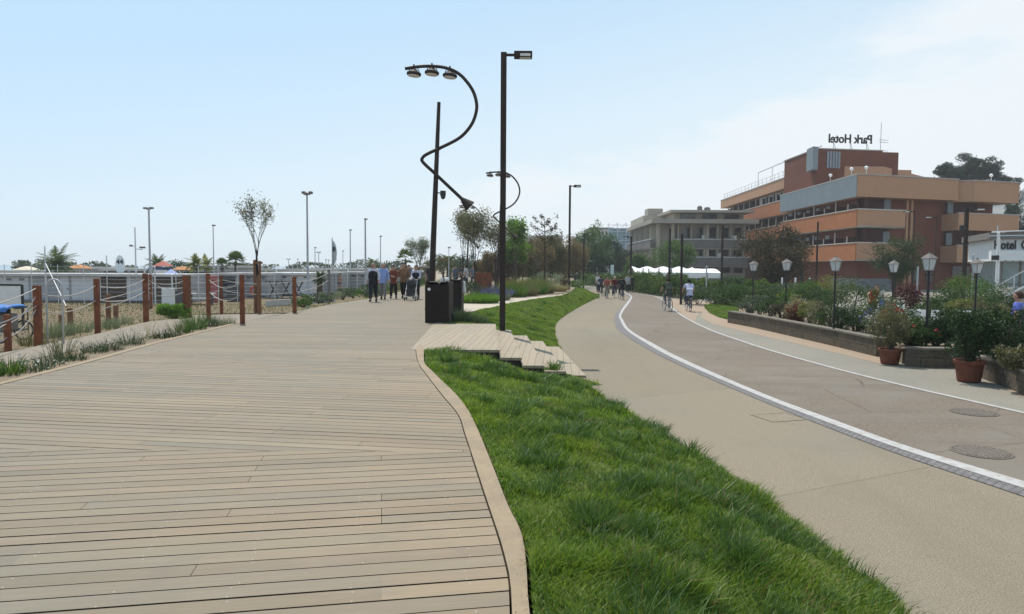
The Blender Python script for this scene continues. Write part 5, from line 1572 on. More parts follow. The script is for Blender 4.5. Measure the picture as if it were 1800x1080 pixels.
def person(label, p, yaw, h, top, bottom, hair=(.03, .025, .02), pose=None, sleeve='short', shoes=(.03, .03, .03), longhair=False, hat=None, legs='long', group=None, vest=None, bag=None, grip=None, z=None, bald=False):
    J = pose_joints(pose or {})
    t = thing('person', label, 'person', p, yaw, group)
    s = h / 1.75
    t.scale = (s, s, s)
    E = [('pelvis', 'waist'), ('waist', 'chest'), ('chest', 'neck'), ('neck', 'jaw'), ('jaw', 'head'), ('head', 'top')]
    for n in 'lr':
        E += [('chest', 'sh' + n), ('sh' + n, 'el' + n), ('el' + n, 'wr' + n), ('wr' + n, 'ha' + n), ('pelvis', 'hi' + n), ('hi' + n, 'kn' + n), ('kn' + n, 'an' + n), ('an' + n, 'to' + n)]
        w_, hd = Vector(J['wr' + n][0]), Vector(J['ha' + n][0])
        d = (hd - w_).normalized(); side = d.cross(Vector((1, 0, 0)))
        if side.length < .2: side = d.cross(Vector((0, 1, 0)))
        side.normalize(); cu = d.cross(side)
        sg = -1 if n == 'l' else 1
        for f, (off, ln) in enumerate(((-.03, .065), (-.011, .078), (.009, .072), (.028, .056))):
            a = hd + side * off + d * .012; b = a + d * ln * .55; c = b + (d * .6 - cu * sg * .55) * ln * .55
            J['f%d%s' % (f, n)] = (tuple(b), .0095); J['g%d%s' % (f, n)] = (tuple(c), .0075)
            E += [('ha' + n, 'f%d%s' % (f, n)), ('f%d%s' % (f, n), 'g%d%s' % (f, n))]
        b = w_.lerp(hd, .55) - side * .045; c = b + d * .045 - side * .01
        J['t0' + n] = (tuple(b), .011); J['t1' + n] = (tuple(c), .009)
        E += [('ha' + n, 't0' + n), ('t0' + n, 't1' + n)]
    body = skin('body', J, E, SKIN, t)
    # face details joined as their own small parts
    hd = Vector(J['head'][0]); jw = Vector(J['jaw'][0]); up = (Vector(J['top'][0]) - jw).normalized()
    fw = Vector((0, 1, 0)) - up * up.y; fw.normalize(); rt = fw.cross(up)
    mb = MB()
    for sg in (-1, 1): mb.lathe([(.004, -.008), (.011, -.004), (.012, 0), (.011, .004), (.004, .008)], hd + fw * .082 + rt * sg * .033 - up * .015, 8)
    mb.build_each('eye', M_BLACK, t)
    mb = MB(); c = hd + fw * .085 - up * .045; mb.add([c + up * .035, c - up * .012 + rt * .017, c - up * .012 - rt * .017, c + fw * .026 - up * .006], [(0, 1, 3), (0, 3, 2), (1, 2, 3), (0, 2, 1)]); mb.build('nose', SKIN, t)
    mb = MB(); c = jw + fw * .066; mb.box(c + up * .015, (.045, .012, .010)); mb.build('mouth', mat('lips', (0.25, 0.09, 0.07), .1, 8, .6), t)
    mb = MB()
    for sg in (-1, 1): mb.lathe([(.006, -.03), (.016, -.018), (.018, .008), (.008, .028)], hd + rt * sg * .092 - up * .02, 8)
    mb.build_each('ear', SKIN, t)
    # hair
    if not bald:
        mb = MB(); prof = [(.101 * math.cos(a), .114 * math.sin(a)) for a in np.linspace(-.6, 1.5, 10)]
        mb.lathe(prof, (0, 0, 0), 16)
        q = up.rotation_difference(Vector((0, 0, 1))).inverted()
        mb.v = [tuple(hd + q @ Vector((x * 1.06, y * 1.08 - .018 - (.015 if z_ < .0 else 0), z_ + .002 + (.045 if y > .04 and z_ < .03 else 0)))) for x, y, z_ in mb.v]
        mb.build('hair', cmat(hair, 'hair'), t, smooth=True)
    if longhair:
        K = {'a': (tuple(hd - fw * .045), .088), 'b': (tuple(jw - fw * .06), .085), 'c': (tuple(Vector(J['neck'][0]) - fw * .075 - up * .05), .075)}
        skin('long_hair', K, [('a', 'b'), ('b', 'c')], cmat(hair, 'hair'), t, 'a')
    if hat is not None:
        mb = MB(); prof = [(.122 * math.cos(a), .125 * math.sin(a)) for a in np.linspace(-.1, 1.5, 8)]
        mb.lathe(prof, hd + up * .012 - fw * .01, 16); mb.build('helmet', cmat(hat, 'hat'), t, smooth=True)
    # clothes
    g = .016
    def grow(keys, add): return {k: (J[k][0], J[k][1] + add) for k in keys}
    ks = ['pelvis', 'waist', 'chest', 'shl', 'shr', 'ell', 'elr', 'hil', 'hir']
    K = grow(ks, g); K['waist'] = (J['waist'][0], .150); K['chest'] = (J['chest'][0], .158); K['pelvis'] = (J['pelvis'][0], J['pelvis'][1] + .024)
    pv_, wv_ = Vector(J['pelvis'][0]), Vector(J['waist'][0])
    K['hem'] = (tuple(pv_ + (pv_ - wv_) * .85), .150)
    K['collar'] = (tuple(Vector(J['chest'][0]).lerp(Vector(J['neck'][0]), .93)), .078)
    Es = [('pelvis', 'hem'), ('pelvis', 'waist'), ('waist', 'chest'), ('chest', 'collar'), ('chest', 'shl'), ('chest', 'shr')]
    for n in 'lr':
        if sleeve == 'long':
            K['cu' + n] = (tuple(Vector(J['el' + n][0]).lerp(Vector(J['wr' + n][0]), .9)), .042)
            Es += [('sh' + n, 'el' + n), ('el' + n, 'cu' + n)]
        elif sleeve == 'short':
            K['cu' + n] = (tuple(Vector(J['sh' + n][0]).lerp(Vector(J['el' + n][0]), .72)), .066)
            Es += [('sh' + n, 'cu' + n)]
        else:
            K['sh' + n] = (tuple(Vector(J['chest'][0]).lerp(Vector(J['sh' + n][0]), .8)), .075)
    sm = cmat(top, 'cloth')
    skin('shirt', K, Es, sm, t)
    if vest is not None:
        K2 = {k: (K[k][0], K[k][1] + (.012 if k == 'collar' else .026)) for k in ('hem', 'pelvis', 'waist', 'chest', 'collar')}
        for n in 'lr': K2['sh' + n] = (tuple(Vector(J['chest'][0]).lerp(Vector(J['sh' + n][0]), .9)), .118)
        skin('vest', K2, [('pelvis', 'hem'), ('pelvis', 'waist'), ('waist', 'chest'), ('chest', 'collar'), ('chest', 'shl'), ('chest', 'shr')], cmat(vest, 'cloth'), t)
    K = grow(['pelvis', 'hil', 'hir', 'knl', 'knr'], .018); K['hil'] = (K['hil'][0], .112); K['hir'] = (K['hir'][0], .112)
    K['belt'] = (tuple(Vector(J['pelvis'][0]).lerp(Vector(J['waist'][0]), .9)), .126)
    Es = [('pelvis', 'belt'), ('pelvis', 'hil'), ('pelvis', 'hir')]
    for n in 'lr':
        if legs == 'short':
            K['kn' + n] = (tuple(Vector(J['hi' + n][0]).lerp(Vector(J['kn' + n][0]), .85)), .088); Es += [('hi' + n, 'kn' + n)]
        else:
            K['an' + n] = (tuple(Vector(J['kn' + n][0]).lerp(Vector(J['an' + n][0]), .93)), .06); Es += [('hi' + n, 'kn' + n), ('kn' + n, 'an' + n)]
    skin('trousers', K, Es, cmat(bottom, 'cloth'), t)
    for n in 'lr':
        a, b = Vector(J['an' + n][0]), Vector(J['to' + n][0])
        K = {'h': (tuple(a + (a - b) * .25 + Vector((0, 0, -.035))), .042), 'm': (tuple(a.lerp(b, .5)), .05), 't': (tuple(b + (b - a) * .18), .038)}
        skin('shoe', K, [('h', 'm'), ('m', 't')], cmat(shoes, 'shoe'), t, 'h')
    return t
def walk(ph=1, arm=0.0, **k):
    P = {'kn' + ('r' if ph > 0 else 'l'): ((.095 if ph > 0 else -.095), .17, .52), 'an' + ('r' if ph > 0 else 'l'): ((.10 if ph > 0 else -.10), .24, .09), 'to' + ('r' if ph > 0 else 'l'): ((.105 if ph > 0 else -.105), .39, .06)}
    o = 'l' if ph > 0 else 'r'; s = -1 if ph > 0 else 1
    P.update({'kn' + o: (s * .095, -.02, .50), 'an' + o: (s * .095, -.26, .13), 'to' + o: (s * .10, -.13, .035)})
    P.update({'ell': (-.25, -.06 + arm, 1.14), 'wrl': (-.26, .08 + arm, .92), 'hal': (-.26, .11 + arm, .85), 'elr': (.25, -.05 - arm, 1.14), 'wrr': (.26, .05 - arm, .90), 'har': (.26, .08 - arm, .83)})
    P.update(k)
    return P
def at_feet(px, py, z=0.0): return G(px, py, z)
NAVY = (.018, .02, .032)
person('person in black vest over white sleeves and navy trousers walking on the boardwalk', at_feet(656.5, 531), math.pi + .05, 1.80, (.55, .55, .62), NAVY, (.30, .27, .25), walk(1, .1), 'long', vest=(.014, .016, .022))
person('person in light blue shirt and grey trousers walking beside the one in a black vest', at_feet(673.5, 527), math.pi + .1, 1.78, (.27, .36, .66), (.22, .205, .19), (.42, .38, .35), walk(-1, .05), 'long')
person('person with long dark hair and red top with arms folded, walking', at_feet(692, 525.5), math.pi, 1.68, (.20, .05, .03), (.022, .018, .016), (.03, .022, .018), walk(1, 0, ell=(-.22, .1, 1.15), wrl=(-.02, .2, 1.18), hal=(.06, .2, 1.19), elr=(.22, .1, 1.14), wrr=(.02, .22, 1.14), har=(-.06, .22, 1.14)), 'long', longhair=True)
person('bearded person in tan jumper and dark trousers walking beside the pushchair', at_feet(710, 525), math.pi, 1.82, (.26, .145, .075), (.02, .017, .015), (.02, .016, .014), walk(-1, 0, elr=(.27, .02, 1.15), wrr=(.2, .18, 1.0), har=(.16, .22, .98)), 'long')
person('person in white top and open dark cardigan pushing a black pushchair', at_feet(731.5, 526), math.pi, 1.70, (.50, .50, .62), (.016, .015, .018), (.02, .016, .014), walk(1, 0, ell=(-.2, .08, 1.15), wrl=(-.16, .32, 1.05), hal=(-.15, .38, 1.04), elr=(.2, .08, 1.15), wrr=(.16, .32, 1.05), har=(.15, .38, 1.04)), 'long', longhair=True, vest=(.02, .02, .03))
person('person mostly hidden behind the bearded walker in tan', at_feet(718.5, 521), math.pi, 1.72, (.12, .13, .16), (.03, .03, .03), (.03, .025, .02), walk(1), 'short')
# pushchair
pc = at_feet(722.5, 528.5)
t = thing('pushchair', 'black pushchair with hood and basket pushed along the boardwalk', 'pushchair', (pc.x, pc.y, 0), math.pi)
mb = MB()
for sx in (-.24, .24):
    mb.tube([(sx, -.42, .98), (sx, -.18, .62), (sx, .34, .20)], .014, 6); mb.tube([(sx, .05, .55), (sx, -.32, .10)], .014, 6)
mb.tube([(-.24, -.42, .98), (.24, -.42, .98)], .018, 6); mb.tube([(-.24, .34, .2), (.24, .34, .2)], .012, 6); mb.build('frame', M_GREYM, t)
mb = MB(); mb.bbox((0, .06, .50), (.38, .36, .08), .02); mb.bbox((0, -.14, .72), (.38, .07, .5), .02); mb.bbox((0, .24, .36), (.30, .06, .22), .02); mb.build('seat', M_BLACK, t)
mb = MB(); V_ = []; F_ = []
for i in range(7):
    a = i / 6 * 1.7
    for j in range(9):
        b_ = math.pi * j / 8
        V_.append((.235 * math.cos(b_), -.16 + .36 * math.sin(a) * (.4 + .6 * math.sin(b_)), .80 + .32 * math.cos(a) * math.sin(b_) ** .6))
F_ = [(i * 9 + j, i * 9 + j + 1, (i + 1) * 9 + j + 1, (i + 1) * 9 + j) for i in range(6) for j in range(8)]
mb.add(V_, F_); mb.build('hood', M_BLACK, t, smooth=True)
mb = MB(); mb.bbox((0, .02, .25), (.40, .42, .14), .03); mb.build('basket', MATS['dark_grey_band'], t)
for sx in (-.26, .26):
    for y in (.34, -.32):
        mb = MB(); mb.tube([(sx + (.035 * math.copysign(1, sx)) * 0 - .02, y, .11), (sx + .02, y, .11)], .105, 16); w_ = mb.build('wheel', M_BLACK, t)
        mb = MB(); mb.tube([(sx - .023, y, .11), (sx + .023, y, .11)], .055, 12); mb.build('hub', M_PALEM, w_)
# figures near the bins and far along the boardwalk
person('person in dark clothes half hidden behind the curling lamp pole', at_feet(757, 519), math.pi, 1.78, (.02, .02, .025), (.02, .02, .025), pose=walk(1))
for px, py, tp, bt, lb in ((801, 507.5, (.10, .11, .14), (.03, .03, .04), 'distant person in dark grey standing right of the litter bins'), (811.5, 504.5, (.03, .03, .04), (.02, .02, .02), 'distant person in black standing right of the litter bins'), (819, 508, (.45, .45, .47), (.05, .05, .07), 'distant person in white top standing left of the rusty panel'), (831, 503, (.16, .18, .22), (.04, .04, .05), 'distant person in grey blue near the rusty panel')):
    person(lb, at_feet(px, py), math.pi * (.4 + px % 7 * .17), 1.66 + (px % 5) * .03, tp, bt, pose=walk(1 if px % 2 > 1 else -1))
person('person in swimming shorts walking on the beach near the palm stump', at_feet(597.5, 512, SANDZ + .35), R(120), 1.7, (.34, .19, .13), (.08, .09, .12), pose=walk(1), legs='short')
# garden figures
person('person in red T-shirt leaning on the garden table with arms spread', G(1533, 560, ROADZ) , math.pi, 1.66, (.34, .025, .022), (.02, .02, .025), (.30, .13, .06), {'chest': (0, .16, 1.24), 'neck': (0, .26, 1.36), 'jaw': (0, .35, 1.41), 'head': (0, .38, 1.50), 'top': (0, .37, 1.57), 'shl': (-.17, .18, 1.33), 'shr': (.17, .18, 1.33), 'ell': (-.36, .22, 1.22), 'elr': (.36, .22, 1.22), 'wrl': (-.38, .33, 1.0), 'wrr': (.38, .33, 1.0), 'hal': (-.38, .36, .94), 'har': (.38, .36, .94)}, longhair=True)
person('stout person in blue shirt standing behind the dark planter', G(1786, 633, ROADZ), R(50), 1.80, (.14, .18, .55), (.05, .05, .08), (.06, .03, .022), {'shl': (-.20, 0, 1.40), 'shr': (.20, 0, 1.40), 'ell': (-.29, .02, 1.16), 'elr': (.29, .02, 1.16)}, 'short')
# ================================================================ bicycles and riders
def bicycle(label, p, yaw, col, group='bicycles on the promenade'):
    t = thing('bicycle', label, 'bicycle', p, yaw, group)
    m = cmat(col, 'frame_paint')
    mb = MB()
    hb = Vector((0, .40, .88)); bb = Vector((0, -.08, .29)); st_ = Vector((0, -.24, .82)); rw = Vector((0, -.52, .34)); fw = Vector((0, .55, .34)); hl = Vector((0, .43, .68))
    mb.tube([hb, hl], .019, 6); mb.tube([hl, bb], .018, 6); mb.tube([bb, st_], .016, 6); mb.tube([Vector((0, .415, .80)), Vector((0, -.19, .66))], .016, 6)
    for s in (-.04, .04): mb.tube([bb, rw + Vector((s, 0, 0))], .010, 5); mb.tube([Vector((0, -.2, .70)), rw + Vector((s, 0, 0))], .009, 5)
    mb.build('frame', m, t)
    mb = MB()
    for s in (-.045, .045): mb.tube([hl, Vector((s, .46, .62)), fw + Vector((s, 0, 0))], .012, 5)
    mb.build('fork', m, t)
    mb = MB(); mb.tube([(-.29, .26, 1.02), (-.20, .38, 1.03), (0, .40, .99), (.20, .38, 1.03), (.29, .26, 1.02)], .013, 6); mb.tube([(0, .40, .87), (0, .40, .99)], .013, 6); mb.build('handlebar', M_BLACK, t)
    mb = MB(); mb.bbox((0, -.25, .90), (.16, .26, .06), .025); mb.tube([st_, (0, -.25, .88)], .013, 6); mb.build('saddle', M_BLACK, t)
    for c in (rw, fw):
        mb = MB(); n = 26; pts = [c + Vector((0, math.cos(2 * math.pi * k / n) * .325, math.sin(2 * math.pi * k / n) * .325)) for k in range(n + 1)]
        mb.tube(pts, .018, 6, cap=False); w_ = mb.build('wheel', M_BLACK, t)
        mb = MB(); mb.tube([c + Vector((0, math.cos(2 * math.pi * k / n) * .303, math.sin(2 * math.pi * k / n) * .303)) for k in range(n + 1)], .010, 4, cap=False)
        for k in range(12): an = 2 * math.pi * k / 12; mb.tube([c + Vector((.015 if k % 2 else -.015, 0, 0)), c + Vector((0, math.cos(an) * .3, math.sin(an) * .3))], .0022, 3, cap=False)
        mb.tube([c + Vector((-.03, 0, 0)), c + Vector((.03, 0, 0))], .02, 6); mb.build('rim', M_GREYM, w_)
    mb = MB(); mb.tube([bb + Vector((-.09, 0, 0)), bb + Vector((.09, 0, 0))], .015, 6); mb.tube([bb + Vector((.09, 0, 0)), bb + Vector((.09, .12, -.11))], .01, 5); mb.tube([bb + Vector((-.09, 0, 0)), bb + Vector((-.09, -.12, .11))], .01, 5)
    mb.box(bb + Vector((.14, .12, -.11)), (.10, .07, .02)); mb.box(bb + Vector((-.14, -.12, .11)), (.10, .07, .02)); mb.build('crank', M_GREYM, t)
    mb = MB(); mb.box((0, -.56, .72), (.12, .34, .012)); mb.tube([(0, -.5, .72), rw], .008, 4); mb.build('carrier', M_GREYM, t)
    return t
RIDE = {'pelvis': (0, -.22, 1.03), 'waist': (0, -.19, 1.16), 'chest': (0, -.08, 1.36), 'neck': (0, -.02, 1.51), 'jaw': (0, .02, 1.59), 'head': (0, .02, 1.68), 'top': (0, .0, 1.745), 'shl': (-.18, -.07, 1.46), 'shr': (.18, -.07, 1.46), 'ell': (-.30, .08, 1.24), 'elr': (.30, .08, 1.24), 'wrl': (-.29, .24, 1.07), 'wrr': (.29, .24, 1.07), 'hal': (-.285, .29, 1.055), 'har': (.285, .29, 1.055), 'hil': (-.09, -.20, .97), 'hir': (.09, -.20, .97), 'knl': (-.12, .17, .80), 'knr': (.12, .12, .60), 'anl': (-.14, -.16, .47), 'anr': (.14, .0, .245), 'tol': (-.14, -.03, .42), 'tor': (.14, .13, .20)}
cyc = [
    (1173, 547, .1, (.045, .062, .045), (.12, .13, .14), (.5, .5, .52), 'cyclist in dark green shirt riding away over the thin white line', 'pale bicycle under the cyclist in dark green', dict(sleeve='short'), 1.0),
    (1210, 547.5, -.03, (.50, .51, .68), (.07, .085, .13), (.05, .05, .06), 'cyclist in white T-shirt and black helmet riding over the pink crossing', 'black bicycle under the cyclist in a white T-shirt', dict(hat=(.02, .035, .03)), .97),
    (1056, 520.5, .15, (.03, .03, .05), (.03, .03, .07), (.04, .04, .05), 'distant cyclist in navy at the left of the group on the walkway', 'dark bicycle at the left of the distant group', {}, .92),
    (1067, 525, 2.9, (.36, .12, .10), (.24, .21, .17), (.3, .3, .3), 'distant cyclist in pink red top with pale skirt coming along the walkway', 'grey bicycle under the cyclist in a pink red top', dict(longhair=True), .92),
    (1080, 523.5, 3.0, (.14, .028, .028), (.04, .04, .05), (.04, .04, .05), 'distant white haired cyclist in dark red jacket on the walkway', 'dark bicycle under the white haired cyclist', dict(hair=(.6, .58, .55), sleeve='long'), .92),
    (1092, 527, .1, (.012, .013, .015), (.016, .016, .02), (.02, .02, .02), 'distant cyclist all in black beside the end of the grey cobble drain', 'black bicycle under the cyclist all in black', dict(sleeve='long'), .95)]
for px, py, yw, tp, bt, bc, lb, lb2, kw, hs in cyc:
    p = G(px, py, ROADZ)
    o = bicycle(lb2, p, yw, bc); o.scale = (hs, hs, hs)
    person(lb, p, yw, 1.75 * hs, tp, bt, pose=RIDE, group=None, **kw)
person('distant person in pale shirt standing by the hedge right of the cyclists', G(1103, 514.5, ROADZ), math.pi, 1.7, (.42, .42, .42), (.03, .03, .04), pose=walk(1))
person('distant person in dark clothes standing by the hedge right of the pale shirt', G(1110, 514, ROADZ), math.pi, 1.6, (.03, .03, .03), (.03, .03, .03), pose=walk(-1))
person('distant person in white shirt left of the group of cyclists', G(1051, 514, ROADZ), math.pi, 1.7, (.6, .6, .6), (.06, .06, .08), pose=walk(1))
# ================================================================ blue canopied pedal cart, hoop, whiteboard
q = G(-8, 601, -.75)
t = thing('pedal_cart', 'pedal cart with sagging blue canopy and dark spoked wheels by the grey hoop', 'pedal cart', (q.x, q.y, -.75), 0)
BLUE = mat('blue_canvas', (0.04, 0.17, 0.48), .25, 3, .6, .3)
mb = MB(); V_ = []
for i in range(15):
    for j in range(7):
        x = -.75 + 1.5 * i / 14; y = -.55 + 1.1 * j / 6
        V_.append((x, y, 1.08 + .07 * math.cos(x * 9) * .5 + .05 * math.cos(y * 3) - .06 * (abs(x) > .7) - .06 * (j in (0, 6))))
mb.add(V_, [(i * 7 + j, i * 7 + j + 1, (i + 1) * 7 + j + 1, (i + 1) * 7 + j)[::-1] for i in range(14) for j in range(6)])
o = mb.build('canopy', BLUE, t, smooth=True); sd_ = o.modifiers.new('thick', 'SOLIDIFY'); sd_.thickness = .015
mb = MB(); mb.box((0, -.56, 1.00), (1.5, .012, .10)); mb.build('valance', BLUE, t)
mb = MB()
for sx in (-.68, .68):
    for sy in (-.5, .5): mb.tube([(sx, sy, .3), (sx, sy, 1.07)], .018, 6)
    mb.tube([(sx, -.5, .35), (sx, .5, .35)], .02, 6)
for sy in (-.5, .5): mb.tube([(-.68, sy, .35), (.68, sy, .35)], .02, 6)
mb.tube([(-.68, 0, .35), (.68, 0, .35)], .02, 6); mb.build('frame', M_BLACK, t)
mb = MB(); mb.bbox((-.1, 0, .55), (.9, .4, .10), .03); mb.bbox((-.1, .2, .8), (.9, .08, .4), .03); mb.build('seat', M_BLACK, t)
mb = MB(); mb.bbox((.22, -.1, .60), (.85, .5, .55), .06); mb.build('luggage_box', MATS['dark_grey_band'], t)
for c in ((.52, -.52, .32), (-.52, -.52, .32), (.52, .52, .32), (-.52, .52, .32)):
    mb = MB(); n = 26; C_ = Vector(c); pts = [C_ + Vector((math.cos(2 * math.pi * k / n) * .30, 0, math.sin(2 * math.pi * k / n) * .30)) for k in range(n + 1)]
    mb.tube(pts, .024, 6, cap=False); w_ = mb.build('wheel', M_BLACK, t)
    mb = MB(); mb.tube([C_ + Vector((math.cos(2 * math.pi * k / n) * .27, 0, math.sin(2 * math.pi * k / n) * .27)) for k in range(n + 1)], .012, 4, cap=False)
    for k in range(14): an = 2 * math.pi * k / 14; mb.tube([C_, C_ + Vector((math.cos(an) * .27, 0, math.sin(an) * .27))], .004, 3, cap=False)
    mb.build('rim', M_GREYM, w_)
hb = G(65, 612, -.06)
mb = MB()
r_ = .165; ht = D(65, 491, hb.y + .6).z - hb.z
pts = [(-r_, 0, -.3), (-r_, 0, ht - r_)] + [(r_ * math.cos(a), 0, ht - r_ + r_ * math.sin(a)) for a in np.linspace(math.pi, 0, 11)[1:-1]] + [(r_, 0, ht - r_), (r_, 0, -.3)]
mb.tube(pts, .019, 8, cap=True); o = mb.build('metal_hoop', M_GREYM, smooth=True); o.location = (hb.x, hb.y + .6, hb.z); tag(o, 'tall grey inverted U hoop behind the rust brown rope post', 'hoop')
Y = 30; a = D(-40, 540, Y); b_ = D(37, 503, Y)
t = thing('notice_board', 'white board in a black frame standing above the blue canopy', 'board', ((a.x + b_.x) / 2, Y, SANDZ))
wd = b_.x - a.x; z0 = a.z - SANDZ; z1 = b_.z - SANDZ
mb = MB(); mb.box((0, 0, (z0 + z1) / 2), (wd, .03, z1 - z0)); mb.build('panel', M_WHITE, t)
mb = MB()
for sx in (-1, 1): mb.box((sx * (wd / 2 + .042), 0, (z1) / 2), (.08, .07, z1 + .1))
mb.box((0, 0, z1 + .043), (wd, .07, .08)); mb.tube([(-wd / 2, -.03, z0), (-wd * .02, -.03, z1)], .04, 4); mb.build('frame', M_BLACK, t)
# ================================================================ beach huts
HUTW = mat('hut_white', (0.60, 0.60, 0.62), .12, .6, .8); HUTG = mat('hut_grey', (0.36, 0.365, 0.38), .15, .6, .85); HUTB = mat('hut_brown', (0.12, 0.085, 0.062), .3, 3, .85); HUTR = mat('hut_roof', (0.50, 0.49, 0.475), .2, 1.2, .85)
HUTT = mat('hut_trim', (0.10, 0.095, 0.095), .2, 2, .8)
def xat(px, Y): return (px - 900) / F * Y
def hut(px0, px1, Y, top, m, label, kind='', dp=5.0, door=None, name='beach_hut', roofm=None):
    x0, x1 = xat(px0, Y), xat(px1, Y)
    zt_ = D(px0, top, Y).z
    t = thing(name, label, 'hut', ((x0 + x1) / 2, Y, SANDZ), 0, 'row of beach huts')
    wd = x1 - x0; h = zt_ - SANDZ
    mb = MB(); mb.box((0, dp / 2, (h - .2) / 2), (wd - .02, dp, h - .2)); mb.build('wall', m, t)
    mb = MB(); mb.box((0, dp / 2, h - .10), (wd - .012, dp + .6, .18)); mb.build('roof', roofm or HUTR, t)
    mb = MB(); mb.box((0, -.03, .09), (wd - .03, .05, .18)); mb.build('base_strip', HUTT, t)
    if kind == 'vents':
        mb = MB()
        for k in range(4): mb.box((-wd * .38 + wd * .25 * k, -.012, h - .42), (wd * .10, .03, .13))
        mb.build_each('vent', HUTT, t)
    if kind == 'slats':
        mb = MB()
        for k in range(11): mb.box((0, -.025, .32 + k * (h - .6) / 10.5), (wd - .06, .05, (h - .6) / 10.5 - .05))
        mb.build('shutter', HUTB, t)
        mb = MB(); mb.box((0, -.07, h * .53), (wd - .1, .05, .1)); mb.build('rail', HUTR, t)
    if kind == 'scribble':
        mb = MB(); rng = np.random.default_rng(4)
        for k in range(7):
            z = .45 + k * .22; x = -wd * .32
            pts = [(x + wd * .64 * i / 8, -.012, z + (.07 if i % 2 else -.07) + .06 * rng.normal() + .12 * i / 8) for i in range(9)]
            mb.tube(pts, .016, 4)
        mb.build('wire_ornament', HUTG, t)
    if kind == 'booth':
        mb = MB(); mb.box((0, -.02, h * .62), (wd * .8, .05, h * .42)); mb.build('opening', GLASSD, t)  # flat dark slab stands in for the shaded interior
        mb = MB(); mb.box((0, -.2, h * .38), (wd * .86, .4, .06)); mb.build('counter', HUTR, t)
    if door is not None:
        mb = MB(); mb.box((door * wd, -.02, .95), (.62, .05, 1.75)); d_ = mb.build('door', HUTW if m is not HUTW else HUTG, t)
        mb = MB(); mb.box((door * wd + .24, -.06, .95), (.04, .05, .14)); mb.build('handle', HUTT, d_)
    return t
hut(-130, -40, 50, 480.5, HUTW, 'white beach hut cut off by the left edge of the photo', 'vents')
hut(-40, 50, 50, 480.5, HUTW, 'white beach hut with small dark vents behind the notice board', 'vents')
hut(50, 84, 50, 481, HUTG, 'grey beach hut section behind the grey hoop')
hut(84, 125, 50, 481, HUTG, 'grey beach hut with a narrow pale door beside the stayed pole', door=.22)
hut(125, 177, 50, 481, HUTW, 'plain white beach hut left of the brown slatted hut')
hut(177, 222, 50, 481.5, HUTB, 'brown slatted beach hut left of the wire ornamented white wall', 'slats')
hut(222, 262, 50, 482, HUTW, 'white beach hut wall with wavy wire ornament', 'scribble')
hut(262, 312, 50, 482, HUTB, 'brown slatted beach hut under the red roofed kiosk', 'slats')
hut(312, 333, 51, 482, HUTG, 'narrow grey hut right of the brown slatted pair')
hut(333, 372, 54, 481, HUTT, 'dark open booth behind the pair of rope posts', 'booth')  # wall coloured dark to stand for the shade inside the booth
hut(372, 418, 56, 480, HUTG, 'grey hut with dark doorway behind the boardwalk corner posts', 'booth')
hut(418, 470, 58, 480, HUTG, 'grey hut behind the bare young tree', 'vents')
hut(470, 548, 62, 479, HUTW, 'long white hut with pale roof behind the black cross frames', 'vents', roofm=M_WHITE)
hut(548, 600, 66, 478.5, HUTG, 'long grey hut right of the tall three headed mast', door=-.2)
hut(600, 660, 70, 478, HUTG, 'grey hut behind the walker in the black vest', 'vents')
hut(660, 745, 80, 477, HUTG, 'far grey hut behind the group of walkers', 'vents')
# low wall, black cross frames, life ring stand
a, b_ = G(470, 540, SANDZ), G(590, 531, SANDZ)
mb = MB(); n_ = Vector((-(b_ - a).y, (b_ - a).x, 0)).normalized() * .15
mb.prism([a.xy, b_.xy, (b_ + n_).xy, (a + n_).xy], SANDZ - .1, SANDZ + .42); o = mb.build('low_wall', HUTR); tag(o, 'low pale concrete wall behind the fence at the foot of the grey mast', 'wall')
q = D(497, 510, 56)
t = thing('cross_frame', 'black cross braced frames standing before the long white hut', 'frame', (q.x, 56, SANDZ))
mb = MB()
for k in range(3):
    x = -1.1 + 1.0 * k
    mb.tube([(x, 0, .1), (x + .7, 0, 1.45)], .06, 5); mb.tube([(x + .7, .1, .1), (x, .1, 1.45)], .06, 5)
mb.box((-.1, .05, .1), (2.6, .16, .08)); mb.box((-.1, .05, 1.42), (2.6, .16, .06)); mb.build('braces', M_BLACK, t)
q = G(448, 527, SANDZ + .2)
t = thing('life_ring_stand', 'orange red life ring on a stand under the bare young tree', 'life ring', (q.x, q.y, SANDZ))
mb = MB(); mb.tube([(0, 0, 0), (0, 0, 1.2)], .04, 6); mb.build('stand', M_WHITE, t)
mb = MB(); n = 20; mb.tube([Vector((math.cos(2 * math.pi * k / n) * .27, -.08, .85 + math.sin(2 * math.pi * k / n) * .27)) for k in range(n + 1)], .075, 7, cap=False); mb.build('ring', mat('life_red', (0.50, 0.08, 0.04), .15, 5, .6), t, smooth=True)
# oval number sign
Y = 54; q = D(211.5, 480, Y); zc = D(211.5, 466, Y).z - SANDZ
t = thing('number_sign', 'white oval sign with black number 44 rising behind the hut roofs', 'sign', (q.x, Y, SANDZ))
mb = MB(); N = 28; rx, rz_ = 8.0 / F * Y, 17.0 / F * Y
pf = [(rx * math.cos(2 * math.pi * k / N), -.04, zc + rz_ * math.sin(2 * math.pi * k / N)) for k in range(N)]
pk = [(x, .04, z) for x, y, z in pf]
mb.add(pf + pk, [tuple(range(N)), tuple(range(2 * N - 1, N - 1, -1))] + [(k, (k + 1) % N, N + (k + 1) % N, N + k)[::-1] for k in range(N)])
mb.build('panel', mat('sign_face', (0.60, 0.64, 0.66), .1, 2, .5), t)
mb = MB(); mb.tube([(0, .08, 0), (0, .08, zc)], .06, 6); mb.build('post', M_GREYM, t)
me = text_mesh('44', .52, .01, 0, 1.0, .012); o = link('lettering', me, M_BLACK, t); o.location = (0, -.055, zc + .06); o.rotation_euler = (math.pi / 2, 0, 0)
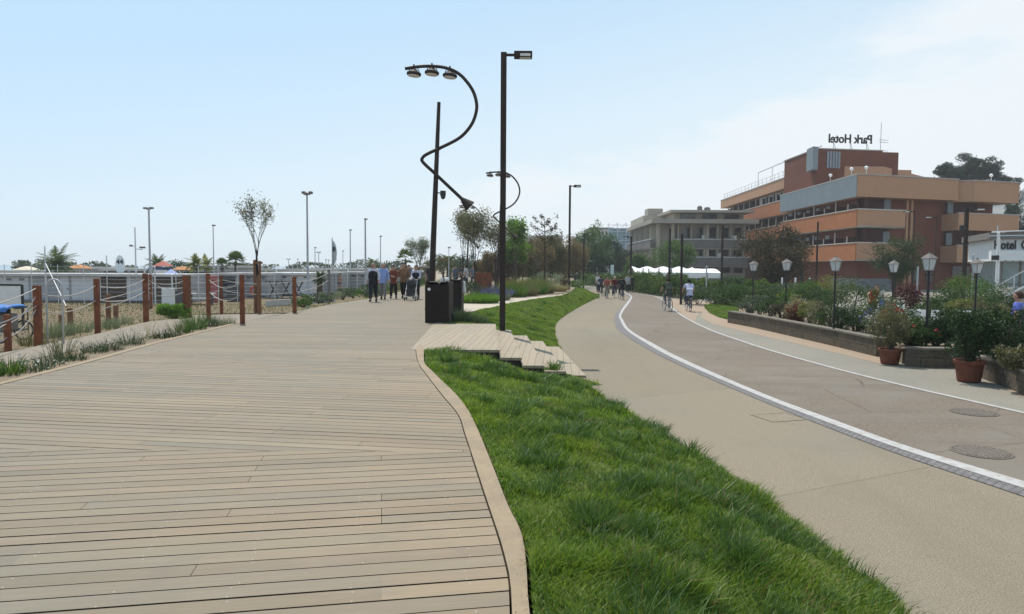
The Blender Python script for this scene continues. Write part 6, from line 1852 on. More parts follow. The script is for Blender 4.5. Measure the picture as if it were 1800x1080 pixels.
# feather flag
Y = 58; q = D(585, 480, Y)
t = thing('feather_flag', 'grey white feather flag with dark emblem above the long hut', 'flag', (q.x, Y, SANDZ))
ztop = D(585, 421, Y).z - SANDZ
mb = MB(); mb.tube([(-.02, 0, 0), (-.02, 0, ztop + .15)], .03, 6); mb.build('pole', M_GREYM, t)
zb = D(585, 466, Y).z - SANDZ; V_ = []; 
for i in range(13):
    u = i / 12; z = zb + (ztop - zb) * u; wv = .40 * math.sin(math.pi * min(1, (u * .92 + .08))) ** .6 + .02
    for j in range(5):
        v_ = j / 4; V_.append((-.08 + wv * v_, .05 * math.sin(5 * v_ + 3 * u), z))
mb = MB(); mb.add(V_, [(i * 5 + j, i * 5 + j + 1, (i + 1) * 5 + j + 1, (i + 1) * 5 + j) for i in range(12) for j in range(4)])
o = mb.build('flag_cloth', mat('flag_cloth', (0.44, 0.47, 0.48), .15, 3, .7), t, smooth=True); md = o.modifiers.new('thick', 'SOLIDIFY'); md.thickness = .01
mb = MB(); c = Vector((.12, -.075, zb + (ztop - zb) * .62)); mb.tube([c + Vector((.10 * math.cos(a), 0, .17 * math.sin(a))) for a in np.linspace(0, 2 * math.pi, 17)], .035, 5, cap=False); mb.box(c, (.06, .03, .12)); mb.build('emblem', M_BLACK, t)
# playground kiosk with red roof, blue gazebo
Y = 60; q = D(287, 480, Y)
t = thing('kiosk', 'small playground tower with a red pyramid roof behind the huts', 'kiosk', (q.x, Y, SANDZ))
ze = D(287, 468, Y).z - SANDZ; zt_ = D(287, 458.5, Y).z - SANDZ; rr = .62
RED = mat('kiosk_red', (0.42, 0.12, 0.09), .15, 3, .7)
mb = MB(); mb.add([(-rr, -rr, ze), (rr, -rr, ze), (rr, rr, ze), (-rr, rr, ze), (0, 0, zt_), (0, 0, ze - .02)], [(0, 1, 4), (1, 2, 4), (2, 3, 4), (3, 0, 4), (1, 0, 5), (2, 1, 5), (3, 2, 5), (0, 3, 5)]); mb.build('roof', RED, t)
mb = MB()
for sx in (-1, 1):
    for sy in (-1, 1): mb.box((sx * .5, sy * .5, ze / 2), (.1, .1, ze))
mb.build_each('post', M_WHITE, t)
mb = MB(); mb.box((0, 0, ze - .2), (1.1, 1.1, .22)); mb.build('fascia', mat('kiosk_blue', (0.05, 0.07, 0.16), .2, 3, .7), t)
mb = MB(); mb.box((0, 0, 1.6), (1.05, 1.05, .1)); mb.box((0, -.5, 2.0), (1.0, .05, .5)); mb.build('deck', M_WHITE, t)
q = D(301, 480, 58); t = thing('gazebo', 'small pale blue pointed gazebo right of the red roofed kiosk', 'gazebo', (q.x, 58, SANDZ))
ze = D(301, 481, 58).z - SANDZ; zt_ = D(301, 473, 58).z - SANDZ
mb = MB(); mb.add([(-.4, -.4, ze), (.4, -.4, ze), (.4, .4, ze), (-.4, .4, ze), (0, 0, zt_), (0, 0, ze - .01)], [(0, 1, 4), (1, 2, 4), (2, 3, 4), (3, 0, 4), (1, 0, 5), (2, 1, 5), (3, 2, 5), (0, 3, 5)]); mb.build('roof', mat('gazebo_blue', (0.36, 0.42, 0.70), .12, 3, .6), t)
mb = MB()
for sx in (-.36, .36):
    for sy in (-.36, .36): mb.tube([(sx, sy, 0), (sx, sy, ze)], .03, 5)
mb.build_each('leg', M_PALEM, t)
# ================================================================ garden of the restaurant
STONE = None
def stone_mat():
    b = NB('planter_stone')
    uv = b.n('ShaderNodeUVMap'); uv.uv_map = 'board'
    br = b.n('ShaderNodeTexBrick', Scale=1.0); b.t.links.new(uv.outputs[0], br.inputs['Vector'])
    br.inputs['Color1'].default_value = (0.115, 0.088, 0.062, 1); br.inputs['Color2'].default_value = (0.068, 0.056, 0.044, 1); br.inputs['Mortar'].default_value = (0.03, 0.026, 0.02, 1)
    br.inputs['Mortar Size'].default_value = .012; br.inputs['Brick Width'].default_value = .52; br.inputs['Row Height'].default_value = .26
    n = b.noise(b.pos(), 14, 6, .65)
    c = b.mix(b.rng(n, .35, .7, 0, .6), br.outputs['Color'], (0.155, 0.13, 0.095))
    c = b.mix(b.rng(b.noise(b.pos(), 3, 5), .5, .75, 0, .6), c, (0.045, 0.05, 0.025))
    b.bsdf(c, .9, .2, 0, n, .8, .03)
    return b.m
STONE = stone_mat()
CAP = mat('planter_cap', (0.20, 0.175, 0.14), .3, 6, .9)
def planter(label, front, top_z, wd=.26):
    """low stone wall along a polyline with a coping"""
    t = thing('stone_planter', label, 'planter', (front[0][0], front[0][1], ROADZ), 0, 'low stone planters of the garden')
    A_ = [Vector((p[0], p[1], 0)) for p in front]; B_ = offset(A_, -wd)
    mb = MB(); vs = []
    for a, b in zip(A_, B_): vs += [(a.x, a.y, ROADZ - .05), (a.x, a.y, top_z - .05), (b.x, b.y, top_z - .05), (b.x, b.y, ROADZ - .05)]
    fs = []
    for i in range(len(A_) - 1):
        for k in range(4): fs.append((4 * i + k, 4 * i + 4 + k, 4 * i + 4 + (k + 1) % 4, 4 * i + (k + 1) % 4))
    fs += [(0, 1, 2, 3), tuple(4 * (len(A_) - 1) + k for k in (3, 2, 1, 0))]
    mb.add(vs, fs); o = mb.build('wall', STONE, t, True)
    L = [0.0]
    for i in range(1, len(A_)): L.append(L[-1] + (A_[i] - A_[i - 1]).length)
    ul = o.data.uv_layers.new(name='board')
    for lp in o.data.loops:
        vi = lp.vertex_index; ul.data[lp.index].uv = (L[vi // 4] + (.26 if vi % 4 > 1 else 0), o.data.vertices[vi].co.z + 1)
    A2 = offset(A_, .03); B2 = offset(A_, -wd - .03); mb = MB(); vs = []
    for a, b in zip(A2, B2): vs += [(a.x, a.y, top_z - .048), (a.x, a.y, top_z), (b.x, b.y, top_z), (b.x, b.y, top_z - .048)]
    mb.add(vs, fs); mb.build('coping', CAP, t, True)
    return t
pw1 = [G(x, y, ROADZ) for x, y in ((1289, 567), (1330, 574.5), (1400, 590), (1480, 608), (1557, 626.5))]
planter('long low mossy stone planter wall beside the pink pavement', pw1, -.20)
pw2 = [G(x, y, ROADZ) for x, y in ((1592, 641), (1620, 643), (1690, 643.5))]
planter('short dark planter wall between the two terracotta pots', pw2, -.24)
pw3 = [G(x, y, ROADZ) for x, y in ((1738, 661), (1770, 672), (1812, 688), (1850, 704))]
planter('dark planter wall right of the larger terracotta pot', pw3, -.24)
bed = [p.xy + Vector((.22, 0)) for p in pw1] + [p.xy + Vector((0.05, .25)) for p in pw2] + [(11.8, 15.6)] + [p.xy + Vector((.2, .2)) for p in pw3] + [(13.5, 11.5), (13.6, 16.5), (12.3, 17.8), (12.2, 24), (12.4, 31), (9.9, 31)]
sheet('garden_bed', bed, -.32, M_SOIL, thick=.45)
TERRP = mat('terracotta_pot', (0.20, 0.066, 0.038), .35, 5, .8)
def pot(px, py, r, h, label):
    p = G(px, py, ROADZ); p.y += r
    t = thing('plant_pot', label, 'pot', p, 0, 'terracotta pots on the pavement')
    mb = MB(); mb.lathe([(r * .72, 0), (r * .76, .02), (r * .93, h * .84), (r * 1.02, h * .85), (r * 1.04, h), (r * .92, h), (r * .9, h * .9)], n=28); mb.build('pot', TERRP, t)
    mb = MB(); mb.lathe([(r * .895, h * .86), (.01, h * .9)], n=20); mb.build('soil', M_SOIL, t)
    return p
POT1 = pot(1574, 642, .27, .37, 'smaller terracotta pot at the end of the long stone planter')
POT2 = pot(1718.5, 674, .29, .44, 'larger terracotta pot between the two dark planter walls')
# lanterns
GL = mat('lantern_glass', (0.55, 0.58, 0.60), .12, 6, .25, .5)
def lantern(px, Y, topy, label):
    x = D(px, 500, Y).x
    H_ = D(px, topy, Y).z - ROADZ
    t = thing('garden_lantern', label, 'lantern', (x, Y, ROADZ), 0, 'black garden lanterns with frosted hexagonal heads')
    mb = MB(); mb.lathe([(.09, 0), (.09, .04), (.045, .1), (.035, .2), (.032, H_ - .46), (.05, H_ - .44), (.05, H_ - .42)], n=10)
    mb.tube([(-.13, 0, H_ - .52), (.13, 0, H_ - .52)], .014, 5); mb.build('post', M_BLACK, t)
    mb = MB(); mb.lathe([(.115, H_ - .40), (.185, H_ - .12)], n=6); mb.build('glass', GL, t)
    mb = MB(); mb.lathe([(.225, H_ - .12), (.215, H_ - .10), (.10, H_ - .02), (.04, H_ + .01), (.03, H_ + .05), (.005, H_ + .055)], n=6); mb.lathe([(.05, H_ - .43), (.13, H_ - .41), (.125, H_ - .398)], n=6)
    for k in range(6):
        a = 2 * math.pi * k / 6
        mb.tube([(.118 * math.cos(a), .118 * math.sin(a), H_ - .405), (.19 * math.cos(a), .19 * math.sin(a), H_ - .115)], .010, 4)
    mb.build('cap', MATS['dark_grey_band'], t)
lantern(1324, 31, 460, 'farthest garden lantern, above the first shrubs of the long planter')
lantern(1382, 27.8, 457, 'garden lantern in front of the big bronze leaved tree')
lantern(1468, 21.8, 453, 'garden lantern in front of the plain hotel corner plinth')
lantern(1570, 26, 459, 'garden lantern in front of the green tree beside the red shirt')
lantern(1632, 17.9, 447, 'largest and nearest garden lantern between the two terracotta pots')
lantern(1716, 21.7, 457, 'garden lantern behind the bush of the larger pot')
# white chairs and tables
def garden_chair(x, y, rz, label):
    t = thing('garden_chair', label, 'chair', (x, y, ROADZ), rz, 'white chairs on the terrace')
    mb = MB(); mb.bbox((0, 0, .44), (.46, .46, .04), .012); mb.build('seat', M_WHITE, t)
    mb = MB(); mb.bbox((0, -.23, .72), (.46, .035, .40), .015); mb.build('backrest', M_WHITE, t)
    for sx in (-.2, .2):
        for sy in (-.2, .2): 
            mb = MB(); mb.box((sx, sy, .21 if sy > 0 else .36), (.035, .035, .42 if sy > 0 else .72)); mb.build('leg', M_WHITE, t)
    return t
k = 0
for px, Y, lb in ((1548, 25, 'white garden chair right of the person in the red T-shirt'), (1600, 25.5, 'white garden chair left of the nearest lantern'), (1615, 25.2, 'white garden chair next to the nearest lantern post'), (1646, 25, 'white garden chair just right of the nearest lantern'), (1672, 24.6, 'white garden chair left of the lantern with the larger pot'), (1640, 20.6, 'white garden chair low between the shrubs near the lantern'), (1690, 24.8, 'white garden chair closest to the lantern behind the larger pot')):
    garden_chair(D(px, 540, Y).x, Y, R((k * 37) % 50 - 25), lb); k += 1
for px, Y, lb in ((1532, 24.2, 'pale table in front of the person in the red T-shirt'), (1660, 22.5, 'pale table among the white garden chairs')):
    t = thing('garden_table', lb, 'table', (D(px, 540, Y).x, Y, ROADZ))
    mb = MB(); mb.bbox((0, 0, .73), (.9 if px < 1600 else 1.5, .8, .04), .01); mb.build('tabletop', M_WHITE, t)
    mb = MB(); mb.lathe([(.25, 0), (.25, .03), (.035, .06), (.035, .7)], n=10); mb.build('stand', M_GREYM, t)
# parked scooter
q = D(1566, 520, 33); t = thing('motor_scooter', 'blue and white motor scooter parked behind the garden', 'scooter', (q.x, 33, ROADZ), R(25))
mb = MB(); mb.bbox((0, -.3, .55), (.34, .7, .36), .10); mb.build('body', M_WHITE, t)
mb = MB(); mb.bbox((0, .42, .62), (.38, .14, .62), .06); mb.build('leg_shield', mat('scooter_blue', (.10, .16, .42), .15, 3, .3, .5), t)
mb = MB(); mb.bbox((0, -.3, .78), (.28, .66, .10), .04); mb.build('seat', M_BLACK, t)
mb = MB(); mb.tube([(-.32, .42, 1.02), (.32, .42, 1.02)], .025, 6); mb.tube([(0, .42, .9), (0, .42, 1.02)], .04, 6); mb.build('handlebar', M_BLACK, t)
mb = MB(); mb.add([(-.2, .5, 1.0), (.2, .5, 1.0), (.16, .44, 1.35), (-.16, .44, 1.35), (-.2, .51, 1.0), (.2, .51, 1.0), (.16, .45, 1.35), (-.16, .45, 1.35)], [(0, 1, 2, 3), (7, 6, 5, 4), (0, 4, 5, 1), (1, 5, 6, 2), (2, 6, 7, 3), (3, 7, 4, 0)]); mb.build('windscreen', GL, t)
for y in (.52, -.55):
    mb = MB(); mb.tube([(-.06, y, .22), (.06, y, .22)], .22, 20); w_ = mb.build('wheel', M_BLACK, t)
    mb = MB(); mb.tube([(-.065, y, .22), (.065, y, .22)], .11, 14); mb.build('rim', M_GREYM, w_)
# bike hoop, white bollards, signpost, totem, white street pole
q = D(1513, 505, 66); mb = MB(); r_ = .72; z_ = 1.15
mb.tube([(-r_, 0, 0), (-r_, 0, z_ - .5)] + [(r_ * math.cos(a), 0, z_ - .5 + .5 * math.sin(a)) for a in np.linspace(math.pi, 0, 11)[1:-1]] + [(r_, 0, z_ - .5), (r_, 0, 0)], .045, 7)
o = mb.build('metal_arch', M_BLACK, smooth=True); o.location = (q.x, 66, ROADZ); tag(o, 'black arched rail in front of the grey hotel plinth', 'rail')
for px, lb in ((1374.5, 'white bollard left of two others at the hotel forecourt'), (1398, 'white bollard in the middle of the three at the hotel forecourt'), (1423, 'white bollard nearest the hotel wall')):
    q = D(px, 500, 56); mb = MB(); mb.lathe([(.07, 0), (.07, 1.55), (.06, 1.6), (.01, 1.62)], n=12); o = mb.build('bollard', M_WHITE); o.location = (q.x, 56, ROADZ); tag(o, lb, 'bollard', 'white bollards')
for px, top, Y, lb in ((1241.5, 468, 50, 'thin grey signpost in front of the marquee end'), (1243.5, 480, 58, 'short white post beside the marquee end'), (1612.5, 470, 40, 'thin grey post right of the dark red bush'), (1709, 448, 38, 'thin grey post just left of the lantern behind the larger pot'), (1179, 472, 62, 'thick grey post beside the lamp post over the hedge'), (1130, 472, 66, 'dark post before the left part of the marquee'), (1158, 472, 64, 'dark post before the middle of the marquee'), (1140, 473, 65, 'thin dark post before the left of the marquee')):
    q = D(px, 500, Y); H_ = D(px, top, Y).z - ROADZ; mb = MB(); mb.lathe([(.05 if 'thick' not in lb else .11, 0), (.05 if 'thick' not in lb else .11, H_), (.02, H_ + .03)], n=8)
    o = mb.build('sign_post', M_DARK if 'dark' in lb[:9] else M_GREYM); o.location = (q.x, Y, ROADZ); tag(o, lb, 'post')
Y = 46; q = D(1751.5, 520, Y); H_ = D(1754, 409, Y).z - ROADZ
t = thing('flood_pole', 'white pole with black floodlight in front of the glazed pavilion', 'light pole', (q.x, Y, ROADZ))
mb = MB(); mb.tube([(0, 0, 0), (0, 0, H_ - .8), (-.12, -.1, H_)], [.12, .10, .08], 10); mb.build('pole', M_WHITE, t)
mb = MB(); mb.bbox((-.32, -.2, H_ - 1.62), (.36, .3, .3), .05); mb.build('floodlight', M_BLACK, t)
q = D(1076, 490, 92); t = thing('totem_sign', 'pale blue white totem sign beyond the distant cyclists', 'sign', (q.x, 92, ROADZ))
mb = MB(); mb.bbox((0, 0, 1.9), (.42, .16, 1.5), .02); mb.build('panel', mat('totem_face', (0.52, 0.60, 0.62), .1, 3, .4), t)
mb = MB(); mb.box((0, 0, .55), (.12, .1, 1.1)); mb.build('stand', M_GREYM, t)
# ================================================================ clutter behind the fence
t = thing('wire_fence', 'tall thin wire fence on pale posts running in front of the beach huts', 'fence', (-30, 46, SANDZ))
fpts = [Vector((D(px, 500, Y).x, Y, SANDZ)) for px, Y in ((-40, 45), (60, 46), (160, 47), (260, 47), (345, 49), (430, 52), (520, 55), (600, 59), (660, 64))]
fpts = resample(fpts, 22)
mb = MB()
for q in fpts: mb.tube([q - t.location, q - t.location + Vector((0, 0, 2.65))], .026, 5)
mb.build_each('post', M_PALEM, t)
mb = MB()
for k in range(9): mb.tube([q - t.location + Vector((0, 0, .3 + k * .28)) for q in fpts], .0075, 3, cap=False)
mb.build('wire', M_PALEM, t)
def far_umbrella(px, Y, top, label, m, closed=True):
    b = Vector((D(px, 480, Y).x, Y, SANDZ)); h = D(px, top, Y).z - SANDZ
    t = thing('beach_umbrella', label, 'umbrella', b, 0, 'beach umbrellas behind the huts')
    mb = MB(); mb.tube([(0, 0, 0), (0, 0, h)], .025, 6); mb.build('pole', M_PALEM, t)
    mb = MB()
    if closed: mb.lathe([(.03, h - 1.35), (.16, h - 1.25), (.14, h - .7), (.07, h - .15), (.02, h + .02)], n=8)
    else: mb.lathe([(1.15, h - .42), (1.12, h - .36), (.6, h - .14), (.03, h)], n=12)
    mb.build('canopy', m, t)
ORG = mat('awning_orange', (0.50, 0.22, 0.08), .15, 2, .8); CRM = mat('awning_cream', (0.62, 0.55, 0.42), .12, 2, .8)
for px, Y, tp, m, cl, lb in ((48, 66, 468, CRM, False, 'cream open beach umbrella left of the large date palm'), (140, 70, 465, ORG, False, 'orange open beach umbrella right of the large date palm'), (322, 72, 468, ORG, False, 'orange open beach umbrella beside the yellowish palms'), (468, 80, 473, CRM, True, 'closed cream umbrella right of the bare young tree'), (486, 78, 472, M_WHITE, True, 'closed white umbrella left of the three headed mast'), (533, 84, 474, CRM, True, 'closed cream umbrella beside the three headed mast'), (612, 84, 472, M_WHITE, True, 'closed white umbrella right of the feather flag'), (655, 88, 474, M_WHITE, True, 'closed white umbrella near the leading walker')):
    far_umbrella(px, Y, tp, lb, m, cl)
# low roofs and trees of the beach establishments farther out
for i, (px, wd, Y, tp, m, lb) in enumerate(((20, 9, 92, 475, HUTR, 'low pale roofed beach bar at the far left behind the huts'), (160, 6, 88, 470, HUTG, 'grey beach kiosk right of the large date palm'), (235, 7, 84, 472, HUTT, 'dark beach kiosk behind the oval number sign'), (385, 8, 96, 467, HUTG, 'grey blue beach kiosk behind the fan palms'), (505, 12, 104, 473, HUTR, 'long pale roofed beach restaurant left of the three headed mast'), (600, 12, 118, 472, HUTG, 'far grey beach restaurant behind the feather flag'))):
    x = D(px, 480, Y).x; h = D(px, tp, Y).z - SANDZ
    t = thing('beach_kiosk', lb, 'kiosk', (x, Y, SANDZ))
    mb = MB(); mb.box((0, 2, (h - .3) / 2), (wd, 4, h - .3)); mb.build('wall', m, t)
    mb = MB(); mb.box((0, 2, h - .14), (wd + .8, 5, .26)); mb.build('roof', HUTR, t)
    mb = MB(); mb.box((0, -.04, h * .5), (wd * .7, .1, .9)); mb.build('opening', GLASSD, t)
L_FAR = leafmat('leaf_far', [(0.04, 0.06, 0.03), (0.07, 0.09, 0.05), (0.10, 0.12, 0.07)], .25)
for i, (px, Y, r, zc, lb) in enumerate(((60, 120, (4, 2, 1.3), 1.2, 'low dull tree at the far left horizon'), (130, 118, (5, 2, 1.2), 1.1, 'low dull tree on the horizon right of the large date palm'), (200, 125, (4.5, 2, 1.1), 1.0, 'low dull tree on the horizon behind the number sign'), (440, 130, (5, 2, 1.2), 1.2, 'low dull tree on the horizon behind the bare young tree'), (540, 140, (6, 2, 1.2), 1.1, 'low dull tree on the horizon behind the three headed mast'), (640, 150, (6, 2, 1.4), 1.3, 'low dull tree on the horizon behind the leading walker'), (690, 150, (5, 2, 1.5), 1.4, 'low dull tree on the horizon behind the red topped walker'))):
    b = Vector((D(px, 480, Y).x, Y, SANDZ))
    rng = np.random.default_rng(500 + i); t = thing('tree', lb, 'tree', b, 0, 'low trees along the beach horizon')
    mb = MB(); mb.tube([(0, 0, 0), (.1, 0, zc - SANDZ)], [.2, .1], 6); mb.build('trunk', BARK, t)
    P = blob_points(rng, 1500, (0, 0, zc - SANDZ), r, 26, .3); V, Q = leaves_np(P, .4, rng, .6); np_mesh('crown', V, Q, L_FAR, t)
# tables, panels and playthings between fence and huts
for px, Y, w_, h, m, lb in ((375, 51, .55, 1.9, mat('poster_red', (0.42, 0.10, 0.09), .2, 4, .6), 'red poster panel behind the boardwalk corner posts'), (295, 46, .8, 1.15, M_WHITE, 'white low cabinet standing before the brown slatted hut'), (318, 47, .7, 1.0, HUTT, 'dark grey crate stack before the narrow grey hut'), (410, 52, .9, 1.25, HUTT, 'dark board leaning before the grey hut at the corner post')):
    b = Vector((D(px, 480, Y).x, Y, SANDZ)); mb = MB(); mb.bbox((0, 0, h / 2), (w_, .18, h), .02); o = mb.build('display_panel', m); o.location = b; tag(o, lb, 'panel')
t = thing('picnic_table', 'long pale table with benches before the dark open booth', 'table', (D(352, 500, 48).x, 48, SANDZ))
mb = MB(); mb.bbox((0, 0, .74), (1.9, .7, .05), .01); mb.build('tabletop', HUTR, t)
for s in (-.62, .62): mb = MB(); mb.bbox((0, s, .44), (1.9, .26, .05), .01); mb.build('bench', HUTR, t)
mb = MB()
for s in (-.7, .7): mb.box((s, 0, .37), (.08, 1.3, .06)); mb.box((s, 0, .36), (.08, .5, .72))
mb.build_each('leg', HUTT, t)
# ================================================================ foliage colours
L_OLIVE = leafmat('leaf_olive', [(0.065, 0.07, 0.036), (0.105, 0.105, 0.055), (0.15, 0.135, 0.075), (0.18, 0.17, 0.10)], .3)
L_GREYOL = leafmat('leaf_grey_olive', [(0.10, 0.10, 0.065), (0.15, 0.15, 0.10), (0.20, 0.195, 0.14)], .3)
L_BRONZE = leafmat('leaf_bronze', [(0.026, 0.024, 0.015), (0.052, 0.044, 0.025), (0.080, 0.060, 0.032), (0.065, 0.066, 0.03)], .25)
L_BROWN = leafmat('leaf_tamarisk', [(0.12, 0.095, 0.055), (0.17, 0.125, 0.07), (0.21, 0.15, 0.085), (0.15, 0.15, 0.07)], .3)
L_GREEN = leafmat('leaf_green', [(0.028, 0.065, 0.016), (0.05, 0.105, 0.022), (0.085, 0.15, 0.03), (0.12, 0.18, 0.05)], .35)
L_GARD = leafmat('leaf_garden', [(0.014, 0.032, 0.011), (0.030, 0.060, 0.017), (0.055, 0.098, 0.026), (0.10, 0.14, 0.05)], .3)
L_GARDG = leafmat('leaf_garden_grey', [(0.030, 0.045, 0.030), (0.055, 0.078, 0.05), (0.09, 0.11, 0.075), (0.15, 0.17, 0.13)], .25)
L_BRIGHT = leafmat('leaf_bright', [(0.07, 0.15, 0.025), (0.11, 0.21, 0.035), (0.16, 0.26, 0.05)], .4)
L_DARK = leafmat('leaf_dark', [(0.014, 0.032, 0.012), (0.025, 0.052, 0.018), (0.045, 0.08, 0.024)], .25)
L_PINE = leafmat('pine_needles', [(0.010, 0.024, 0.012), (0.020, 0.038, 0.016), (0.035, 0.055, 0.022)], .15)
L_GREY = leafmat('leaf_grey', [(0.10, 0.125, 0.085), (0.16, 0.185, 0.13), (0.24, 0.26, 0.20)], .3)
L_HEDGE = leafmat('leaf_hedge', [(0.02, 0.05, 0.013), (0.04, 0.085, 0.018), (0.08, 0.135, 0.026), (0.15, 0.19, 0.035)], .3)
L_RED = leafmat('leaf_red', [(0.045, 0.012, 0.014), (0.085, 0.02, 0.022), (0.12, 0.04, 0.035)], .3)
L_PALM = leafmat('leaf_palm', [(0.03, 0.06, 0.02), (0.06, 0.095, 0.03), (0.11, 0.13, 0.045)], .25)
L_PALMY = leafmat('leaf_palm_yellow', [(0.10, 0.12, 0.03), (0.16, 0.17, 0.045), (0.20, 0.19, 0.07)], .3)
L_FOUNT = leafmat('leaf_fountain', [(0.20, 0.17, 0.10), (0.28, 0.24, 0.15), (0.16, 0.16, 0.08)], .35)
L_ROSE = leafmat('leaf_rosemary', [(0.035, 0.06, 0.035), (0.06, 0.09, 0.05), (0.10, 0.125, 0.085)], .25)
F_WHITE = mat('petal_white', (0.52, 0.50, 0.45), .1, 20, .7)
F_RED = mat('petal_red', (0.42, 0.03, 0.025), .3, 20, .7)
F_PURP = mat('petal_purple', (0.12, 0.11, 0.28), .25, 20, .8)
F_YEL = mat('petal_yellow', (0.55, 0.42, 0.05), .2, 20, .7)
BARKD = mat('bark_dark', (0.045, 0.036, 0.030), .4, 6, .9)
def at(px, Y, z): return Vector((D(px, 500, Y).x, Y, z))
def zz(px, py, Y): return D(px, py, Y).z
# ---------------------------------------------------------------- beach side
def palm_at(fn, px, py, Y, fr, nf, lm, seed, label, **k):
    b = at(px, Y, SANDZ)
    return fn('palm_tree', label, b, zz(px, py, Y) - SANDZ, fr, nf, lm, seed, **k)
palm_at(date_palm, 101, 468, 60, 2.1, 34, L_PALM, 1, 'large date palm crown spreading above the white hut roofs', leaf_w=.07)
palm_at(date_palm, 277, 468, 70, 1.6, 28, L_PALM, 2, 'date palm rising behind the red roofed kiosk', leaf_w=.06)
palm_at(date_palm, 345, 466, 66, 1.3, 24, L_PALMY, 3, 'yellowish palm left of the thin single floodlight mast', leaf_w=.07)
palm_at(date_palm, 363, 467, 70, 1.2, 22, L_PALMY, 4, 'yellowish palm just left of the fan palms', leaf_w=.07)
palm_at(fan_palm, 391, 467, 66, .8, 22, L_PALM, 5, 'smaller fan palm left of the larger fan palm')
palm_at(fan_palm, 415, 460, 64, 1.05, 26, L_PALM, 6, 'fan palm left of the bare young tree')
palm_at(date_palm, 562, 489, 52, .8, 24, L_PALM, 7, 'short palm stump with drooping fronds by the low wall', leaf_w=.05)
palm_at(fan_palm, 713, 456, 66, 1.1, 12, L_PALM, 8, 'fan palm above the bearded walker', trunk_r=.12)
palm_at(date_palm, 789, 462, 78, 1.7, 26, L_PALM, 9, 'date palm right of the curling lamp mast', leaf_w=.08, trunk_r=.28)
palm_at(date_palm, 655, 466, 72, 1.2, 16, L_PALM, 10, 'date palm behind the two leading walkers', leaf_w=.06)
crown_tree('tree', 'low dark tree behind the red roofed kiosk', at(312, 82, SANDZ), 1.2, at(312, 82, zz(312, 473, 82)), (1.9, 1.5, 1.2), L_DARK, 1600, .22, 11)
crown_tree('tree', 'low grey green tree right of the red roofed kiosk', at(330, 88, SANDZ), 1.2, at(330, 88, zz(330, 474, 88)), (1.6, 1.5, 1.1), L_ROSE, 1400, .22, 12)
crown_tree('tree', 'low shrubby tree behind the oval number sign', at(165, 92, SANDZ), .8, at(165, 92, zz(165, 478, 92)), (2.8, 1.5, .8), L_ROSE, 1200, .22, 13)
tip_tree('sapling', 'slender grey sapling above the pushchair', at(737, 62, 0), zz(737, 421, 62), L_GREY, 14, 4, r=.05, spread=.22, nb=3, per=9, leaf=.16, rad=.3, trunk_frac=.3)
crown_tree('tree', 'pale olive tree right behind the curling lamp pole', at(779, 72, 0), 1.2, at(779, 72, 1.75), (1.4, 1.2, 1.2), L_OLIVE, 1500, .16, 15, clumps=22)
crown_tree('tree', 'pale olive tree left behind the curling lamp pole', at(750, 80, 0), 1.2, at(750, 80, 1.6), (1.3, 1.2, 1.2), L_OLIVE, 1300, .16, 16, clumps=22)
for i, (px, lb) in enumerate(((805, 'far dark tree low on the horizon right of the date palm'), (828, 'far dark tree low on the horizon behind the olive brown tree'), (765, 'far dark tree low on the horizon left of the date palm'))):
    crown_tree('tree', lb, at(px, 150, 0), 1, at(px, 150, 2.2), (3.2, 2, 1.9), L_ROSE, 1200, .4, 17 + i)
# the bare young tree with its stakes
TB = G(453, 549, -.2)
tip_tree('young_tree', 'sparse young tree with a few pale leaves tied between wooden stakes', TB, zz(453, 336, TB.y) - TB.z, L_GREYOL, 22, 5, r=.062, spread=.50, nb=3, per=1, leaf=.105, rad=.2, trunk_frac=.47, up=.4, width=2.25, barkm=BARKD, asp=.35)
for px, top, lb in ((449.5, 457, 'left wooden stake supporting the bare young tree'), (458.5, 459, 'right wooden stake supporting the bare young tree')):
    b = Vector((D(px, 500, TB.y).x, TB.y - .1, TB.z)); mb = MB(); h_ = zz(px, top, TB.y) - TB.z; mb.tube([(0, 0, -.2), (0, 0, h_)], .05, 8); o = mb.build('tree_stake', M_POSTW); o.location = b; tag(o, lb, 'stake', 'stakes of the bare young tree')
mb = MB(); mb.box((.03, 0, 0), (.36, .05, .08)); o = mb.build('tree_tie', M_POSTW); o.location = (D(455, 500, TB.y).x, TB.y - .16, zz(455, 460, TB.y) - .05); tag(o, 'short cross bar tying the two stakes of the young tree', 'tie')
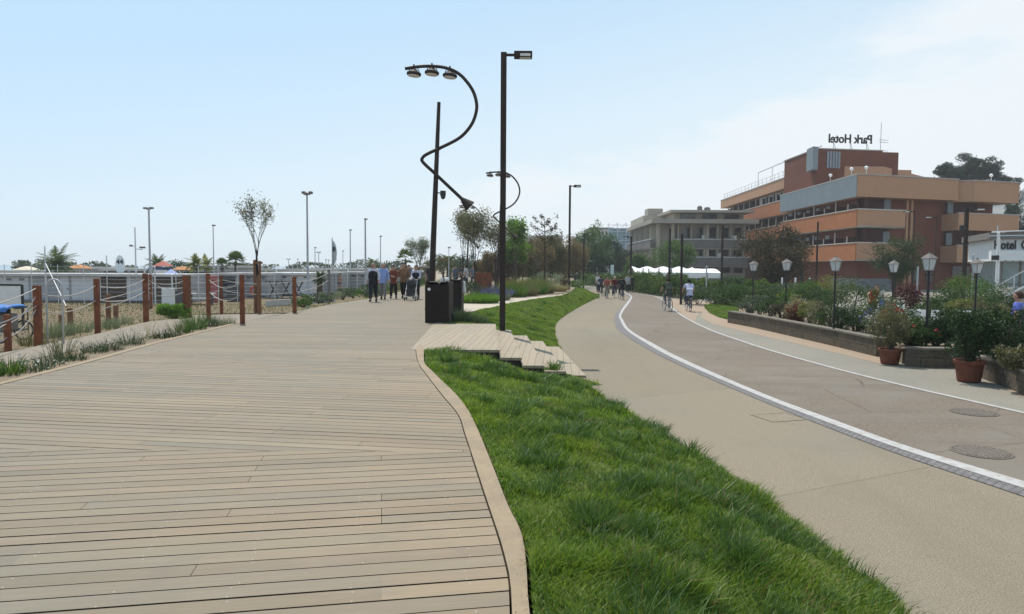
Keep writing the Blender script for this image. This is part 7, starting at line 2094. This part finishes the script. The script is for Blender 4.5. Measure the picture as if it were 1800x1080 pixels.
# planting strip
SG = 'plants of the narrow planting strip'
strip_pl = [
    (14, 658, .55, .26, 240, L_GREEN, .02, 'bright green strappy plant at the left end of the planting strip', (F_WHITE, 14, .05)),
    (64, 652, .34, .26, 240, L_ROSE, .012, 'dark low clump with whitish heads near the strappy plant', (F_WHITE, 16, .03)),
    (88, 642, .45, .24, 200, L_ROSE, .012, 'grey green clump right of the strappy plant', None),
    (110, 633, .85, .26, 170, L_OLIVE, .010, 'tall wispy clump in front of the hoop post', None),
    (129, 633, .32, .25, 260, L_ROSE, .012, 'low dark clump beside a tall wispy one', None),
    (166, 620, .42, .26, 240, L_ROSE, .012, 'grey green clump below the post next to the slatted hut', (F_WHITE, 12, .03)),
    (191, 616, .40, .30, 300, L_ROSE, .012, 'rounded clump speckled with white flowers along the boardwalk edge', (F_WHITE, 20, .028)),
    (230, 606, .52, .30, 260, L_ROSE, .011, 'clump with white flowers and thin tall stems midway along the strip', (F_WHITE, 24, .03)),
    (258, 597, .95, .16, 60, L_FOUNT, .008, 'thin dry stalks standing below the post at the ramp bush', None),
    (286, 594, .36, .32, 320, L_DARK, .014, 'dark low clump dotted with many white flowers', (F_WHITE, 22, .028)),
    (308, 591, .72, .2, 150, L_OLIVE, .010, 'brownish upright tuft left of the tall green tufts', None),
    (323, 585, .62, .24, 280, L_GREEN, .012, 'fresh green upright tuft in the middle of the strip', None),
    (344, 579, .85, .28, 380, L_GREEN, .012, 'tallest green tuft of the planting strip', None),
    (369, 574, .62, .25, 300, L_ROSE, .012, 'green tuft at the foot of the post nearest the corner', None),
    (398, 572, .45, .28, 300, L_GREY, .012, 'pale grey tuft nearest the corner post on the boardwalk', None)]
for i, (px, py, h, r, n, lm, wd, lb, fl) in enumerate(strip_pl):
    tuft('border_plant', lb, G(px, py, -.045), h * .88, r * .85, int(n * .55), lm, 100 + i, wd, .7, SG, 'plant', fl)
for i, (px, py, h, r, lb) in enumerate(((104, 594, .75, .32, 'weedy grey green clump at the path edge below the short stakes'), (122, 590, .55, .34, 'weedy clump right beside another at the path edge'), (150, 584, .6, .36, 'weedy clump left of the post at the slatted hut'), (197, 577, .5, .4, 'weedy clump right of the post at the slatted hut'), (222, 570, .45, .4, 'low weedy clump midway between two rope posts'), (70, 607, .5, .3, 'yellowish weeds around the foot of the hoop post'))):
    p = G(px, py, -.06); p.x -= .25; p.y += .15
    tuft('weed_clump', lb, p, h * .85, r * .8, 170, L_GREY if i != 5 else L_OLIVE, 130 + i, .014, .7, 'weeds along the ramp path', 'plant')
rp = G(290, 562, -.05); rp.y += .4; rp.x += .1
shrub('bush', 'bright green bush on the ramp beside a rust brown rope post', rp, (.62, .5, .26), L_BRIGHT, 2600, .075, 140, None, 24, .35)
for i, (px, py, r, h, lm, lb) in enumerate(((552, 540, .42, .26, L_GREEN, 'green shrub at the boardwalk edge near the tall grey mast'), (579, 534, .45, .24, L_ROSE, 'shrub at the foot of the grey weathered post'), (599, 530, .5, .28, L_GREY, 'grey green shrub along the boardwalk edge right of the weathered post'), (618, 526.5, .5, .3, L_ROSE, 'shrub along the boardwalk edge before the leading walker'), (636, 524, .5, .32, L_GREEN, 'green shrub beside the feet of the leading walker'), (560, 536, .35, .2, L_OLIVE, 'small dull shrub between two greener ones at the boardwalk edge'))):
    p = G(px, py, -.06); p.x -= .45
    shrub('edge_shrub', lb, p, (r * 1.2, r, h), lm, 900, .075, 150 + i, 'shrubs along the seaward edge of the boardwalk', 14, .42, flowers=(F_WHITE, 14, .04) if i in (0, 4) else None)
for i, Y in enumerate((39, 43, 48, 54, 61, 70)):
    shrub('edge_shrub', ['shrub along the boardwalk edge just behind the walkers', 'shrub along the boardwalk edge behind the bearded walker', 'far edge shrub seen between the walkers', 'far edge shrub left of the pushchair', 'very far edge shrub left of the curling lamp', 'farthest edge shrub of the boardwalk'][i], (leftx(Y) - .7, Y, -.1), (1.0, 1.6, .4), (L_ROSE, L_GREEN, L_OLIVE)[i % 3], 900, .11, 160 + i, 'shrubs along the seaward edge of the boardwalk', 14, .42)
# ---------------------------------------------------------------- planting bed
p = G(804, 567, -.05)
tuft('rosemary_bush', 'dark upright rosemary like bush against the litter bins', (p.x - .1, p.y + .25, -.05), .62, .46, 900, L_ROSE, 170, .016, .75, None, 'shrub')
tuft('rosemary_bush', 'low dark sprawling plant on the grass right of the litter bins', (p.x + .45, p.y + .35, -.1), .42, .4, 600, L_ROSE, 171, .016, .9, None, 'shrub')
p = G(843, 533, .03); tuft('mound_plant', 'bright green rounded mound plant at the tip of the planting bed', (p.x, p.y + .75, .03), .62, .80, 2600, L_BRIGHT, 172, .02, .95, None, 'shrub')
p = G(873, 528, .03); tuft('lavender', 'purple flowering lavender bush behind the tall square lamp post', (p.x, p.y + .7, .03), .75, .62, 900, L_GREY, 173, .016, .6, None, 'shrub', (F_PURP, 500, .05))
p = at(855, 38, .03); tuft('lavender', 'bluish green bush left of the purple lavender', p, .85, .6, 900, L_ROSE, 174, .016, .7, None, 'shrub', (F_PURP, 60, .04))
p = at(827, 39, .03); shrub('bush', 'dark green bush behind the bright green mound', p, (.75, .6, .42), L_DARK, 1800, .07, 175, None, 20)
for i, (px, Y, h, r, lm, lb) in enumerate(((900, 38.5, .95, .75, L_GREEN, 'tall green ornamental grass right of the tall square lamp post'), (918, 40, 1.0, .8, L_OLIVE, 'olive ornamental grass along the paver path'), (934, 42, 1.05, .85, L_GREEN, 'dense green ornamental grass in the middle of the bed edge'), (950, 43.5, .95, .8, L_OLIVE, 'olive green ornamental grass left of the pale fountain grass'), (908, 44, 1.3, .9, L_PALMY, 'yellowish ornamental grass behind the green ones'), (938, 47, 1.3, .9, L_PALMY, 'yellow green tall grass at the back of the bed'))):
    tuft('ornamental_grass', lb, at(px, Y, .03), h, r, 1500, lm, 180 + i, .018, .75, 'ornamental grasses in the planting bed', 'grass plant')
tuft('fountain_grass', 'pale straw coloured fountain grass at the far end of the bed', at(974, 47, .03), .78, .75, 1500, L_FOUNT, 190, .02, 1.0, None, 'grass plant')
tuft('fountain_grass', 'small dry reddish tuft at the far corner of the bed', at(958, 44, .03), .3, .3, 300, L_BROWN, 191, .02, .8, None, 'grass plant')
shrub('bush', 'blue grey rounded bush behind the fountain grass', at(966, 53, .03), (1.2, 1.0, .75), L_GREY, 2200, .1, 192, None, 22)
shrub('bush', 'grey blue bush behind the olive grasses', at(945, 55, .03), (.9, .9, .6), L_ROSE, 1500, .1, 193, None, 18)
shrub('bush', 'dark brown dense bush left of the slim lamp post', at(995, 50, .03), (.55, .5, .5), L_BRONZE, 1500, .08, 194, None, 16)
shrub('bush', 'green low bush at the foot of the slim lamp post', at(1012, 58, -.3), (1.0, .8, .5), L_GREEN, 1500, .09, 195, None, 16)
shrub('bush', 'reddish purple low bush among the olive grasses', at(888, 52, .03), (.7, .6, .45), L_RED, 1200, .08, 196, None, 16)
TAM = 'tamarisks at the back of the planting bed'
for i, (px, Y, r, zc, lm, lb) in enumerate(((893, 66, (1.9, 1.4, 1.7), 2.1, L_BROWN, 'brown feathery tamarisk right behind the tall square lamp post'), (918, 68, (2.0, 1.4, 1.8), 2.2, L_OLIVE, 'olive tamarisk left of the thin sapling'), (942, 70, (2.2, 1.5, 1.9), 2.4, L_BROWN, 'brown tamarisk behind the thin sapling trunk'), (968, 74, (2.2, 1.5, 2.2), 2.9, L_OLIVE, 'olive brown tamarisk right of the thin sapling'), (990, 78, (2.3, 1.5, 2.2), 3.0, L_BROWN, 'reddish brown tamarisk left of the slim lamp post'), (1012, 82, (2.0, 1.5, 1.9), 2.6, L_BROWN, 'reddish brown tamarisk right of the slim lamp post'), (860, 64, (1.6, 1.2, 1.3), 1.7, L_BROWN, 'brown tamarisk behind the rusty panel'))):
    crown_tree('tamarisk', lb, at(px, Y, .03), .9, at(px, Y, zc), r, lm, 8500, .21, 200 + i, TAM, 46, .3, .07, None, 2, 7, .32)
tip_tree('tree', 'olive brown open tree with dark trunk right of the litter bins', at(835.5, 45, .03), zz(835, 374, 45), L_OLIVE, 210, 5, r=.09, spread=.60, nb=3, per=4, leaf=.17, rad=.6, trunk_frac=.24, width=2.9, barkm=BARKD, asp=.3)
tip_tree('tree', 'grey brown open tree left of the olive brown one', at(814, 55, .03), zz(814, 370, 55), L_OLIVE, 211, 5, r=.08, spread=.42, nb=3, per=2, leaf=.18, rad=.5, trunk_frac=.32, width=2.2, barkm=BARKD, asp=.3)
tip_tree('tree', 'small leaved tree between the olive brown tree and the tall square lamp post', at(871, 52, .03), zz(871, 388, 52), L_OLIVE, 212, 5, r=.08, spread=.42, nb=3, per=2, leaf=.18, rad=.5, trunk_frac=.34, width=2.4, barkm=BARKD, asp=.3)
tip_tree('tree', 'fresh green tree just right of the tall square lamp post', at(907, 60, .03), zz(907, 384, 60), L_BRIGHT, 213, 5, r=.08, spread=.42, nb=3, per=3, leaf=.2, rad=.4, trunk_frac=.3, width=2.2, asp=.6)
crown_tree('tree', 'dense fresh green tree behind the tall square lamp post', at(902, 64, .03), 1.4, at(903, 64, 3.1), (1.7, 1.3, 1.5), L_BRIGHT, 2600, .2, 214, None, 26, .34, asp=.6)
# thin sapling with dark seed heads
rng = np.random.default_rng(5); B = at(957, 50, .03); h_ = zz(957, 382, 50); t = thing('sapling', 'thin bare sapling carrying dark seed heads against the sky', 'tree', B)
mb = MB(); mb.tube([(0, 0, 0), (.02, 0, h_ * .5), (-.02, 0, h_)], [.06, .045, .015], 7); heads = []
for k in range(26):
    z = h_ * rng.uniform(.42, .95); a = rng.uniform(0, 6.28); L_ = rng.uniform(.5, 1.55) * (1.1 - z / h_ * .45)
    e = Vector((math.cos(a) * L_, math.sin(a) * L_ * .7, z + L_ * .55)); mb.tube([(0, 0, z), e * .5 + Vector((0, 0, z * .5)), e], [.018, .012, .006], 4, cap=False); heads += [e, e * .65 + Vector((0, 0, z * .35))] if k % 3 == 0 else [e]
mb.build('trunk', BARKD, t)
P = np.repeat(np.array([q[:] for q in heads]), 22, 0); P = P + rng.normal(size=P.shape) * np.array([.06, .06, .12]); V, Q = leaves_np(P, .12, rng, .6); np_mesh('seed_heads', V, Q, L_BRONZE, t)
P = np.repeat(np.array([q[:] for q in heads]), 5, 0) * np.array([.85, .85, .9]); P = P + rng.normal(size=P.shape) * .3; V, Q = leaves_np(P, .08, rng, .5); np_mesh('crown', V, Q, L_OLIVE, t)
# distant roadside trees
for i, (px, Y, zc, r, lm, lb) in enumerate(((1032, 118, 5.0, (2.8, 2.2, 3.3), L_GREEN, 'green roadside tree behind the small distant lamp post'), (1052, 124, 5.6, (3.2, 2.4, 3.8), L_GREEN, 'taller green roadside tree below the cream building'), (1074, 130, 3.9, (3.4, 2.4, 3.4), L_DARK, 'dark roadside tree in front of the scaffolded building'), (1018, 128, 4.2, (2.6, 2.2, 2.8), L_OLIVE, 'dull green roadside tree beside the brown tamarisks'), (1093, 118, 2.6, (2.8, 2.2, 2.3), L_DARK, 'low dark tree left of the marquee'), (1047, 105, 2.0, (2.6, 2.0, 1.8), L_DARK, 'low dark tree above the distant hedge'), (1122, 98, 1.9, (2.2, 1.8, 1.4), L_GREEN, 'small green tree at the left end of the marquee'))):
    crown_tree('roadside_tree', lb, at(px, Y, ROADZ), max(zc - ROADZ - r[2] * .6, .8), at(px, Y, zc), r, lm, 4200, .30, 230 + i, 'trees along the far road', 36, .3, .14)
crown_tree('tree', 'light green round tree in front of the grey apartment block', at(1186, 92, ROADZ), 2.2, at(1187, 92, 3.1), (3.1, 2.4, 2.3), L_GREEN, 5200, .24, 240, None, 34, .32)
crown_tree('tree', 'small dull tree at the corner of the grey apartment block', at(1133, 104, ROADZ), 2.0, at(1133, 104, 2.4), (2.6, 2, 1.5), L_OLIVE, 2400, .24, 241, None, 26, .34)
# ---------------------------------------------------------------- hedges
def hedge(label, pts, hgt, wd, lm, leaf, n, seed):
    rng = np.random.default_rng(seed)
    L_ = resample([Vector((p[0], p[1], 0)) for p in pts], 60)
    t = thing('hedge', label, 'hedge', (L_[0].x, L_[0].y, ROADZ))
    k = rng.integers(0, 59, n); u = rng.uniform(0, 1, n)
    A_ = np.array([p[:] for p in L_]); C_ = A_[k] * (1 - u[:, None]) + A_[k + 1] * u[:, None]
    an = rng.uniform(-.25, math.pi + .25, n); rr = rng.uniform(.72, 1.05, n)
    tg = A_[k + 1] - A_[k]; tg /= np.linalg.norm(tg, axis=1)[:, None]; nr = np.stack([-tg[:, 1], tg[:, 0], 0 * u], 1)
    lump = 1 + .16 * np.sin(C_[:, 0] * 2.1 + C_[:, 1] * 1.3) + .10 * np.sin(C_[:, 0] * 5.1 - C_[:, 1] * 3.3)
    ca, sa = np.cos(an), np.sin(an)
    P = C_ + nr * (np.sign(ca) * np.abs(ca) ** .6 * wd / 2 * rr)[:, None]
    P[:, 2] = np.clip(np.abs(sa) ** .55 * hgt * rr * lump, .02, None)
    P[:, :2] -= np.array([L_[0].x, L_[0].y])
    V, Q = leaves_np(P, leaf, rng, .6); np_mesh('foliage', V, Q, lm, t)
    mb = MB()
    for i in range(0, 60, 2):
        q = L_[i] - L_[0]; mb.tube([(q.x, q.y, -.05), (q.x + .1, q.y, hgt * .5), (q.x - .05, q.y + .1, hgt * .82)], [.03, .02, .01], 5, cap=False)
    mb.build('stems', BARKD, t)
    return t
hd = [G(x, y, ROADZ) for x, y in ((1092, 510.5), (1112, 514), (1150, 520), (1185, 524.5), (1205, 526.5))]
hd = [p + Vector((.9, .7, 0)) for p in hd]
hedge('long dense green hedge beside the lane behind the two near cyclists', hd, 1.55, 1.7, L_HEDGE, .13, 30000, 250)
hd2 = [Vector((D(px, 500, Y).x, Y, 0)) for px, Y in ((1029, 92), (1060, 86), (1092, 74))]
hedge('distant clipped hedge behind the group of cyclists', hd2, 1.35, 1.6, L_HEDGE, .18, 9000, 251)
hd4 = [Vector((D(px, 500, Y).x, Y, 0)) for px, Y in ((796, 118), (870, 112), (950, 108), (1028, 104))]
hedge('far dark shrubbery row beyond the planting bed', hd4, 2.9, 2.4, L_DARK, .34, 9000, 253)
hd3 = [Vector((D(px, 500, Y).x, Y, 0)) for px, Y in ((1205, 55), (1290, 54), (1380, 53), (1440, 52))]
hedge('clipped dark hedge in front of the hotel forecourt', hd3, 1.25, 1.3, L_HEDGE, .14, 14000, 252)
# ---------------------------------------------------------------- trees by the hotel
crown_tree('tree', 'big dark bronze leaved tree in front of the hotel balconies', at(1364, 60, ROADZ), 1.7, at(1360, 60, 2.65), (3.35, 2.7, 3.1), L_BRONZE, 15000, .17, 260, None, 60, .28, .16, BARKD, 3, 8)
crown_tree('tree', 'round green tree in front of the terracotta hotel corner', at(1573, 56, ROADZ), 1.6, at(1574, 56, 2.4), (2.15, 1.8, 2.0), leafmat('leaf_dull_green', [(0.022, 0.038, 0.016), (0.045, 0.068, 0.028), (0.08, 0.10, 0.045)], .3), 9000, .13, 261, None, 44, .28, .1, BARKD, 3, 7)
crown_tree('pine_tree', 'dark umbrella pine rising behind the right wing of the hotel', at(1708, 128, ROADZ), 13.5, at(1706, 128, 19.3), (5.4, 4.2, 2.9), L_PINE, 16000, .42, 262, None, 40, .28, .4, BARKD, 3, 8, .25)
crown_tree('pine_tree', 'smaller sparse pine crown left of the umbrella pine', at(1660, 126, ROADZ), 13, at(1660, 126, 18.4), (2.6, 2.2, 1.9), L_PINE, 5200, .40, 263, None, 20, .32, .3, BARKD, 3, 6, .25)
crown_tree('pine_tree', 'low pine crown at the right end of the hotel roof', at(1770, 124, ROADZ), 11, at(1768, 124, 16.6), (2.4, 2.2, 1.5), L_PINE, 4200, .40, 264, None, 18, .34, .3, BARKD, 3, 6, .25)
crown_tree('pine_tree', 'dark pine foliage between the hotel wing and the white hotel', at(1785, 104, ROADZ), 5, at(1783, 104, 8.2), (2.3, 2.2, 3.6), L_PINE, 6000, .36, 265, None, 26, .32, .3, BARKD, 3, 6, .25)
shrub('bush', 'green bush left of the bronze leaved tree by the marquee', at(1292, 56, ROADZ), (1.25, 1.0, 1.0), L_GARD, 2600, .14, 270, None, 24)
shrub('bush', 'dark red leaved bush beside the parked scooter', at(1603, 38, ROADZ), (.85, .8, .78), L_RED, 2600, .10, 271, None, 24)
for i, (px, Y, r, lm, lb) in enumerate(((1665, 36, (1.1, .9, .72), L_GARD, 'leafy green shrub left of the black speaker lamp post'), (1700, 37, (1.5, 1.1, 1.05), L_GREEN, 'large fresh green shrub around the black speaker lamp post'), (1733, 38, (1.2, 1.0, 1.0), L_GARD, 'green shrub left of the white floodlight pole'), (1650, 33, (.9, .8, .55), L_GARD, 'low green shrub behind the white chairs'), (1690, 32, (.9, .7, .5), L_PALMY, 'low yellowish shrub behind the white chairs'), (1735, 31, (.9, .8, .6), L_OLIVE, 'olive shrub below the stair of the pavilion'), (1762, 33, (.9, .8, .6), L_GARD, 'green shrub at the foot of the pavilion stair'), (1500, 42, (1.3, 1.0, .9), L_GARD, 'green shrub left of the black arched rail'), (1466, 44, (1.5, 1.1, 1.0), L_PALMY, 'yellow green shrub behind the third lantern'))):
    shrub('shrub', lb, at(px, Y, ROADZ), r, lm, 2600, .10, 280 + i, 'shrubs at the back of the garden', 24)
for i, (px, Y, r, lm, lb) in enumerate(((1228, 46, (1.3, .9, .62), L_GARDG, 'grey green low shrub right of the cyclist in the white T-shirt'), (1252, 45, (1.3, .9, .6), L_GARD, 'low green shrub behind the small lawn'), (1278, 43.5, (1.2, .9, .7), L_GARD, 'green shrub left of the farthest lantern'), (1305, 42.5, (1.4, .9, .7), L_HEDGE, 'dark green shrub behind the farthest lantern'), (1340, 42, (1.5, 1.0, .72), L_GARD, 'green shrub between the two farthest lanterns'), (1378, 42, (1.5, 1.0, .72), L_GARDG, 'grey green shrub behind the second lantern'), (1415, 42, (1.5, 1.0, .74), L_HEDGE, 'dark green shrub left of the third lantern'), (1445, 40, (1.2, 1.0, .72), L_GARD, 'leafy shrub just left of the third lantern'))):
    shrub('shrub', lb, at(px, Y, ROADZ), r, lm, 2400, .10, 300 + i, 'low shrubs between garden and hedge', 22, flowers=(F_WHITE, 7, .03) if i == 5 else None)
# ---------------------------------------------------------------- plants of the stone planters
BZ = -.33
def along(px, d):
    """a point on the planter bed d metres behind the wall at picture column px"""
    A_ = resample(pw1, 60); q = min(A_, key=lambda p: abs(900 + F * p.x / p.y - px)); return Vector((q.x + d, q.y, BZ))
PG = 'plants along the long stone planter'
pl = [
    (1296, .5, (.55, .5, .34), L_GARDG, 'grey leaved plant at the far end of the stone planter', None),
    (1312, .6, (.5, .5, .44), L_GARDG, 'grey green plant below the farthest lantern', (F_WHITE, 5, .03)),
    (1330, .55, (.5, .5, .40), L_GARD, 'leafy green plant right of the farthest lantern', None),
    (1338, 1.1, (.55, .5, .62), L_GREEN, 'fresh yellow green taller plant right of the farthest lantern', (F_YEL, 12, .05)),
    (1352, .5, (.42, .4, .36), L_BRONZE, 'reddish brown plant in the planter left of the second lantern', None),
    (1366, .6, (.45, .4, .45), L_FOUNT, 'straw and red plant left of the second lantern foot', None),
    (1380, .5, (.4, .4, .38), L_RED, 'dark red plant at the foot of the second lantern', (F_RED, 8, .05)),
    (1392, .7, (.42, .4, .42), L_PALMY, 'yellow leaved plant right of the second lantern', (F_YEL, 10, .04)),
    (1410, .6, (.5, .5, .48), L_OLIVE, 'pale dry looking plant in the middle of the planter', None),
    (1430, .6, (.5, .5, .42), L_GARD, 'spreading green plant left of the dark round bush', None),
    (1450, .5, (.42, .42, .40), L_DARK, 'dark round bush near the third lantern', None),
    (1462, .9, (.45, .45, .58), L_GARDG, 'tall grey green plant at the third lantern', (F_WHITE, 4, .03)),
    (1478, .5, (.42, .42, .36), L_DARK, 'dark green plant with white blossoms right of the third lantern', (F_WHITE, 5, .03)),
    (1492, .9, (.55, .5, .68), L_GARD, 'tall leafy green plant left of the grey leaved mass', (F_WHITE, 5, .03)),
    (1508, .55, (.5, .45, .42), L_GARDG, 'blue grey sprawling plant at the near part of the planter', (F_PURP, 40, .04)),
    (1522, .8, (.45, .42, .55), L_GARDG, 'silver grey plant left of the red flowers', None),
    (1536, .55, (.32, .3, .52), L_GARD, 'tall plant crowded with orange red flowers', (F_RED, 46, .07)),
    (1552, .7, (.4, .4, .5), L_GARD, 'green plant between the red flowers and the smaller pot', None)]
for i, (px, d, r, lm, lb, fl) in enumerate(pl):
    shrub('planter_plant', lb, along(px, d), r, lm, 1500, .062, 320 + i, PG, 18, .42, flowers=fl, stems=7)
for i, (px, Y, r, lm, lb, fl) in enumerate(((1600, 18.2, (.45, .4, .34), L_GARD, 'low green plant with white flowers behind the short planter wall', (F_WHITE, 8, .03)), (1622, 18.0, (.4, .4, .30), L_GARD, 'green plant with a red blossom behind the short planter wall', (F_RED, 8, .07)), (1648, 18.2, (.5, .45, .44), L_DARK, 'glossy dark shrub behind the short planter wall', None), (1672, 18.0, (.48, .45, .46), L_DARK, 'glossy dark shrub left of the bush of the larger pot', (F_WHITE, 4, .03)), (1660, 19.4, (.5, .45, .48), L_GARDG, 'grey green shrub behind the glossy dark shrubs', None),
        (1756, 15.3, (.5, .45, .60), L_DARK, 'glossy dark shrub behind the planter wall right of the larger pot', (F_RED, 8, .05)), (1782, 14.8, (.5, .45, .62), L_DARK, 'glossy dark shrub in front of the person in blue', None), (1800, 13.6, (.35, .35, .3), L_OLIVE, 'yellowish spiky plant at the right edge of the planter', None), (1740, 16.8, (.5, .45, .55), L_GARD, 'leafy shrub behind the bush of the larger pot', None), (1808, 15.4, (.5, .45, .6), L_DARK, 'dark shrub cut off by the right edge of the photo', None))):
    shrub('planter_plant', lb, at(px, Y, BZ), r, lm, 1900, .068, 345 + i, 'plants behind the dark planter walls', 18, .42, flowers=fl, stems=7)
shrub('potted_bush', 'speckled green bush growing in the smaller terracotta pot', (POT1.x, POT1.y, ROADZ + .34), (.50, .45, .56), L_OLIVE, 3400, .055, 360, None, 30, .34, stems=8, flowers=(F_WHITE, 7, .03))
shrub('potted_bush', 'dense glossy dark bush growing in the larger terracotta pot', (POT2.x, POT2.y, ROADZ + .40), (.52, .48, .62), L_DARK, 4200, .065, 361, None, 34, .34, stems=8)
# small yellow flowers in the near grass
rng = np.random.default_rng(77); c = G(1282, 1022, -.52)
t = thing('dandelions', 'patch of small yellow dandelions in the near grass bank', 'flowers', c)
mb = MB(); P = []
for k in range(9):
    x, y, z = rng.normal(0, .10), rng.normal(0, .07), .10 + rng.uniform(0, .05); mb.tube([(x, y, -.1), (x, y, z)], .0025, 4); P.append((x, y, z))
mb.build('stems', L_BRIGHT, t)
P = np.repeat(np.array(P), 9, 0) + rng.normal(size=(81, 3)) * np.array([.006, .006, .003]); V, Q = leaves_np(P, .022, rng, .6, flat=.8); np_mesh('flower_heads', V, Q, F_YEL, t)
# crumbs of soil, straw and dead leaves at the edges of the paving and on the boards
def litter_along(pts, n, sp, size, seed, z, label):
    rng = np.random.default_rng(seed); L_ = resample(pts, 200); A_ = np.array([p[:] for p in L_])
    k = rng.integers(0, 199, n); u = rng.uniform(0, 1, (n, 1)); P = A_[k] * (1 - u) + A_[k + 1] * u
    tg = A_[k + 1] - A_[k]; tg /= np.linalg.norm(tg, axis=1)[:, None] + 1e-9
    nr = np.stack([-tg[:, 1], tg[:, 0], 0 * tg[:, 0]], 1)
    P = P + nr * (rng.exponential(abs(sp), n) * np.sign(sp))[:, None]
    P[:, 2] = z
    V, Q = leaves_np(P, size, rng, .5, flat=.85, var=.7)
    V[:, 2] = z + np.abs(V[:, 2] - z) * .4
    tag(np_mesh('fallen_leaves', V, Q, CRUMB), label, 'litter', kind='stuff')
CRUMB = leafmat('crumbs', [(0.06, 0.042, 0.028), (0.13, 0.095, 0.06), (0.22, 0.17, 0.10), (0.09, 0.09, 0.04)], .1)
litter_along([p for p in outer_s if p.y < 15], 800, .03, .009, 1, .008, 'soil crumbs and dead leaves along the grassy edge of the kerb')
litter_along([Vector((p.x, p.y, 0)) for p in bank_low], 1800, -.07, .018, 2, ROADZ - .008, 'crumbs and dead grass along the walkway edge')
litter_along([Vector((leftx(y), y, 0)) for y in np.linspace(3, 20, 20)], 700, -.22, .016, 3, .006, 'dry crumbs blown onto the seaward side of the boards')
litter_along([Vector((p.x - .05, p.y, 0)) for p in pw1], 700, -.12, .03, 4, ROADZ - .006, 'dead leaves at the foot of the stone planter')

# ================================================================ sea air
hz = NB('sea_haze')
pv = hz.n('ShaderNodeVolumePrincipled')
pv.inputs['Color'].default_value = (0.92, 0.96, 1.0, 1)
pv.inputs['Density'].default_value = 0.0005
pv.inputs['Anisotropy'].default_value = 0.2
ho = hz.n('ShaderNodeOutputMaterial'); hz.t.links.new(pv.outputs[0], ho.inputs['Volume'])
mb = MB(); mb.box((0, 720, 14.5), (3060, 1620, 36)); o = mb.build('haze', hz.m); tag(o, 'thin pale sea haze', 'haze', kind='stuff')
